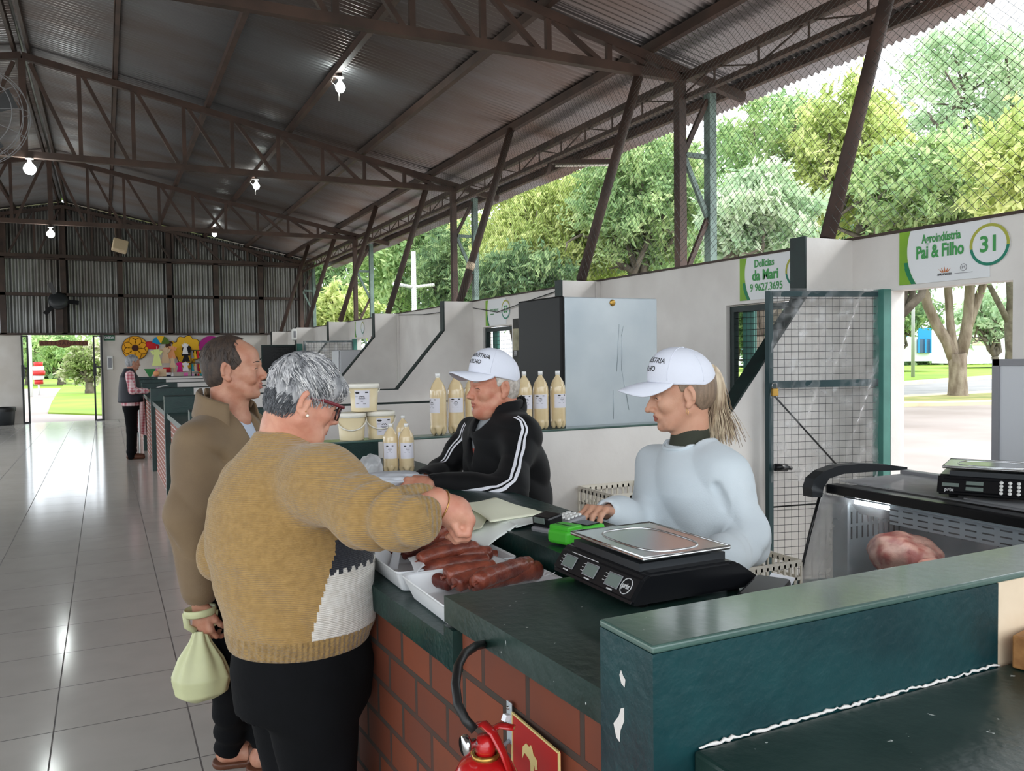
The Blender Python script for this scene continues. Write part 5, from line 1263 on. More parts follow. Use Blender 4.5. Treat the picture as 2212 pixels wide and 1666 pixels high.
# ---- materials
def skin(name, c, c2, lip): 
    mat(name, c, .5, col2=c2, vscale=22, vdet=3, bump=.0006, bscale=260, sss=.12); mat(name+'_lip', lip, .45)
skin('skin_a', srgb(206, 152, 128), srgb(190, 128, 106), srgb(178, 104, 92)); skin('skin_b', srgb(188, 140, 116), srgb(172, 116, 92), srgb(170, 108, 94)); skin('skin_c', srgb(202, 146, 120), srgb(186, 116, 92), srgb(168, 100, 86)); skin('skin_d', srgb(202, 154, 128), srgb(196, 144, 118), srgb(160, 92, 78))
mat('eye_white', srgb(176, 158, 146), .3); mat('iris', srgb(40, 34, 30), .2)
mat('hair_brown', srgb(70, 56, 46), .6, col2=srgb(46, 38, 34), vscale=70, vstretch=(1, 1, .3), bump=.002, bscale=160); mat('hair_grey', srgb(168, 168, 169), .45, col2=srgb(104, 106, 110), vscale=34, vstretch=(1, 1, .4), bump=.002, bscale=120)
mat('hair_silver', srgb(224, 222, 220), .4, col2=srgb(168, 168, 172), vscale=40, vstretch=(1, 1, .4)); mat('hair_steel', srgb(96, 98, 102), .45, col2=srgb(60, 62, 66), vscale=40)
mat('hair_white', srgb(206, 198, 188), .5, col2=srgb(150, 140, 130), vscale=60, bump=.0015, bscale=160); mat('hair_blond', srgb(214, 196, 166), .4, col2=srgb(150, 128, 104), vscale=40, vstretch=(2, 2, .3)); mat('hair_darkblond', srgb(142, 120, 100), .5, col2=srgb(112, 94, 78), vscale=90, vstretch=(1, 1, .15), bump=.0012, bscale=150)
def knit(name, c, c2, scale=210., bump=.0013, rib=False):
    m = mat(name, c, .9, col2=c2, vscale=60, vdet=2, sheen=.25); N = NT(m); b = N.n['Principled BSDF']
    tc = N.new('ShaderNodeTexCoord'); w1 = N.new('ShaderNodeTexWave', wave_type='BANDS', bands_direction='X' if rib else 'Z'); w1.inputs['Scale'].default_value = scale/ (9. if rib else 3.2); w1.inputs['Distortion'].default_value = .5 if rib else .35; w1.inputs['Detail Scale'].default_value = 30
    w2 = N.new('ShaderNodeTexVoronoi'); w2.inputs['Scale'].default_value = scale*.62
    mp = N.new('ShaderNodeMapping'); mp.inputs['Scale'].default_value = (.8, .8, 1.4)
    N.link(tc.outputs['Object'], w1.inputs['Vector']); N.link(tc.outputs['Object'], mp.inputs['Vector']); N.link(mp.outputs['Vector'], w2.inputs['Vector'])
    ad = N.new('ShaderNodeMath', operation='ADD'); N.link(w1.outputs['Fac'], ad.inputs[0]); N.link(w2.outputs['Distance'], ad.inputs[1])
    bp = N.new('ShaderNodeBump'); bp.inputs['Distance'].default_value = bump; N.link(ad.outputs[0], bp.inputs['Height']); N.link(bp.outputs['Normal'], b.inputs['Normal'])
knit('knit_mustard', srgb(164, 131, 77), srgb(152, 120, 68)); knit('knit_white', srgb(216, 212, 204), srgb(204, 198, 188)); knit('knit_navy', srgb(24, 28, 40), srgb(18, 22, 32)); knit('knit_rib', srgb(152, 122, 72), srgb(134, 106, 60), rib=True, bump=.003)
mat('pants_black', srgb(10, 11, 14), .9, spec=.2, col2=srgb(7, 8, 10), vscale=9, bump=.001, bscale=60); mat('jacket_tan', srgb(122, 101, 74), .7, col2=srgb(110, 90, 66), vscale=5, bump=.0009, bscale=300, sheen=.1)
mat('shirt_blue', srgb(186, 196, 212), .85, bump=.0008, bscale=200); mat('shirt_grey', srgb(150, 156, 160), .85); mat('shirt_red', srgb(176, 82, 66), .8); mat('track_black', srgb(11, 12, 14), .7, spec=.25, col2=srgb(8, 8, 10), vscale=7, sheen=.05); mat('stripe_white', srgb(226, 226, 232), .7)
mat('sweat_white', srgb(208, 217, 222), .85, col2=srgb(198, 208, 214), vscale=4, bump=.0008, bscale=240, sheen=.1); mat('collar_olive', srgb(50, 52, 40), .8); mat('cap_cloth', srgb(222, 225, 236), .75, bump=.0005, bscale=400); mat('cap_under', srgb(196, 188, 196), .75)
mat('glass_frame', srgb(108, 40, 48), .35); mat('glass_dark', srgb(40, 24, 30), .3); mat('lens', (1, 1, 1, 1), .02, trans=1., ior=1.05); mat('gold', srgb(190, 150, 90), .3, metal=.9); mat('pearl', srgb(230, 222, 206), .2); mat('shoe_brown', srgb(88, 52, 34), .5); mat('bag_yellow', srgb(206, 208, 160), .4, col2=srgb(190, 192, 150), vscale=6, spec=.4)
IR = lambda px: np.array([math.cos(.4560-math.atan((px-W/2)/F)*-1*-1-0), 0, 0])
def imgdir(px):
    """horizontal unit vectors at a photo column: towards image right, and away from the camera"""
    r = CM@np.array([px-W/2, 0, -F]); a = _n(np.array([r[0], r[1], 0])); return np.array([a[1], -a[0], 0]), a
def facing(px, right, away): u, a = imgdir(px); return _n(u*right+a*away)
def person(label, foot): return thing('person', label, 'person', foot)
def cap_hat(F0, root, tilt=.0, z0=.034, words=('AGROINDÚSTRIA', 'PAI & FILHO'), droop=.12, bl=.078):
    Fm = Frame(F0.w((-.006, 0, z0)), (1, 0, 0)); Fm.R = F0.R@np.array(Euler((0, -tilt, 0)).to_matrix()); Fm.s = F0.s
    r = np.array([.110, .088, .104]); s = SDF(*Fm.box(.19), .0035)
    s.add(Fm.ell((0, 0, 0), r), .01); s.add(Fm.ell((.034, 0, .040), (.070, .068, .062)), .03)
    s.inter(lambda P: (-.012-Fm.loc(P)[..., 2])*Fm.s, .003)
    V, Q = s.surf(); hat = obj('cap', surfmesh('cap', V, Q), 'cap_cloth', root, 'white cap')
    def bf(u, v):
        a = (u-.5)*2.5; ca, sa = math.cos(a), math.sin(a); e = max(0., math.cos(a*1.253))**.5
        p = np.array([r[0]*ca, r[1]*sa, -.008]); p += np.array([bl*e*v, 0, -bl*e*v*droop-.046*(sa**2)*v*min(1., e*1.5)-.018*v*v*ca])
        return Fm.w(p)
    obj('brim', G().grid(bf, 36, 8), 'cap_cloth', hat, solid=.004)
    obj('button', G().sphere(s.snap(Fm.w((0, 0, .11)), .0), .006*Fm.s, 2, (1, 1, .6)), 'cap_cloth', hat)
    g = G()
    for a in (-1.05, 1.05, 2.15, -2.15, PI):
        P = [s.snap(Fm.w(np.array([math.cos(a)*math.cos(e)*r[0], math.sin(a)*math.cos(e)*r[1], math.sin(e)*r[2]])), .0003) for e in np.linspace(.0, 1.5, 12)]; g.tube(P, .0012, 5)
    obj('seam', g, 'cap_cloth', hat)
    for wd, e0, sz, arc in ((words[0], .62, .021, .12), (words[1], .36, .021, .05)):
        cu = bpy.data.curves.new('t', 'FONT'); cu.body = wd; cu.size = sz; cu.align_x = 'CENTER'; cu.align_y = 'CENTER'; cu.offset = .0004; cu.resolution_u = 2
        t = bpy.data.objects.new('t', cu); COL.objects.link(t); me = bpy.data.meshes.new_from_object(t.evaluated_get(bpy.context.evaluated_depsgraph_get())); bpy.data.objects.remove(t)
        for v in me.vertices:
            a = v.co.x*.86/.078; e = e0-arc*a*a*.35+v.co.y/.095; p = Fm.w(np.array([math.cos(a)*math.cos(e)*r[0]*1.04, math.sin(a)*math.cos(e)*r[1], math.sin(e)*r[2]])); v.co = Vector(s.snap(p, .0009, 5))
        me.name = 'lettering'; obj('lettering', me, 'print_black', hat)
    return hat, s
def ribbon(s, A, B, off=.0016, n=40):
    """strip between two guide polylines, laid on a surface"""
    def rs(P):
        P = np.array(P, float); L = np.r_[0, np.cumsum(np.linalg.norm(np.diff(P, axis=0), axis=1))]; t = np.linspace(0, L[-1], n); return np.stack([np.interp(t, L, P[:, i]) for i in range(3)], 1)
    a, b = rs(A), rs(B); a = [s.snap(p, off) for p in a]; b = [s.snap(p, off) for p in b]
    g = G(); m = [s.snap((p+q)/2, off) for p, q in zip(a, b)]; V = [x for tr in zip(a, m, b) for x in tr]
    g.raw(V, [(3*i+j, 3*i+j+1, 3*i+j+4, 3*i+j+3) for i in range(n-1) for j in (0, 1)], True); return g
# ================================================================== woman in the mustard sweater
u0, a0 = imgdir(630)
root = person('grey haired woman in a mustard sweater reaching over the sausages, seen from behind', (.42, 2.28, 0))
hf = facing(650, .95, .30); HF = Frame(at(652, 866, D=2.190), hf, .34, .04, .925)
nk = at(612, 972, D=2.218)
hs = head_sdf(HF, nk, dict(cran=.004, jaw=.008, jowl=.008, neck=.058, lid=1.0, nose=.003, chin=-.002, mouth=-.0004))
# right hand and forearm
sh, el, wr = at(716, 1045, D=2.002), at(872, 1122, D=1.824), at(942, 1082, D=1.889)
AW = SDF(np.minimum(el, wr)-.16, np.maximum(el, wr)+.17, .0032)
AW.add(cap(el, wr, .043, .031), .01); hd = _n(at(986, 1094, D=1.908)-wr); hd2 = _n(hd*.85+np.array([0, 0, -.30]))
hn = _n(np.array([0, 0, 1.])*.75+a0*.1+u0*.45)
hand(AW, wr+hd*.012, hd2, hn, side=1, curl=(1.05, 1.15, 1.2, 1.25), size=.95, thumb=(.35, .7)); AW.add(ell(wr+hd2*.045, (.046, .042, .036)), .02); AW.add(cap(wr+hd2*.05-hn*.012, wr+hd2*.085-hn*.022, .022, .022), .012)
core = SDF((.1, 1.9, .75), (.95, 2.7, 1.5), .014); tc = at(628, 1200, D=2.190)
core.add(cap(nk, (tc[0], tc[1], 1.15), .05, .12), .03); core.add(cap((tc[0], tc[1], 1.25), sh, .06, .05), .03); core.add(cap(sh, el, .045, .035), .02); core.add(cap((tc[0], tc[1], 1.2), (tc[0], tc[1], .85), .13, .13), .03)
V, Q = join_surf([hs.surf(), AW.surf(), core.surf()])
obj('body', surfmesh('body', V, Q, skin_index(HF)), ['skin_a', 'skin_a_lip'], root)
eyes(HF, root, hs, 'hair_steel')
# hair
hr = SDF(*HF.box(.17), .0034)
hr.add(HF.ell((-.006, 0, .050), (.103, .086, .092)), .01); hr.add(HF.ell((-.024, 0, -.005), (.080, .077, .085)), .02); hr.add(HF.ell((.064, 0, .058), (.052, .068, .044)), .02)
def hmask(P):
    L = HF.loc(P); x, y, z = L[..., 0], L[..., 1], L[..., 2]
    low = np.where(x > .03, .030+.25*(x-.03), np.where(x > -.012, .028+(.03-x)*.0, -.088+.02*np.sin(40*y)))
    low = np.interp(x, [-.12, -.045, -.028, -.012, .03, .075, .11], [-.070, -.086, -.06, .022, .012, .030, .040]); return low-z
hr.inter(hmask, .006); hr.warp(lambda P: .0022*np.sin(HF.loc(P)[..., 1]*260+3*np.sin(HF.loc(P)[..., 0]*60))*np.sin(HF.loc(P)[..., 0]*90))
V, Q = hr.surf(); ho = obj('hair', surfmesh('hair', V, Q), 'hair_grey', root, 'short layered grey hair')
crown = np.array([-.062, 0, .125])
reg = lambda p: p[2] > np.interp(p[0], [-.12, -.045, -.028, -.012, .03, .1], [-.075, -.075, -.03, .03, .03, .04])
flow = lambda p: _n(p-crown)*1.+np.array([.55 if p[2] > .03 else -.05, 0, -.35])
for sd, mt, n, ln in ((1, 'hair_silver', 1000, .060), (2, 'hair_grey', 800, .054), (3, 'hair_steel', 420, .048)):
    obj('hair_lock', locks(HF, n, reg, flow, sd, R=(.102, .085, .091), C=(-.006, 0, .049), length=ln, width=.0023, lift=.008, start=.0), mt, ho)
    obj('hair_lock', locks(HF, n//3, lambda p: p[0] > .07 and p[2] > .036, lambda p: np.array([.55, .0, -.75]), sd+20, R=(.053, .069, .045), C=(.064, 0, .058), length=ln*.8, width=.0023, lift=.006), mt, ho)
reg2 = lambda p: p[2] < .045 and p[2] > -.075 and p[0] < -.026
obj('hair_lock', locks(HF, 700, reg2, lambda p: np.array([-.25, 0, -1.]), 4, R=(.081, .078, .086), C=(-.024, 0, -.005), length=.036, width=.0022, lift=.004), 'hair_steel', ho)
# glasses
gl = obj('glasses', G().tube([HF.w((-.004, -.079, .014)), HF.w((.03, -.076, .018)), HF.w((.085, -.068, .017)), HF.w((.104, -.062, .016))], .0032, 6, flat=.005), 'glass_frame', root, 'dark red glasses')
obj('temple', G().tube([HF.w((-.004, .079, .014)), HF.w((.085, .068, .017)), HF.w((.104, .062, .016))], .003, 6, flat=.0045), 'glass_frame', gl)
for y in (1, -1):
    P = []
    for i in range(26):
        t = 2*PI*i/26; c, s_ = math.cos(t), math.sin(t); P.append(HF.w((.107-.010*abs((y*.034+.026*c)/.06)**2, y*.034+.027*math.copysign(abs(c)**.7, c), -.003+.021*math.copysign(abs(s_)**.7, s_))))
    rm = obj('rim', G().tube(P, .0024, 6, closed=True), 'glass_dark', gl)
    cc = HF.w((.106, y*.034, -.003)); obj('lens', G().raw([cc]+list(P), [(0, i+1, (i+1) % 26+1) for i in range(26)]), 'lens', rm)
obj('bridge', G().tube([HF.w((.106, -.009, .004)), HF.w((.110, 0, .008)), HF.w((.106, .009, .004))], .0022, 6), 'glass_dark', gl)
for y, q in ((-1, (.002, -.083, -.036)), (1, (.002, .083, -.036))): obj('earring', G().sphere(HF.w(q), .0042, 2), 'pearl', root)
obj('earring', G().sphere(HF.w((-.006, -.085, -.026)), .0022, 1), 'gold', root)
# sweater
tC = np.array([tc[0], tc[1], 0]); sw = SDF((tc[0]-.42, tc[1]-.62, .84), (tc[0]+.62, tc[1]+.45, 1.50), .006)
sec = [(.855, .02, 0, .192, .185), (.90, .022, 0, .206, .20), (.99, .02, 0, .215, .205), (1.117, .0, 0, .228, .205), (1.20, -.01, .0, .215, .195), (1.27, -.015, .01, .20, .18), (1.33, -.012, .02, .172, .165), (1.38, -.02, .02, .125, .13), (1.425, -.025, .02, .08, .09), (1.45, -.022, .02, .066, .075)]
KW = .94; sec = [(1.65-(1.65-z)*KW, a*KW, b*KW, r*KW, q*KW) for z, a, b, r, q in sec]; sw.add(loft(tC, u0, a0, sec), .01)
sh2 = at(700, 1045, D=2.030); chain(sw, [at(640, 1030, D=2.115), sh2, at(790, 1112, D=1.899), el], [.085, .088, .068, .058], .05)
cf = at(914, 1094, D=1.871); sw.add(cap(el, el*.25+cf*.75, .058, .050), .03); sw.add(cap(el*.35+cf*.65, cf, .047, .043), .008)
ed = _n(cf-el)
for t, r in ((.30, .066), (.46, .064), (.60, .060)): sw.add(cap(el*(1-t)+cf*t-np.array([0, 0, .018]), el*(1-t)+cf*t+np.array([0, 0, .0]), r*.88, r*.80), .009)
shl, ell_, wrl = at(545, 1050, D=2.350), at(486, 1195, D=2.312), at(640, 1235, D=2.463)
chain(sw, [at(600, 1030, D=2.275), shl, ell_, wrl], [.075, .082, .066, .05], .05)
sw.add(cap(cf-ed*.02, cf+ed*.05, .034, .034), .004, 's'); sw.add(ell(nk+np.array([0, 0, .035]), (.058, .058, .045)), .012, 's')
dl = el-sh2
def folds(P):
    q = P-sh2; t = q@_n(dl); m = np.clip((P@u0-(tC@u0)-.10)/.1, 0, 1)*np.clip((P[..., 2]-1.0)/.1, 0, 1)
    b = .0062*np.sin(t*80+2.2*np.sin((q@a0)*16)+P[..., 2]*16)*m*(.4+.9*np.clip(t/.2, 0, 1))
    z = P[..., 2]; c = .004*np.sin(z*42+5*np.sin((P@u0)*7))*np.clip((1.25-z)/.2, 0, 1)*np.clip((z-.9)/.05, 0, 1); return -(b+c)
sw.warp(folds)
V, Q = sw.surf()
def smi(C):
    q = C-tC; a, b, z = q@u0, q@a0, C[:, 2]; front = (a > .118+.03*np.clip((b+.1)/.2, -1, 1)-.06*np.clip((1.17-z)/.2, 0, 1)) & (b > -.20) & (z < 1.195) & (np.linalg.norm(C-el, axis=1) > .095)
    o = np.where(front, np.where(z > 1.118+.006*np.sin(a*300), 2, 1), 0); rb = (z < .955) | (((C-cf)@ed > -.055) & (np.linalg.norm(C-cf, axis=1) < .09)); return np.where(rb, 3, o)
so_ = obj('sweater', surfmesh('sweater', V, Q, smi), ['knit_mustard', 'knit_white', 'knit_navy', 'knit_rib'], root, 'mustard knit sweater with a white and navy front')
br = []
bc = wr+hd*.018; bx = _n(np.cross(hd, (0, 0, 1))); by = np.cross(bx, hd)
for i in range(28):
    t = 2*PI*i/28; br.append(AW.snap(bc+bx*.036*math.cos(t)+by*.036*math.sin(t), .0015, 6))
obj('bracelet', G().tube(br, .0018, 6, closed=True), 'gold', root, 'thin gold bracelet')
# trousers
pt = SDF((tc[0]-.35, tc[1]-.35, 0.0), (tc[0]+.4, tc[1]+.4, .95), .010)
pt.add(loft(tC, u0, a0, [(.74, .025, 0, .175, .17), (.84, .025, 0, .187, .18), (.95, .02, 0, .17, .165)]), .03)
lg = lambda a, b, z: tC+u0*a+a0*b+np.array([0, 0, z])
chain(pt, [lg(.05, -.075, .78), lg(.065, -.075, .48), lg(.07, -.06, .06)], [.118, .09, .072], .04); chain(pt, [lg(-.02, .08, .78), lg(.02, .09, .48), lg(.03, .09, .06)], [.12, .09, .075], .05)
pt.warp(wob(.004, 4, 22, 5)); V, Q = pt.surf(); obj('trousers', surfmesh('trousers', V, Q), 'pants_black', root)
for b in (-.06, .09):
    p = lg(.07, b, .0); s = SDF(p-.2, p+.22, .01); s.add(cap(p+u0*-.02+[0, 0, .05], p+u0*.14+[0, 0, .035], .048, .036), .01); s.inter(lambda P: -P[..., 2], .004); V, Q = s.surf(); obj('shoe', surfmesh('shoe', V, Q), 'pants_black', root)

# ================================================================== balding man in the tan jacket
u1, a1 = imgdir(495); D1 = 3.2
root = person('balding man in a tan jacket smiling to the right, holding a plastic bag', (.33, 3.38, 0))
HB = Frame(at(505, 799, D=D1), facing(512, .985, -.15), -.02, .0, 1.02); nkb = at(500, 905, D=D1+.02)
hb = head_sdf(HB, nkb, dict(smile=.008, nose=.008, nosed=.002, neck=.06, mouth=.0016, lid=.5))
wb, elb, shb = at(432, 1300, D=2.98), at(402, 1112, D=2.98), at(424, 948, D=3.02)
AB = SDF(np.minimum(elb, wb)-.17, np.maximum(elb, wb)+.17, .0036); AB.add(cap(elb, wb, .045, .031), .01)
hand(AB, wb+np.array([0, 0, -.01]), (0.10, .05, -1), -a1*.75-u1*.55, side=1, curl=(.55, .7, .75, .8), size=1.05, thumb=(.45, .4))
cb = SDF((.0, 3.0, .7), (.75, 3.75, 1.6), .015); bc = at(498, 1100, D=D1+.02); cb.add(cap(nkb, (bc[0], bc[1], .9), .06, .13), .03); cb.add(cap((bc[0], bc[1], 1.36), shb, .06, .05), .03); cb.add(cap(shb, elb, .045, .04), .02)
V, Q = join_surf([hb.surf(), AB.surf(), cb.surf()]); obj('body', surfmesh('body', V, Q, skin_index(HB)), ['skin_b', 'skin_b_lip'], root)
eyes(HB, root, hb, 'hair_brown', bw=.002)
tg = G()
for y in np.linspace(-.014, .014, 7): tg.box(HB.w((.090-abs(y)*.35, y, -.0612)), (.0035, .0042, .005), Matrix(HB.R.tolist()), bev=.001)
obj('teeth', tg, 'pearl', root)
h2 = SDF(*HB.box(.165), .0034); h2.add(HB.ell((-.018, 0, .040), (.103, .081, .092)), .01); h2.add(HB.ell((-.032, 0, -.005), (.082, .074, .08)), .02)
def hm2(P):
    L = HB.loc(P); x, y, z = L[..., 0], L[..., 1], L[..., 2]
    low = np.interp(x, [-.12, -.05, -.034, -.022, .012, .05], [-.066, -.080, -.06, .022, -.002, .03]); fr = x-np.interp(z, [-.02, .03, .06, .09, .12, .15], [.018, .042, .030, .012, .020, .03])+.55*np.clip(.035-np.abs(y), 0, .035)*-1.0
    return np.maximum(low-z, fr)
h2.inter(hm2, .006); V, Q = h2.surf(); ho = obj('hair', surfmesh('hair', V, Q), 'hair_brown', root, 'short receding brown hair')
rg = lambda p: p[2] > np.interp(p[0], [-.12, -.05, -.034, -.022, .03], [-.05, -.06, -.03, .035, .03]) and p[0] < .02
obj('hair_lock', locks(HB, 420, rg, lambda p: _n(p-np.array([-.05, 0, .13]))+np.array([-.1, 0, -.5]), 6, R=(.103, .081, .092), C=(-.018, 0, .040), length=.026, width=.0026, lift=.002, start=-.01), 'hair_brown', ho)
# jacket, shirt, trousers
fB = facing(498, .87, -.49); sB = np.array([-fB[1], fB[0], 0]); cB = np.array([bc[0], bc[1], 0])
secB = [(.80, .01, 0, .145, .195), (.86, .01, 0, .158, .205), (1.0, .01, 0, .158, .215), (1.2, .0, 0, .155, .225), (1.33, -.01, 0, .14, .215), (1.40, -.015, 0, .115, .175), (1.45, -.02, 0, .088, .105), (1.49, -.015, 0, .075, .078)]
jk = SDF((cB[0]-.36, cB[1]-.36, .78), (cB[0]+.38, cB[1]+.36, 1.56), .0068); jk.add(loft(cB, fB, sB, secB), .01)
chain(jk, [at(478, 938, D=3.16), at(444, 950, D=3.09), shb+np.array([0, 0, -.02]), elb, wb+np.array([0, 0, .045])], [.058, .066, .066, .066, .058], .06); jk.add(cap(wb+[0, 0, .05], wb+[0, 0, .015], .05, .043), .01)
far = lambda z, f, s: cB+fB*f+sB*s+np.array([0, 0, z])
chain(jk, [far(1.38, 0, .15), far(1.34, -.01, .22), far(1.08, .0, .25), far(.88, -.02, .23)], [.07, .075, .062, .05], .04)
jk.add(cap(wb+[0, 0, .03], wb-[0, 0, .03], .036, .036), .004, 's')
vn = far(1.12, .20, .02); jk.add(cap(far(1.50, .055, 0), vn, .070, .016), .012, 's'); jk.add(cap(far(1.56, -.015, 0), far(1.45, .0, 0), .062, .062), .01, 's')
def jf(P):
    z = P[..., 2]; q = (P-cB); t = q@fB; s_ = q@sB; ar = np.clip((-s_-.10)/.08, 0, 1)
    fo = lambda x: (1-np.abs(np.sin(x)))**2-.3
    return .016*fo(z*15+8*t+1.6*np.sin(s_*12+z*6))*ar*np.clip((1.38-z)/.1, 0, 1)+.012*fo(t*14+2.2*np.sin(z*5)+s_*8+z*3)*np.clip((1.36-z)/.2, 0, 1)*(1-ar*.6)
jk.warp(jf); V, Q = jk.surf(); jo = obj('jacket', surfmesh('jacket', V, Q), 'jacket_tan', root, 'tan zip jacket')
st = SDF((cB[0]-.3, cB[1]-.3, 1.0), (cB[0]+.3, cB[1]+.3, 1.55), .008); st.add(loft(cB, fB, sB, [(z, a, b, r-.022, q-.03) for z, a, b, r, q in secB if z > .98 and z < 1.47]), .01); st.add(cap(far(1.53, .01, 0), far(1.42, .09, .0), .054, .020), .012, 's'); V, Q = st.surf(); obj('shirt', surfmesh('shirt', V, Q), 'shirt_blue', root, 'pale blue V neck shirt')
def collar(side):
    def fn(u, v):
        # from the back of the neck round to the point of the collar
        a = PI+side*(.15+u*2.05); rx, ry = .080+.02*u, .086+.012*u; b = far(1.515-.055*u**1.5, -.012+rx*math.cos(a), ry*math.sin(a)); o = _n(fB*math.cos(a)+sB*math.sin(a))
        return b+o*(.006+.040*v*(.45+.9*u))+np.array([0, 0, .034*math.sin(PI*min(v*1.5, 1))*(1-v*.5)-.085*v*v*(.55+.6*u)])
    return G().grid(fn, 16, 8)
for sd in (1, -1): obj('collar', collar(sd), 'jacket_tan', jo, solid=.006)
obj('snap_button', G().sphere(jk.snap(far(1.235, .13, -.085), .0), .007, 2), 'brass', jo)
p4 = SDF((cB[0]-.3, cB[1]-.3, 0), (cB[0]+.35, cB[1]+.3, .92), .009); p4.add(loft(cB, fB, sB, [(.74, .0, 0, .13, .175), (.84, 0, 0, .135, .18), (.9, 0, 0, .12, .16)]), .03)
ft = at(522, 1650, z=0); an = np.array([ft[0]-.04, ft[1], .10]); chain(p4, [far(.76, .0, -.085), far(.46, .035, -.085), an], [.10, .077, .062], .03); chain(p4, [far(.76, 0, .09), far(.46, .05, .10), far(.09, .06, .12)], [.10, .075, .062], .03)
p4.warp(wob(.005, 4, 30, 9)); p4.warp(lambda P: -.006*np.sin(P[..., 2]*70+P[..., 0]*25)*np.clip((.3-P[..., 2])/.2, 0, 1)); V, Q = p4.surf(); obj('trousers', surfmesh('trousers', V, Q), 'pants_black', root)
for c, d in ((np.array([ft[0], ft[1], 0]), _n(u1*.95-a1*.15)), (far(0, .10, .12), _n(u1+a1*.2))):
    f = SDF(c-.26, c+.28, .006); f.add(cap(c-d*.055+[0, 0, .055], c+d*.10+[0, 0, .040], .045, .034), .02); f.add(cap(c-d*.04+[0, 0, .12], c-d*.03+[0, 0, .06], .036, .04), .02); f.inter(lambda P: .022-P[..., 2], .004); V, Q = f.surf(); obj('foot', surfmesh('foot', V, Q), 'skin_b', root)
    f = SDF(c-.26, c+.28, .006); f.add(cap(c-d*.065+[0, 0, .02], c+d*.12+[0, 0, .02], .050, .042), .01); f.add(cap(c+d*.05+[0, 0, .05], c+d*.12+[0, 0, .03], .046, .040), .012); f.inter(lambda P: np.maximum(-P[..., 2], P[..., 2]-np.where((P-c)@d > .03, .085, .026)), .004); V, Q = f.surf(); obj('shoe', surfmesh('shoe', V, Q), 'shoe_brown', root)
# shopping bag held by the man
bt = at(432, 1362, D=2.99); bb = at(430, 1516, D=2.99); hB_ = bt[2]-bb[2]
t = thing('shopping_bag', 'pale yellow plastic shopping bag hanging from the hand of the balding man', 'bag', (bt[0], bt[1], bb[2]))
def bagfn(u, v):
    a = 2*PI*u; r = np.interp(v, [0, .03, .12, .35, .6, .85, 1.], [.005, .045, .085, .098, .075, .036, .022]); pl = 1+(.10*v+.03)*math.cos(9*a+2*math.sin(2*a))*np.interp(v, [0, .2, .7, 1], [.3, .5, 1.6, 1.8])*.6+.05*math.sin(2*a+1+4*v)
    return np.array([bt[0], bt[1], bb[2]+hB_*v-.004*math.cos(3*a)*(1-v)])+u1*(r*pl*math.cos(a)*1.0)+a1*(r*pl*math.sin(a)*.8)
obj('pouch', G().grid(bagfn, 96, 40, closed_u=True), 'bag_yellow', t)
wc = wb+np.array([0, 0, -.035]); P = [wc+u1*.052*math.cos(q)-a1*.046*math.sin(q)+np.array([0, 0, .004*math.cos(q)]) for q in np.linspace(0, 2*PI, 24)[:-1]]
obj('handle', G().tube(P, .004, 8, closed=True, flat=.014), 'bag_yellow', t)
for q in (-1, 1): obj('handle', G().tube([wc+u1*.05*q, wc+u1*.045*q+np.array([0, 0, -.05]), bt+u1*.015*q], [.004, .006, .012], 8, flat=.012), 'bag_yellow', t)
# ================================================================== old seller in the black track jacket
u2, a2 = imgdir(1085); D2 = 3.42
root = person('old man in a white cap and black striped track jacket leaning on the ledge', (1.62, 3.1, 0))
HC = Frame(at(1066, 838, D=D2), facing(1066, -.90, -.42), .03, .0, 1.0); nkc = at(1090, 905, D=D2+.04)
hc = head_sdf(HC, nkc, dict(nose=.002, nosed=.001, jowl=.004, neck=.060, mouth=.0006, lid=.8, jaw=.004, face=.004))
shn, eln, wrn = at(1126, 938, D=3.30), at(1102, 1062, D=3.08), at(938, 1046, D=3.18)
shf, elf, wrf = at(1020, 940, D=3.62), at(958, 1020, D=3.62), at(918, 1036, D=3.30)
HA = SDF(at(905, 1040, D=3.22)-.19, at(905, 1040, D=3.22)+.19, .0036)
HA.add(cap(wrn+u2*.03, wrn-u2*.012, .029, .029), .01); tn = hand(HA, wrn-u2*.012, -u2*.9-a2*.1+np.array([0, 0, -.05]), -a2*.7+np.array([0, 0, .7]), side=-1, curl=(.7, .75, .8, .8), size=1.02, thumb=(.5, .4))
HA.add(cap(wrf+u2*.02+a2*.03, wrf, .028, .027), .01); hand(HA, wrf, -u2*.75-a2*.55+np.array([0, 0, -.1]), np.array([0, 0, 1])-u2*.3, side=1, curl=(.5, .6, .65, .7), size=1.02, thumb=(.5, .4))
fC = np.array([-1, -.08, 0.])/math.hypot(1, .08); sC = np.array([-fC[1], fC[0], 0]); b0 = at(1092, 1060, D=D2+.03); cC = np.array([b0[0], b0[1], 0])
C_ = lambda z, f, s: cC+fC*f+sC*s+np.array([0, 0, z])
cr = SDF((cC[0]-.5, cC[1]-.5, .6), (cC[0]+.45, cC[1]+.5, 1.55), .016); cr.add(cap(nkc, C_(.9, 0, 0), .06, .12), .03); cr.add(cap(C_(1.33, .02, 0), shn, .06, .05), .03); cr.add(cap(C_(1.33, .02, 0), shf, .06, .05), .03); cr.add(cap(shn, eln, .045, .04), .02); cr.add(cap(eln, wrn, .04, .028), .02); cr.add(cap(shf, elf, .045, .04), .02); cr.add(cap(elf, wrf, .04, .027), .02)
V, Q = join_surf([hc.surf(), HA.surf(), cr.surf()]); obj('body', surfmesh('body', V, Q, skin_index(HC)), ['skin_c', 'skin_c_lip'], root)
eyes(HC, root, hc, 'hair_white', bw=.0022)
h3 = SDF(*HC.box(.165), .0036); h3.add(HC.ell((-.016, 0, .038), (.100, .079, .090)), .01); h3.add(HC.ell((-.030, 0, -.005), (.080, .0735, .078)), .02)
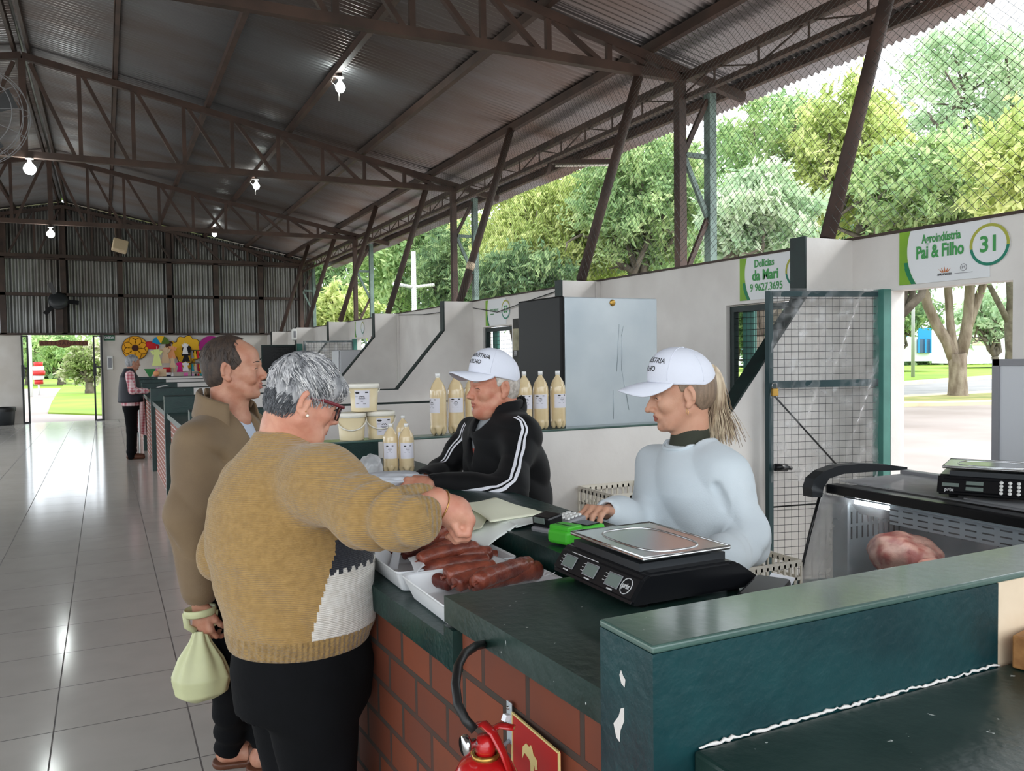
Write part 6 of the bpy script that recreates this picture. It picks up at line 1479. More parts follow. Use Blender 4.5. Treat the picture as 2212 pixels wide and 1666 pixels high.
h3.inter(lambda P: np.interp(HC.loc(P)[..., 0], [-.12, -.04, -.028, -.018, .015, .035], [-.062, -.072, -.05, .02, .002, .12])-HC.loc(P)[..., 2], .005); V, Q = h3.surf(); obj('hair', surfmesh('hair', V, Q), 'hair_white', root, 'short white hair')
cap_hat(HC, root, tilt=.24, z0=.052, droop=.0, bl=.086)
secC = [(.62, -.03, 0, .15, .18), (.80, -.03, 0, .165, .195), (.95, -.03, 0, .165, .20), (1.10, -.015, 0, .165, .205), (1.24, .01, 0, .155, .215), (1.32, .025, 0, .135, .205), (1.38, .02, 0, .105, .155), (1.425, .005, 0, .082, .095), (1.465, .0, 0, .072, .076)]
tj = SDF((cC[0]-.55, cC[1]-.52, .60), (cC[0]+.36, cC[1]+.5, 1.54), .0068); tj.add(loft(cC, fC, sC, secC), .01)
tj.add(ell(C_(1.10, .0, .09), (.10, .11, .22)), .06); chain(tj, [C_(1.345, .02, .12), shn, eln, eln*.45+wrn*.55, wrn], [.066, .066, .060, .053, .041], .045); chain(tj, [C_(1.345, .02, -.12), shf, elf, wrf], [.064, .066, .058, .041], .04)
tj.add(cap(wrn, wrn-u2*.03, .034, .034), .004, 's'); tj.add(cap(wrf, wrf*2-elf*.5-elf*.5, .033, .033), .004, 's')
tj.add(cap(nkc+[0, 0, .05], nkc+[0, 0, -.005], .064, .064), .01, 's'); tj.add(cap(C_(1.47, .045, 0), C_(1.19, .19, .0), .060, .012), .01, 's')
tj.warp(lambda P: -(.008*(np.abs(np.sin(P[..., 2]*22+(P@u2)*12+1.5*np.sin((P@a2)*10)))-.5)+.003*np.sin((P@u2)*48+P[..., 2]*20)))
V, Q = tj.surf(); tjo = obj('track_jacket', surfmesh('track_jacket', V, Q), 'track_black', root, 'black track jacket with white stripes')
def colC(side):
    def fn(u, v):
        a = PI+side*u*2.45; b = C_(1.43-.05*u**2, -.004+(.072+.012*u)*math.cos(a), (.075+.006*u)*math.sin(a)); o = _n(fC*math.cos(a)+sC*math.sin(a)); return b+o*(.006+.006*math.sin(PI*v)+.010*u*v)+np.array([0, 0, .075*v*(1-.8*u)-.02])
    return G().grid(fn, 14, 5)
for sd in (1, -1): obj('collar', colC(sd), 'track_black', tjo, solid=.006)
ts = SDF((cC[0]-.3, cC[1]-.3, 1.0), (cC[0]+.3, cC[1]+.3, 1.5), .009); ts.add(loft(cC, fC, sC, [(z, a, b, r-.022, q-.03) for z, a, b, r, q in secC if 1.05 < z < 1.44]), .01); ts.add(cap(nkc+[0, 0, .06], nkc+[0, 0, .02]+fC*.02, .060, .058), .01, 's'); V, Q = ts.surf()
obj('shirt', surfmesh('shirt', V, Q, lambda C: (C[:, 2] < 1.275).astype(int)), ['shirt_grey', 'shirt_red'], root, 'grey and red T-shirt')
# stripes down the near sleeve, and a little of the far one
pk = [(1107, 893, 1116, 889), (1122, 902, 1132, 899), (1128, 922, 1142, 920), (1122, 960, 1137, 962), (1113, 1000, 1128, 1004), (1100, 1030, 1114, 1036), (1076, 1049, 1090, 1060), (1048, 1056, 1052, 1068), (1010, 1060, 1012, 1072), (975, 1060, 975, 1072)]
DD = [3.26, 3.22, 3.2, 3.15, 3.08, 3.02, 3.02, 3.05, 3.08, 3.12]
for f0, f1 in ((-.25, .28), (.62, 1.15)):
    A = [at(a+(c-a)*f0, b+(d-b)*f0, D=q) for (a, b, c, d), q in zip(pk, DD)]; B = [at(a+(c-a)*f1, b+(d-b)*f1, D=q) for (a, b, c, d), q in zip(pk, DD)]
    obj('sleeve_stripe', ribbon(tj, A, B, .0018), 'stripe_white', tjo, 'white stripe')
for dd in (0, .022):
    A = [shf+(elf-shf)*q+np.array([-.02, -.03, .075])-u2*.01+a2*(-.03-dd) for q in np.linspace(.1, 1, 8)]; B = [p-a2*.011 for p in A]; obj('sleeve_stripe', ribbon(tj, A, B, .0018, 24), 'stripe_white', tjo, 'white stripe')
pC = SDF((cC[0]-.3, cC[1]-.3, 0), (cC[0]+.3, cC[1]+.3, .75), .013); pC.add(loft(cC, fC, sC, [(.55, -.03, 0, .14, .17), (.72, -.03, 0, .145, .175)]), .03); chain(pC, [C_(.58, -.02, .09), C_(.35, 0, .1), C_(.06, .02, .1)], [.10, .075, .065], .03); chain(pC, [C_(.58, -.02, -.09), C_(.35, 0, -.1), C_(.06, .02, -.1)], [.10, .075, .065], .03); V, Q = pC.surf(); obj('trousers', surfmesh('trousers', V, Q), 'pants_black', root)
for s_ in (.1, -.1):
    c = C_(0, .05, s_); f = SDF(c-.22, c+.22, .010); f.add(cap(c-fC*.05+[0, 0, .045], c+fC*.12+[0, 0, .035], .045, .038), .01); f.inter(lambda P: -P[..., 2], .004); V, Q = f.surf(); obj('shoe', surfmesh('shoe', V, Q), 'pants_black', root)

# ================================================================== woman seller in white
u3, a3 = imgdir(1505); D3 = 2.75
root = person('woman in a white cap and pale sweatshirt working behind the scale', (1.72, 2.2, 0))
HD = Frame(at(1473, 853, D=D3), facing(1484, -.985, -.12), .14, .0, 1.01); nkd = at(1489, 962, D=D3+.02)
hdd = head_sdf(HD, nkd, dict(nose=.006, nosed=.004, neck=.050, chin=.002, lid=.25, mouth=-.0002))
she, ele, wre = at(1566, 1028, D=2.63), at(1617, 1168, D=2.55), at(1535, 1226, D=2.36)
shq, elq, wrq = at(1420, 1005, D=2.92), at(1392, 1128, D=2.78), at(1318, 1106, D=2.56)
HA = SDF(at(1290, 1110, D=2.5)-.19, at(1290, 1110, D=2.5)+.19, .0034); dq = _n(at(1262, 1104, D=2.44)-wrq); HA.add(cap(wrq-dq*.05, wrq, .028, .026), .01)
hand(HA, wrq, dq+np.array([0, 0, .08]), np.array([0, 0, .95])-a3*.2-u3*.1, side=-1, curl=(.62, .66, .60, .52), size=.98, spread=.2, thumb=(.55, .25))
HA2 = SDF(wre-.18, wre+.18, .004); dn = _n(-u3*.9-a3*.3+np.array([0, 0, -.1])); HA2.add(cap(wre-dn*.04, wre, .028, .026), .01); hand(HA2, wre, dn, np.array([0, 0, 1.])-a3*.2, side=1, curl=(.4, .4, .4, .4), size=.96)
fD = np.array([-1, -.02, 0.]); sD = np.array([.02, -1, 0.]); b0 = at(1496, 1100, D=D3+.02); cD = np.array([b0[0], b0[1], 0]); D_ = lambda z, f, s: cD+fD*f+sD*s+np.array([0, 0, z])
cr = SDF((cD[0]-.6, cD[1]-.5, .6), (cD[0]+.4, cD[1]+.55, 1.5), .016); cr.add(cap(nkd, D_(.9, 0, 0), .055, .11), .03)
for a, b, c in ((she, ele, wre), (shq, elq, wrq)): cr.add(cap(D_(1.28, 0, 0), a, .06, .045), .03); cr.add(cap(a, b, .042, .036), .02); cr.add(cap(b, c, .036, .026), .02)
V, Q = join_surf([hdd.surf(), HA.surf(), HA2.surf(), cr.surf()]); obj('body', surfmesh('body', V, Q, skin_index(HD)), ['skin_d', 'skin_d_lip'], root)
eyes(HD, root, hdd, 'hair_darkblond', bw=.0022)
cap_hat(HD, root, tilt=.17, z0=.047, droop=.13, bl=.096)
h4 = SDF(*HD.box(.165), .0036); h4.add(HD.ell((-.016, 0, .038), (.101, .080, .090)), .01); h4.add(HD.ell((-.030, 0, -.002), (.081, .0745, .070)), .02)
h4.inter(lambda P: np.interp(HD.loc(P)[..., 0], [-.12, -.05, -.03, -.02, .008, .036], [-.045, -.060, -.03, .026, .010, .10])-HD.loc(P)[..., 2], .005); V, Q = h4.surf(); ho = obj('hair', surfmesh('hair', V, Q), 'hair_darkblond', root, 'blond ponytail')
rng = np.random.default_rng(5)
def smooth(P, n=22):
    P = np.array(P, float); t = np.linspace(0, len(P)-1, n); k = np.clip(t.astype(int), 0, len(P)-2); f = (t-k)[:, None]; q = lambda i: P[np.clip(i, 0, len(P)-1)]
    return .5*(2*q(k)+(q(k+1)-q(k-1))*f+(2*q(k-1)-5*q(k)+4*q(k+1)-q(k+2))*f*f+(3*q(k)-q(k-1)-3*q(k+1)+q(k+2))*f**3)
mid = [(1520, 806), (1534, 800), (1546, 822), (1550, 852), (1549, 884), (1548, 905)]
core = SDF(at(1535, 860, D=D3)-.17, at(1535, 860, D=D3)+.17, .005); cp = smooth([at(x, y, D=D3+.02) for x, y in mid], 14); chain(core, list(cp), [.012, .015, .018, .020, .022, .023, .024, .024, .023, .022, .020, .016, .011, .006], .012); V, Q = core.surf(); obj('ponytail', surfmesh('ponytail', V, Q), 'hair_blond', ho)
for mt, n, sd in (('hair_blond', 420, 1), ('hair_darkblond', 130, 2)):
    g = G()
    for i in range(n):
        an = rng.random()*2*PI; rr = math.sqrt(rng.random()); cx, cy = rr*math.cos(an), rr*math.sin(an); ln = .75+.5*rng.random(); fl = rng.normal()*.5+cx*.6
        pts = [(x+cx*(6, 11, 15, 17, 17, 16)[k]+fl*(0, 0, 1, 4, 9, 18)[k], (y-806)*(1 if k < 3 else .55+.45*ln)+806) for k, (x, y) in enumerate(mid)]; pts.append((1549+cx*14+fl*30, 806+(125+25*rng.random())*(.6+.4*ln)))
        P = smooth([at(px, py, D=D3+.02+cy*(.010, .016, .024, .026, .026, .024, .022)[k]) for k, (px, py) in enumerate(pts)], 16); w = .0015*(.6+.8*rng.random())
        g.tube(P, [w*(1-.85*(q/15)**3) for q in range(16)], 4, flat=[w*.6]*16)
    obj('ponytail_lock', g, mt, ho)
obj('earring', G().tube([HD.w((.0, .083, -.040)), HD.w((.003, .084, -.052)), HD.w((0, .084, -.062)), HD.w((-.004, .083, -.052))], .0012, 5, closed=True), 'gold', root)
obj('hair_tie', G().lathe([(.013, -.006), (.018, 0), (.013, .006)], at(1527, 806, D=D3+.02), 12, Matrix.Rotation(1.2, 4, 'Y')), 'plastic_black', ho)
secD = [(.62, 0, 0, .15, .19), (.85, 0, 0, .150, .19), (1.0, .005, 0, .142, .188), (1.12, .015, 0, .148, .190), (1.20, .015, 0, .145, .190), (1.26, .0, 0, .128, .182), (1.31, -.005, 0, .100, .150), (1.345, -.008, 0, .080, .100), (1.37, -.008, 0, .070, .078)]
ws = SDF((cD[0]-.62, cD[1]-.52, .60), (cD[0]+.36, cD[1]+.55, 1.42), .0066); ws.add(loft(cD, fD, sD, secD), .01)
chain(ws, [D_(1.275, -.005, .11), she, ele, ele*.35+wre*.65, wre], [.064, .058, .057, .050, .038], .065); chain(ws, [D_(1.275, -.005, -.11), shq, elq, elq*.3+wrq*.7, wrq-dq*.0], [.062, .058, .054, .046, .040], .06)
ws.add(ell(D_(1.20, .01, 0), (.125, .20, .12)), .05); ws.add(cap(wrq-dq*.035, wrq-dq*.004, .038, .038), .006); ws.add(cap(wrq-dq*.01, wrq+dq*.04, .031, .031), .004, 's'); ws.add(ell(nkd+np.array([-.006, 0, .046]), (.084, .078, .072)), .010, 's')
def wf(P):
    q = P-ele; t = np.linalg.norm(q, axis=-1); m = np.exp(-(t/.13)**2); return -(.007*np.sin(q@_n(wre-ele)*75+q[..., 2]*50+1.5*np.sin((q@a3)*20))*m+.012*(np.abs(np.sin(P[..., 2]*14+(P@u3)*13+1.6*np.sin((P@a3)*8)))-.5))
ws.warp(wf); ws.add(cap(at(1548, 1052, D=2.56), at(1566, 1092, D=2.54), .010, .012), .02, 's')
V, Q = ws.surf(); wo = obj('sweatshirt', surfmesh('sweatshirt', V, Q), 'sweat_white', root, 'pale grey white sweatshirt')
P = [ws.snap(nkd+np.array([-.006+.079*math.cos(t), .074*math.sin(t), -.008]), .001) for t in np.linspace(0, 2*PI, 40)[:-1]]; obj('neck_band', G().tube(P, .006, 8, closed=True), 'sweat_white', wo)
co = SDF(nkd-.13, nkd+.13, .003); co.add(cap(nkd+[0, 0, -.05], nkd+(HD.w((-.03, 0, -.05))-nkd)*.25+[0, 0, .012], .074, .063), .01); co.add(cap(nkd+[0, 0, .0], nkd+(HD.w((-.03, 0, -.05))-nkd)*.5+[0, 0, .03], .057, .057), .004, 's'); V, Q = co.surf(); obj('collar', surfmesh('collar', V, Q), 'collar_olive', root, 'olive undershirt collar')
pD = SDF((cD[0]-.3, cD[1]-.3, 0), (cD[0]+.3, cD[1]+.3, .75), .013); pD.add(loft(cD, fD, sD, [(.55, 0, 0, .14, .175), (.72, 0, 0, .14, .18)]), .03)
for s_ in (.09, -.09): chain(pD, [D_(.58, 0, s_), D_(.35, .02, s_), D_(.06, .02, s_)], [.10, .075, .06], .03)
V, Q = pD.surf(); obj('trousers', surfmesh('trousers', V, Q), 'pants_black', root)
for s_ in (.09, -.09):
    c = D_(0, .05, s_); f = SDF(c-.22, c+.22, .010); f.add(cap(c-fD*.05+[0, 0, .045], c+fD*.11+[0, 0, .035], .043, .036), .01); f.inter(lambda P: -P[..., 2], .004); V, Q = f.surf(); obj('shoe', surfmesh('shoe', V, Q), 'plastic_white', root)
# ================================================================== far end of the hall
mat('bulb', (1, 1, 1, 1), .4, emis=(.92, 1, .97, 1), estr=26.); mat('tube_lamp', srgb(235, 232, 220), .4); mat('fixture_beige', srgb(200, 180, 150), .6)
def bulb(label, p, r=.062, cord=True):
    p = np.array(p, float); t = thing('light_bulb', label, 'light bulb', p, 'hanging bulbs')
    obj('socket', G().lathe([(0, .085), (.05, .085), (.052, .075), (.022, .070), (.024, .03), (.03, .01)], p+[0, 0, r*.75], 16), 'plastic_white', t)
    obj('glass', G().lathe([(0, -r), (r*.5, -r*.9), (r*.86, -r*.5), (r, 0), (r*.9, r*.45), (r*.55, r*.85), (.026, r*1.15), (0, r*1.15)], p, 20), 'bulb', t, 'lit white bulb')
    obj('mount', G().b2(p+[-.02, -.02, r*.75+.08], p+[.02, .02, r*.75+.15]), 'steel_dark', t)
    if cord: obj('pull_cord', G().tube([p+[-.02, -.01, -r*.5], p+[-.022, -.01, -r-.11]], .009, 6), 'plastic_white', t); obj('wire_loop', G().tube([p+[0, 0, .13], p+[-.09, -.02, .12], p+[-.12, -.02, .05], p+[-.07, -.01, .02]], .004, 5), 'plastic_white', t)
bulb('nearest lit bulb with a pull cord, hanging under the third purlin', (2.76, 10.42, 5.06)); bulb('second lit bulb along the third purlin, seen through the second truss', (2.75, 16.8, 5.03)); bulb('farthest lit bulb along the third purlin', (2.75, 23.7, 5.04), cord=False)
bulb('lit bulb under the second truss near the ridge, at the left edge', (-.86, 13.37, 4.34), .08, False); bulb('lit bulb under the third truss near the ridge', (-.93, 19.68, 4.30), .075, False); bulb('bright bulb high at the ridge at the very left edge of the view', (-.98, 10.2, 5.40), .07, False)
# beige floodlight and tube lamp
t = thing('flood_light', 'square beige floodlight tilted down in front of the end wall', 'floodlight', (.37, 20.1, 4.2)); R = Euler((-.5, .25, .1)).to_matrix()
obj('housing', G().box((.37, 20.1, 4.17), (.30, .12, .30), R, bev=.02), 'fixture_beige', t); obj('face', G().box((.37, 20.03, 4.14), (.2, .02, .2), R), 'cream_paint', t); obj('bracket', G().tube([(.30, 20.1, 4.34), (.28, 19.95, 4.42), (.28, 19.74, 4.50)], .015, 6), 'steel_dark', t)
t = thing('tube_light', 'unlit fluorescent fixture hanging under the eave beside the second slanted pipe', 'tube light', (6.1, 10.05, 4.35))
a, b = np.array([5.70, 10.27, 4.36]), np.array([6.54, 9.85, 4.36]); obj('housing', G().bar(a, b, .10, .05), 'steel_brown', t); obj('tube', G().tube([a+(b-a)*.06-[0, 0, .05], a+(b-a)*.96-[0, 0, .05]], .018, 8), 'tube_lamp', t); obj('end_bracket', G().bar(a+[0, 0, .05], a+[-.06, .0, -.16], .05), 'steel_brown', t)
# caged fan close to the ridge and dark fan on the end wall
t = thing('caged_fan', 'large wire caged fan cut off by the left edge under the ridge', 'fan', (-1.05, 9.2, 3.95)); c = np.array([-1.0, 9.2, 3.95]); ua, va = _n(np.array([.9, -.35, .1])), np.array([-.05, .1, 1.]); va = _n(va-ua*(ua@va)); wa = np.cross(ua, va)
g = G()
for r, dz in ((.46, 0), (.44, .07), (.36, .11), (.26, .13), (.16, .14), (.44, -.07), (.36, -.10)): g.tube([c+ua*r*math.cos(q)+va*r*math.sin(q)+wa*dz for q in np.linspace(0, 2*PI, 48)[:-1]], .004, 5, closed=True)
for q in np.linspace(0, 2*PI, 13)[:-1]: g.tube([c+(ua*math.cos(q)+va*math.sin(q))*r+wa*dz for r, dz in ((.10, .14), (.26, .13), (.36, .11), (.44, .07), (.46, 0), (.44, -.07), (.36, -.10))], .003, 5)
obj('guard', g, 'grey_frame', t); obj('hub', G().tube([c-wa*.1, c+wa*.05], .09, 16), 'plastic_black', t)
for q in range(4):
    an = q*PI/2+.4; d = ua*math.cos(an)+va*math.sin(an); e = -ua*math.sin(an)+va*math.cos(an); obj('blade', G().raw([c+d*.08-e*.03, c+d*.36-e*.10, c+d*.38+e*.08+wa*.04, c+d*.08+e*.04+wa*.03], [(0, 1, 2, 3)]), 'plastic_dark', t, solid=.004)
obj('arm', G().tube([c-wa*.1, c-wa*.1+[0, .25, .3], (-.92, 9.6, 5.95)], .03, 8), 'steel_dark', t)
t = thing('wall_fan', 'dark industrial fan mounted on the corrugated end wall', 'fan', (-1.08, 25.5, 3.3)); c = np.array([-1.08, 25.5, 3.32])
obj('motor', G().lathe([(0, .06), (.16, .06), (.24, .0), (.24, -.10), (.1, -.14), (0, -.14)], c, 24, Matrix.Rotation(PI/2-.35, 4, 'X')), 'plastic_dark', t)
for q in (.12, 2.25, 4.3):
    d = np.array([math.cos(-q), 0, math.sin(-q)]); d = _n(d); e = np.array([-d[2], .25, d[0]]); obj('blade', G().raw([c+d*.18-e*.05, c+d*.50-e*.07, c+d*.50+e*.05, c+d*.18+e*.05], [(0, 1, 2, 3)]), 'plastic_black', t, solid=.01)
obj('post', G().b2((-1.16, 25.62, 2.45), (-.98, 25.9, 3.3)), 'steel_dark', t)
# end doorway
for x0, x1, lb in ((-1.99, -1.86, 'narrow black metal gate leaf folded at the left jamb of the end doorway'), (-.26, -.06, 'narrow black metal gate leaf folded at the right jamb of the end doorway')):
    t = thing('folded_gate', lb, 'gate', ((x0+x1)/2, 25.88, 0), 'folded gates')
    for x in (x0, x1): obj('post', G().b2((x-.022, 25.85, 0), (x+.022, 25.93, 2.38)), 'black_metal', t)
    for z in (.02, 1.5, 2.36): obj('crossbar', G().b2((x0, 25.86, z-.02), (x1, 25.92, z+.02)), 'black_metal', t)
    obj('lock_plate', G().b2((x0-.03, 25.84, 1.25), (x0+.05, 25.94, 1.58)), 'black_metal', t)
mat('wood_sign', srgb(122, 78, 52), .6, col2=srgb(104, 62, 40), vscale=4); mat('wood_sign_dark', srgb(84, 42, 30), .6); mat('saida_green', srgb(24, 92, 62), .5)
t = thing('wooden_sign', 'carved brown wooden sign hanging in the end doorway', 'sign', (-.99, 25.8, 2.17))
g = G(); L = [(-.585, .07), (-.2, .06), (-.10, .085), (0, .095), (.10, .085), (.2, .06), (.585, .065), (.585, -.075), (.2, -.065), (.10, -.11), (0, -.13), (-.10, -.11), (-.2, -.065), (-.585, -.07)]
g.prism(L, (-.99, 25.80, 2.165), (1, 0, 0), (0, 0, 1), (0, .03, 0)); obj('plank', g, 'wood_sign', t); text('lettering', 'ARTESANATO', (-.99, 25.797, 2.155), (1, 0, 0), (0, 0, 1), .145, 'wood_sign_dark', t, 1.05, .004, spacing=1.25)
for x in (-1.5, -.5): obj('hanging_wire', G().tube([(x, 25.815, 2.22), (x, 25.9, 2.40)], .004, 4), 'black_metal', t)
t = thing('exit_sign', 'small green exit sign with white letters at the top of the end wall', 'sign', (.13, 25.98, 2.31)); obj('panel', G().b2((-.005, 25.975, 2.235), (.275, 25.998, 2.392)), 'saida_green', t); text('lettering', 'SAÍDA', (.135, 25.972, 2.31), (1, 0, 0), (0, 0, 1), .105, 'sign_white', t, .85, .002)
t = thing('alarm_box', 'white wall box beside the end doorway', 'box', (.13, 25.95, 1.6)); obj('housing', G().b2((.06, 25.93, 1.42), (.21, 25.998, 1.80), bev=.02), 'plastic_white', t); obj('front', G().b2((.09, 25.92, 1.47), (.18, 25.935, 1.75), bev=.01), 'grey_frame', t)
t = thing('trash_bin', 'black plastic trash bin with a liner at the left of the end doorway', 'trash bin', (-2.42, 25.6, 0)); obj('bucket', G().lathe([(0, 0), (.22, 0), (.25, .40), (.255, .46), (.23, .46), (.22, .42), (0, .40)], (-2.42, 25.6, 0), 24), 'plastic_dark', t); obj('liner', G().lathe([(.262, .36), (.268, .44), (.262, .475), (.235, .47), (.225, .40)], (-2.42, 25.6, 0), 24), 'rubber', t)
# counters of the other stalls
for i in range(6):
    y0, y1 = DY[i]+.126, DY[i+1]-.006; t = thing('market_counter', ['stepped green counter of the second stall, hidden behind the customers', 'brick counter of the third stall along the aisle', 'brick counter of the fourth stall along the aisle', 'brick counter of the fifth stall, past the man in the vest', 'brick counter of the sixth stall along the aisle', 'brick counter of the last stall before the end wall'][i], 'counter', (.9, (y0+y1)/2, 0), 'stall counters')
    obj('brick_base', G().b2((.66, y0, 0), (.80, y1, .99)), 'brick_far', t); obj('counter_top', G().b2((.62, y0, .99), (1.25, y1, 1.05)), 'green_paint', t)
# gates and boxes of the far stalls
t = thing('mesh_gate', 'open wire mesh gate lined with film in a far stall, above the grey haired woman', 'gate', (4.3, 16.2, .1)); meshdoor(t, (4.42, 16.08), (-.955, .297, 0), .96, .15, 2.0, .05, .0022, mid=1.5)
obj('film', G().grid(lambda u, v: (4.42-.955*.96*u, 16.05+.297*.96*u-.01*math.sin(30*u+9*v), 2.0-1.7*v), 20, 20), 'clear_film', t)
obj('door_post', G().b2((4.40, 15.98, 0), (4.464, 16.12, 2.03)), 'hinge_green', label='pale green door post beside the far open mesh gate', cat='door post')
t = thing('white_fridge', 'plain white refrigerator in a far stall left of the sloping partition edge', 'fridge', (4.0, 15.0, 0)); obj('cabinet', G().b2((3.81, 14.8, .02), (4.30, 15.25, 1.80), bev=.02), 'board', t); obj('door', G().b2((3.775, 14.8, .1), (3.81, 15.25, 1.79), bev=.015), 'board', t); obj('feet', G().b2((3.85, 14.84, 0), (4.26, 15.2, .02)), 'rubber', t)
t = thing('mesh_gate', 'dark netted gate in a far stall right of the smiling man', 'gate', (3.6, 19.55, .1)); meshdoor(t, (4.0, 19.52), (-1, .03, 0), .78, .1, 1.98, .05, .003, 'green_dark', mid=1.42); obj('dark_net', G().b2((3.24, 19.535, .14), (3.98, 19.545, 1.96)), 'black_metal', t); obj('door_post', G().b2((4.02, 19.46, 0), (4.14, 19.54, 2.0)), 'hinge_green', t)
t = thing('wall_poster', 'dark brown poster with pale writing at the top of a far stall', 'poster', (4.46, 14.6, 1.8)); obj('sheet', G().b2((4.455, 14.3, 1.35), (4.464, 15.0, 2.05)), 'wood_sign_dark', t); g = G()
for k in range(5): g.tube([(4.453, 14.45+.1*k+.04*math.cos(q), 1.6+.07*(k % 3)+.04*math.sin(q)) for q in np.linspace(0, 5, 9)], .006, 4)
obj('writing', g, 'print_white', t)
t = thing('wall_dispenser', 'white rounded dispenser on the wall of a far stall', 'dispenser', (3.95, 19.62, 2.2)); obj('shell', G().b2((3.93, 19.60, 2.08), (4.06, 19.696, 2.36), bev=.04, seg=4), 'plastic_white', t); obj('window', G().b2((3.97, 19.59, 2.15), (4.02, 19.605, 2.30), bev=.006), 'grey_frame', t)
# ------------------------------------------------------------------ craft stall on the end wall
for n, c in (('felt_yellow', (232, 164, 34)), ('felt_gold', (236, 184, 46)), ('felt_brown', (66, 34, 24)), ('felt_blue', (24, 140, 190)), ('felt_green', (84, 112, 44)), ('felt_red', (196, 36, 44)), ('felt_purple', (170, 40, 130)), ('felt_lilac', (216, 160, 212)), ('felt_pink', (224, 110, 176)), ('felt_lime', (222, 232, 150)), ('felt_beige', (214, 184, 150)), ('felt_teal', (40, 150, 160)), ('felt_grey', (140, 140, 150)), ('felt_black', (24, 22, 26)), ('felt_magenta', (206, 24, 118)), ('felt_white', (230, 226, 226)), ('felt_navy', (34, 36, 66)), ('peach', (232, 160, 112)), ('leaf_sheet', (60, 132, 74)), ('felt_crimson', (150, 22, 44))): mat(n, srgb(*c), .85)
EX, EZ = (1, 0, 0), (0, 0, 1)
def petalpoly(r0, r1, w, a, n=10):
    P = []
    for i in range(2*n+1):
        q = -1+i/n; rr = r0+(r1-r0)*(1-q*q)**.5 if False else None
    L = [(r0+(r1-r0)*s, w*math.sin(PI*min(s*.85+.08, 1))) for s in np.linspace(0, 1, n)]; pts = [(x, y) for x, y in L]+[(x, -y) for x, y in L[::-1]]
    return [(x*math.cos(a)-y*math.sin(a), x*math.sin(a)+y*math.cos(a)) for x, y in pts]
def disc(g, c, r, y, th, n=36, a0=0, a1=2*PI, sx=1.):
    A = np.linspace(a0, a1, n+1); full = abs(a1-a0-2*PI) < 1e-6; P = [(sx*r*math.cos(q), r*math.sin(q)) for q in (A[:-1] if full else A)]
    if not full and abs(a1-a0) < PI*.98: P.append((0, 0))
    g.prism(P, (c[0], y, c[1]), EX, EZ, (0, -th, 0)); return g
c = (.79, 2.02); t = thing('sunflower_cushion', 'round yellow sunflower cushion on the end wall above the man in the vest', 'cushion', (c[0], 25.95, c[1])); obj('rim', disc(G(), c, .345, 25.99, .05), 'felt_brown', t); obj('face', disc(G(), c, .33, 25.945, .02), 'felt_yellow', t)
for k in range(8):
    a = k*PI/4+.35; o = obj('petal', G().prism(petalpoly(.07, .315, .098, a), (c[0], 25.922, c[1]), EX, EZ, (0, -.010, 0)), 'felt_brown', t); obj('petal_fill', G().prism(petalpoly(.075, .30, .082, a), (c[0], 25.910, c[1]), EX, EZ, (0, -.008, 0)), 'felt_yellow', o)
obj('center', disc(G(), c, .09, 25.90, .03), 'felt_brown', t)
c = (1.47, 2.13); t = thing('rainbow_cushion', 'half round cushion in rainbow wedges on the end wall', 'cushion', (c[0], 25.95, c[1]))
for (a, b), m in zip(((PI*.66, PI), (PI*.38, PI*.66), (0, PI*.38)), ('felt_blue', 'felt_gold', 'felt_green')): obj('wedge', disc(G(), (c[0], c[1]), .235, 25.98, .06, 12, a, b), m, t)
obj('side_lobe', G().sphere((c[0]-.25, 25.95, c[1]-.04), .2, 3, (1.05, .25, .55), (0, .25, 0)), 'felt_red', t); obj('side_lobe', G().sphere((c[0]+.24, 25.95, c[1]-.05), .12, 3, (1, .3, 1.1)), 'felt_brown', t)
def bigflower(c, R, label, start=0., cy='felt_black', y=25.93):
    t = thing('sunflower_rug', label, 'rug', (c[0], y, c[1]))
    for k in range(9):
        a = start+k*2*PI/9; o = obj('petal', G().prism(petalpoly(R*.25, R, R*.36, a), (c[0], y-.006*(k % 2), c[1]), EX, EZ, (0, -.012, 0)), 'felt_brown', t); obj('petal_fill', G().prism(petalpoly(R*.27, R*.965, R*.325, a), (c[0], y-.014-.006*(k % 2), c[1]), EX, EZ, (0, -.008, 0)), 'felt_gold', o)
    obj('center', disc(G(), c, R*.30, y-.03, .02), cy, t)
bigflower((2.16, 1.97), .42, 'large sunflower shaped rug with a black center on the end wall'); bigflower((1.78, 2.0), .22, 'small sunflower rug half hidden by the large one', .2, 'felt_brown', 25.97); bigflower((2.75, 1.42), .30, 'sunflower rug below the purple round cushion', .1, 'felt_brown', 25.97); bigflower((2.2, 1.58), .20, 'small yellow flower rug low behind the socks', .3, 'felt_brown', 25.98)
c = (2.83, 2.03); t = thing('purple_cushion', 'round purple cushion with a lilac middle on the end wall beside the balding head', 'cushion', (c[0], 25.95, c[1])); obj('rim', disc(G(), c, .33, 25.95, .06), 'felt_purple', t); obj('middle', disc(G(), c, .17, 25.885, .02), 'felt_lilac', t)
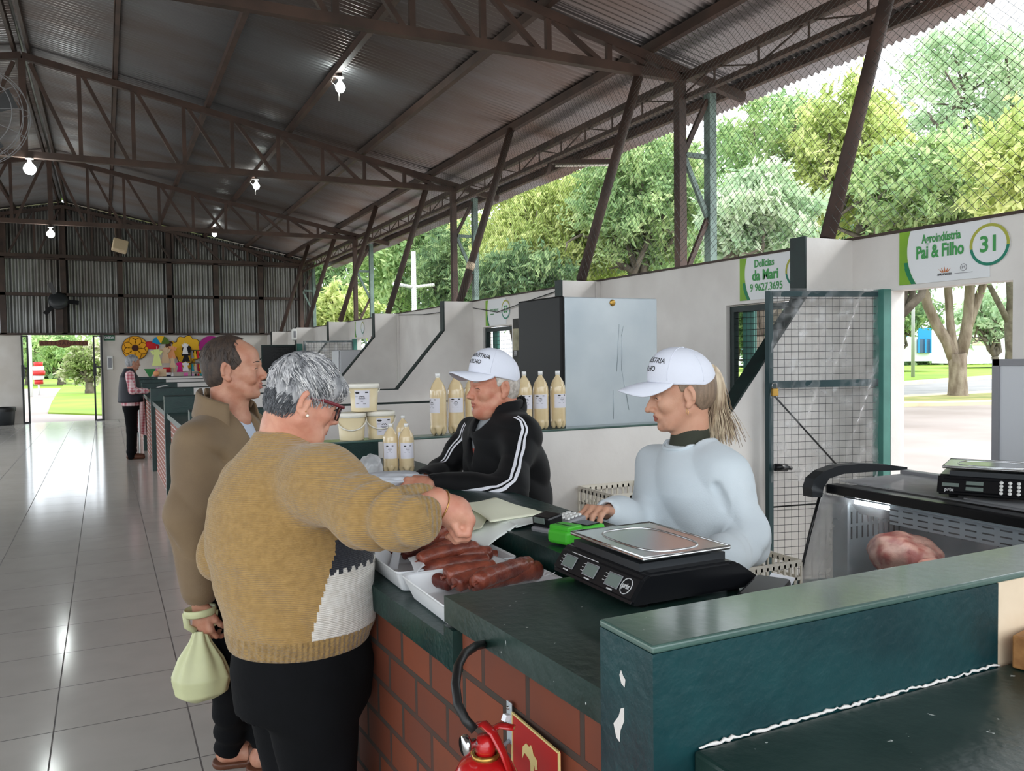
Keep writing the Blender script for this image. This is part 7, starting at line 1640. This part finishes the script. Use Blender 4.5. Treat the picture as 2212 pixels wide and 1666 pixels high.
def garment(label, c, w, h, m, sleeves=True, m2=None, legs=False, y=25.55):
    t = thing('doll_outfit', label, 'doll clothes', (c[0], y, c[1]), 'hanging doll clothes')
    obj('bodice', G().prism([(-w*.30, h*.5), (w*.30, h*.5), (w*.26, h*.12), (w*.5, -h*.5), (-w*.5, -h*.5), (-w*.26, h*.12)], (c[0], y+.02, c[1]), EX, EZ, (0, -.04, 0)), m, t)
    if sleeves:
        for s in (1, -1): obj('sleeve', G().box((c[0]+s*w*.40, y, c[1]+h*.30), (w*.26, .035, h*.28), (0, s*.5, 0), bev=.008), m2 or m, t)
    if legs:
        for s in (1, -1): obj('leg', G().box((c[0]+s*w*.22, y, c[1]-h*.72), (w*.30, .03, h*.55), bev=.008), m2 or m, t)
    obj('hanger', G().tube([(c[0], y, c[1]+h*.5), (c[0], y+.03, c[1]+h*.62), (c[0], y+.05, c[1]+h*.7)], .006, 5), 'plastic_white', t)
garment('pale lime doll outfit with pink trousers hanging in the craft stall', (1.33, 1.74), .26, .46, 'felt_lime'); garment('pink doll trousers hanging under the lime outfit', (1.34, 1.32), .2, .22, 'felt_pink', False, 'felt_pink', True); garment('beige doll dress in the middle of the craft stall', (1.56, 1.80), .24, .44, 'felt_beige', y=25.6); garment('pinkish doll dress at the right of the beige one', (1.73, 1.88), .24, .36, 'peach', y=25.65)
garment('tan doll overalls hanging in front of the pinkish dress', (1.74, 1.58), .18, .26, 'felt_beige', False, 'felt_beige', True, y=25.5); garment('dark patterned doll dress beside the sock rack', (2.1, 1.74), .22, .26, 'felt_black', y=25.5); garment('white doll bonnet and dress beside the sock rack', (2.08, 1.98), .16, .30, 'felt_white', y=25.45); garment('magenta doll coat beside the sock rack', (1.93, 1.46), .17, .28, 'felt_magenta', y=25.5); garment('white knitted doll top beside the sock rack', (2.08, 1.47), .17, .24, 'felt_white', y=25.45); garment('lilac pink doll skirt low beside the sock rack', (2.08, 1.17), .2, .26, 'felt_pink', False, y=25.45)
t = thing('sock_rack', 'thin black rack holding rows of small coloured socks', 'rack', (2.5, 25.55, 1.2))
for x in (2.24, 2.86): obj('upright', G().b2((x-.012, 25.56, 1.0), (x+.012, 25.59, 2.0)), 'black_metal', t)
for z in (1.93, 1.56, 1.27): obj('rail', G().b2((2.24, 25.565, z), (2.86, 25.585, z+.02)), 'black_metal', t)
cn = ['grey', 'beige', 'navy', 'teal', 'red', 'black', 'lilac', 'gold', 'pink', 'crimson']; on = ['first', 'second', 'third', 'fourth', 'fifth', 'sixth', 'seventh', 'eighth']
for r, (z, row) in enumerate(((1.92, 'top'), (1.55, 'middle'), (1.26, 'lowest'))):
    for k in range(8):
        q = cn[(3*r+k*7+r*k) % 10]; x = 2.275+.076*k
        obj('sock', G().prism([(-.024, 0), (.024, 0), (.022, -.15), (.05, -.19), (.04, -.225), (-.02, -.21), (-.026, -.15)], (x, 25.55, z), (.96, 0, .25 if r < 2 else .1), EZ, (0, -.018, 0)), 'felt_'+q, label='%s hanging sock, %s from the left in the %s row of the craft rack' % (q, on[k], row), cat='sock', group='socks on the craft rack')
for k in range(6):
    z = 1.03+.072*k; obj('folded_hat', G().lathe([(0, 0), (.10, 0), (.105, .035), (.09, .068), (0, .07)], (1.58, 25.4, z), 18), ['felt_crimson', 'felt_red', 'felt_navy', 'felt_white', 'felt_crimson', 'felt_red'][k], label='knitted %s cap, %s from the bottom of the pile in the craft stall' % (['crimson', 'red', 'navy', 'white', 'crimson', 'red'][k], on[k]), cat='knitted cap', group='pile of knitted caps')
y7 = DY[6]
obj('peach_ball', G().sphere((1.17, y7+.06, 1.248+.075), .075, 3), 'peach', label='orange ball on the far counter below the craft stall', cat='ball'); obj('green_sheet', G().prism([(-.16, .2), (.12, .2), (.0, 0), (-.05, 0)], (1.05, y7+.10, 1.248), EX, EZ, (0, .012, 0)), 'leaf_sheet', label='green leaf shaped board leaning on the far counter', cat='board'); obj('card_board', G().box((1.30, y7+.11, 1.345), (.22, .012, .19)), 'felt_beige', label='beige board standing on the far counter behind the orange ball', cat='board')
obj('paper_cone', G().lathe([(.10, 0), (.10, .01), (.012, .31), (0, .31)], (1.72, 25.35, 1.0), 14), 'felt_white', label='white paper cone beside the pile of knitted caps', cat='cone')
obj('craft_table', G().b2((1.1, 25.2, .92), (2.9, 25.75, 1.0)).b2((1.15, 25.25, 0), (1.25, 25.7, .92)).b2((2.75, 25.25, 0), (2.85, 25.7, .92)), 'cream_paint', label='pale table of the craft stall against the end wall', cat='table')
# plaid shirt hanging on a post end, and a thin white pole
def plaid(name, c1, c2, c3, s):
    m = bpy.data.materials.new(name); m.use_nodes = True; N = NT(m); b = N.n['Principled BSDF']; b.inputs['Roughness'].default_value = .9
    tc = N.new('ShaderNodeTexCoord'); col = None
    for ax, cc in (('Z', c2), ('X', c3), ('Y', c2)):
        w_ = N.new('ShaderNodeTexWave', wave_type='BANDS', bands_direction=ax, wave_profile='SIN'); w_.inputs['Scale'].default_value = s; N.link(tc.outputs['Object'], w_.inputs['Vector'])
        r = N.new('ShaderNodeMath', operation='GREATER_THAN'); r.inputs[1].default_value = .62; N.link(w_.outputs['Fac'], r.inputs[0]); f = N.new('ShaderNodeMath', operation='MULTIPLY'); f.inputs[1].default_value = .55; N.link(r.outputs[0], f.inputs[0])
        mx = N.new('ShaderNodeMix', data_type='RGBA'); mx.inputs[7].default_value = cc; N.link(f.outputs[0], mx.inputs[0])
        if col is None: mx.inputs[6].default_value = c1
        else: N.link(col, mx.inputs[6])
        col = mx.outputs[2]
    N.link(col, b.inputs['Base Color']); MATS[name] = m
plaid('plaid_red', srgb(196, 120, 128), srgb(226, 214, 214), srgb(140, 40, 62), 6.)
obj('hanging_shirt', G().grid(lambda u, v: (.475+.125*u+.02*math.sin(8*u)+.05*v*(u-.3), 16.50-.03*math.sin(9*u+3*v), 1.02-.62*v-.12*v*u), 14, 18), 'plaid_red', label='red plaid shirt hanging over the end of a far stall wall', cat='shirt', solid=.02)
obj('white_pole', G().tube([(.52, 15.95, 0), (.52, 15.95, .90)], .016, 8), 'pole_white', label='thin white pole standing beside the man in the vest', cat='pole')
# ================================================================== man in the dark vest
u4, a4 = imgdir(285); D4 = 13.95
root = person('man in a dark padded vest and plaid shirt reading a paper by the far counter', (.36, 15.35, 0)); HV = Frame(at(287, 784, D=D4), facing(287, .95, .3), .10, 0, 1.05); nv = at(284, 800, D=D4); nv[2] -= .03
hv = head_sdf(HV, nv, {}, .0055); cv = np.array([HV.c[0]-.05, HV.c[1], 0]); V_ = lambda z, f, s: cv+u4*f+a4*s+np.array([0, 0, z])
sR, eR, wR = V_(1.42, .0, -.19), V_(1.16, .03, -.24), V_(1.14, .27, -.15); sL, eL, wL = V_(1.42, .0, .19), V_(1.16, .03, .24), V_(1.14, .27, .12)
ha = SDF(wR-.2, wR+.3, .007); ha.add(cap(eR*.3+wR*.7, wR, .03, .027), .01); hand(ha, wR, u4+np.array([0, 0, .15]), np.array([0, 0, 1.]), 1, (.4, .4, .4, .4)); hl = SDF(wL-.2, wL+.3, .007); hl.add(cap(eL*.3+wL*.7, wL, .03, .027), .01); hand(hl, wL, u4+np.array([0, 0, .15]), np.array([0, 0, 1.]), -1, (.4, .4, .4, .4))
cr = SDF(V_(0, 0, 0)+[-.4, -.4, .8], V_(0, 0, 0)+[.45, .45, 1.6], .02); cr.add(cap(nv, V_(.95, 0, 0), .05, .12), .03)
for a, b, c in ((sR, eR, wR), (sL, eL, wL)): cr.add(cap(V_(1.38, 0, 0), a, .05, .045), .02); cr.add(cap(a, b, .045, .04), .02); cr.add(cap(b, c, .04, .027), .02)
Vv, Q = join_surf([hv.surf(), ha.surf(), hl.surf(), cr.surf()]); obj('body', surfmesh('body', Vv, Q), 'skin_b', root)
h = SDF(*HV.box(.165), .006); h.add(HV.ell((-.016, 0, .042), (.103, .081, .092)), .01); h.add(HV.ell((-.032, 0, -.005), (.082, .075, .08)), .02); h.inter(lambda P: np.interp(HV.loc(P)[..., 0], [-.12, -.04, -.026, -.018, .02, .06, .09], [-.07, -.075, -.05, .02, .01, .06, .10])-HV.loc(P)[..., 2], .006); Vv, Q = h.surf(); obj('hair', surfmesh('hair', Vv, Q), 'hair_grey', root)
s = SDF(V_(0, 0, 0)+[-.5, -.5, .85], V_(0, 0, 0)+[.5, .5, 1.6], .012); s.add(loft(cv, u4, a4, [(.90, 0, 0, .15, .19), (1.1, 0, 0, .14, .185), (1.36, -.01, 0, .125, .185), (1.45, -.01, 0, .09, .11), (1.5, 0, 0, .07, .075)]), .01)
for a, b, c in ((sR, eR, wR), (sL, eL, wL)): chain(s, [a, b, c-u4*.02], [.075, .06, .042], .03)
Vv, Q = s.surf(); obj('plaid_shirt', surfmesh('plaid_shirt', Vv, Q), 'plaid_red', root)
mat('vest_navy', srgb(24, 28, 38), .6, col2=srgb(18, 21, 30), vscale=6, bump=.004, bscale=12); s = SDF(V_(0, 0, 0)+[-.4, -.4, .85], V_(0, 0, 0)+[.4, .4, 1.65], .011); s.add(loft(cv, u4, a4, [(.96, .0, 0, .20, .225), (1.05, .0, 0, .19, .22), (1.2, -.01, 0, .172, .21), (1.38, -.015, 0, .145, .19), (1.46, -.015, 0, .105, .12), (1.53, -.01, 0, .082, .086)]), .01)
for q in (-1, 1): s.add(cap(V_(1.34, .04, q*.24), V_(1.22, .06, q*.26), .085, .075), .012, 's')
s.add(cap(nv+[0, 0, .09], nv+[0, 0, -.01], .062, .062), .01, 's'); Vv, Q = s.surf(); obj('vest', surfmesh('vest', Vv, Q), 'vest_navy', root)
s = SDF(V_(0, 0, 0)+[-.3, -.35, 0], V_(0, 0, 0)+[.35, .35, 1.05], .013); s.add(loft(cv, u4, a4, [(.82, 0, 0, .13, .17), (.95, 0, 0, .135, .175), (1.0, 0, 0, .13, .16)]), .03); chain(s, [V_(.84, -.01, -.085), V_(.48, .0, -.085), V_(.07, -.02, -.085)], [.105, .078, .07], .03); chain(s, [V_(.84, 0, .085), V_(.48, .01, .085), V_(.07, 0, .085)], [.105, .078, .07], .03); s.warp(lambda P: -.006*np.sin(P[..., 2]*60)*np.clip((.25-P[..., 2])/.15, 0, 1)); Vv, Q = s.surf(); obj('trousers', surfmesh('trousers', Vv, Q), 'pants_black', root)
for q in (-.085, .085):
    c = V_(0, .0, q); f = SDF(c-.22, c+.3, .010); f.add(cap(c-u4*.05+[0, 0, .05], c+u4*.16+[0, 0, .036], .048, .037), .01); f.inter(lambda P: -P[..., 2], .004); Vv, Q = f.surf(); obj('shoe', surfmesh('shoe', Vv, Q), 'shoe_brown', root)
sheet('paper_sheet', 'white sheet of paper in the hands of the man in the vest', 'paper', [wR+u4*.10+[0, 0, .04], wL+u4*.10+[0, 0, .04], wL+u4*.32+[0, 0, .09], wR+u4*.32+[0, 0, .09]], 'felt_white', .02)
# ------------------------------------------------------------------ light
w = bpy.data.worlds.new('sky'); SC.world = w; w.use_nodes = True
nt = w.node_tree; bg = nt.nodes['Background']
tc = nt.nodes.new('ShaderNodeTexCoord'); sp = nt.nodes.new('ShaderNodeSeparateXYZ'); nt.links.new(tc.outputs['Generated'], sp.inputs[0])
rp = nt.nodes.new('ShaderNodeValToRGB'); e = rp.color_ramp.elements
e[0].position = .47; e[0].color = (.20, .20, .18, 1); e[1].position = .52; e[1].color = (.86, .93, 1.0, 1)
x = e.new(1.0); x.color = (.95, .98, 1.0, 1)
mr = nt.nodes.new('ShaderNodeMapRange'); mr.inputs['From Min'].default_value = -1; nt.links.new(sp.outputs['Z'], mr.inputs['Value'])
nt.links.new(mr.outputs['Result'], rp.inputs['Fac']); nt.links.new(rp.outputs['Color'], bg.inputs['Color'])
bg.inputs['Strength'].default_value = 1.0
su = bpy.data.lights.new('sun', 'SUN'); su.energy = .8; su.angle = math.radians(25); su.color = (1, .97, .92)
so = bpy.data.objects.new('sun', su); COL.objects.link(so)
so.rotation_euler = Vector((-.62, .42, -.66)).to_track_quat('-Z', 'Y').to_euler()
SC.view_settings.exposure = 1.82
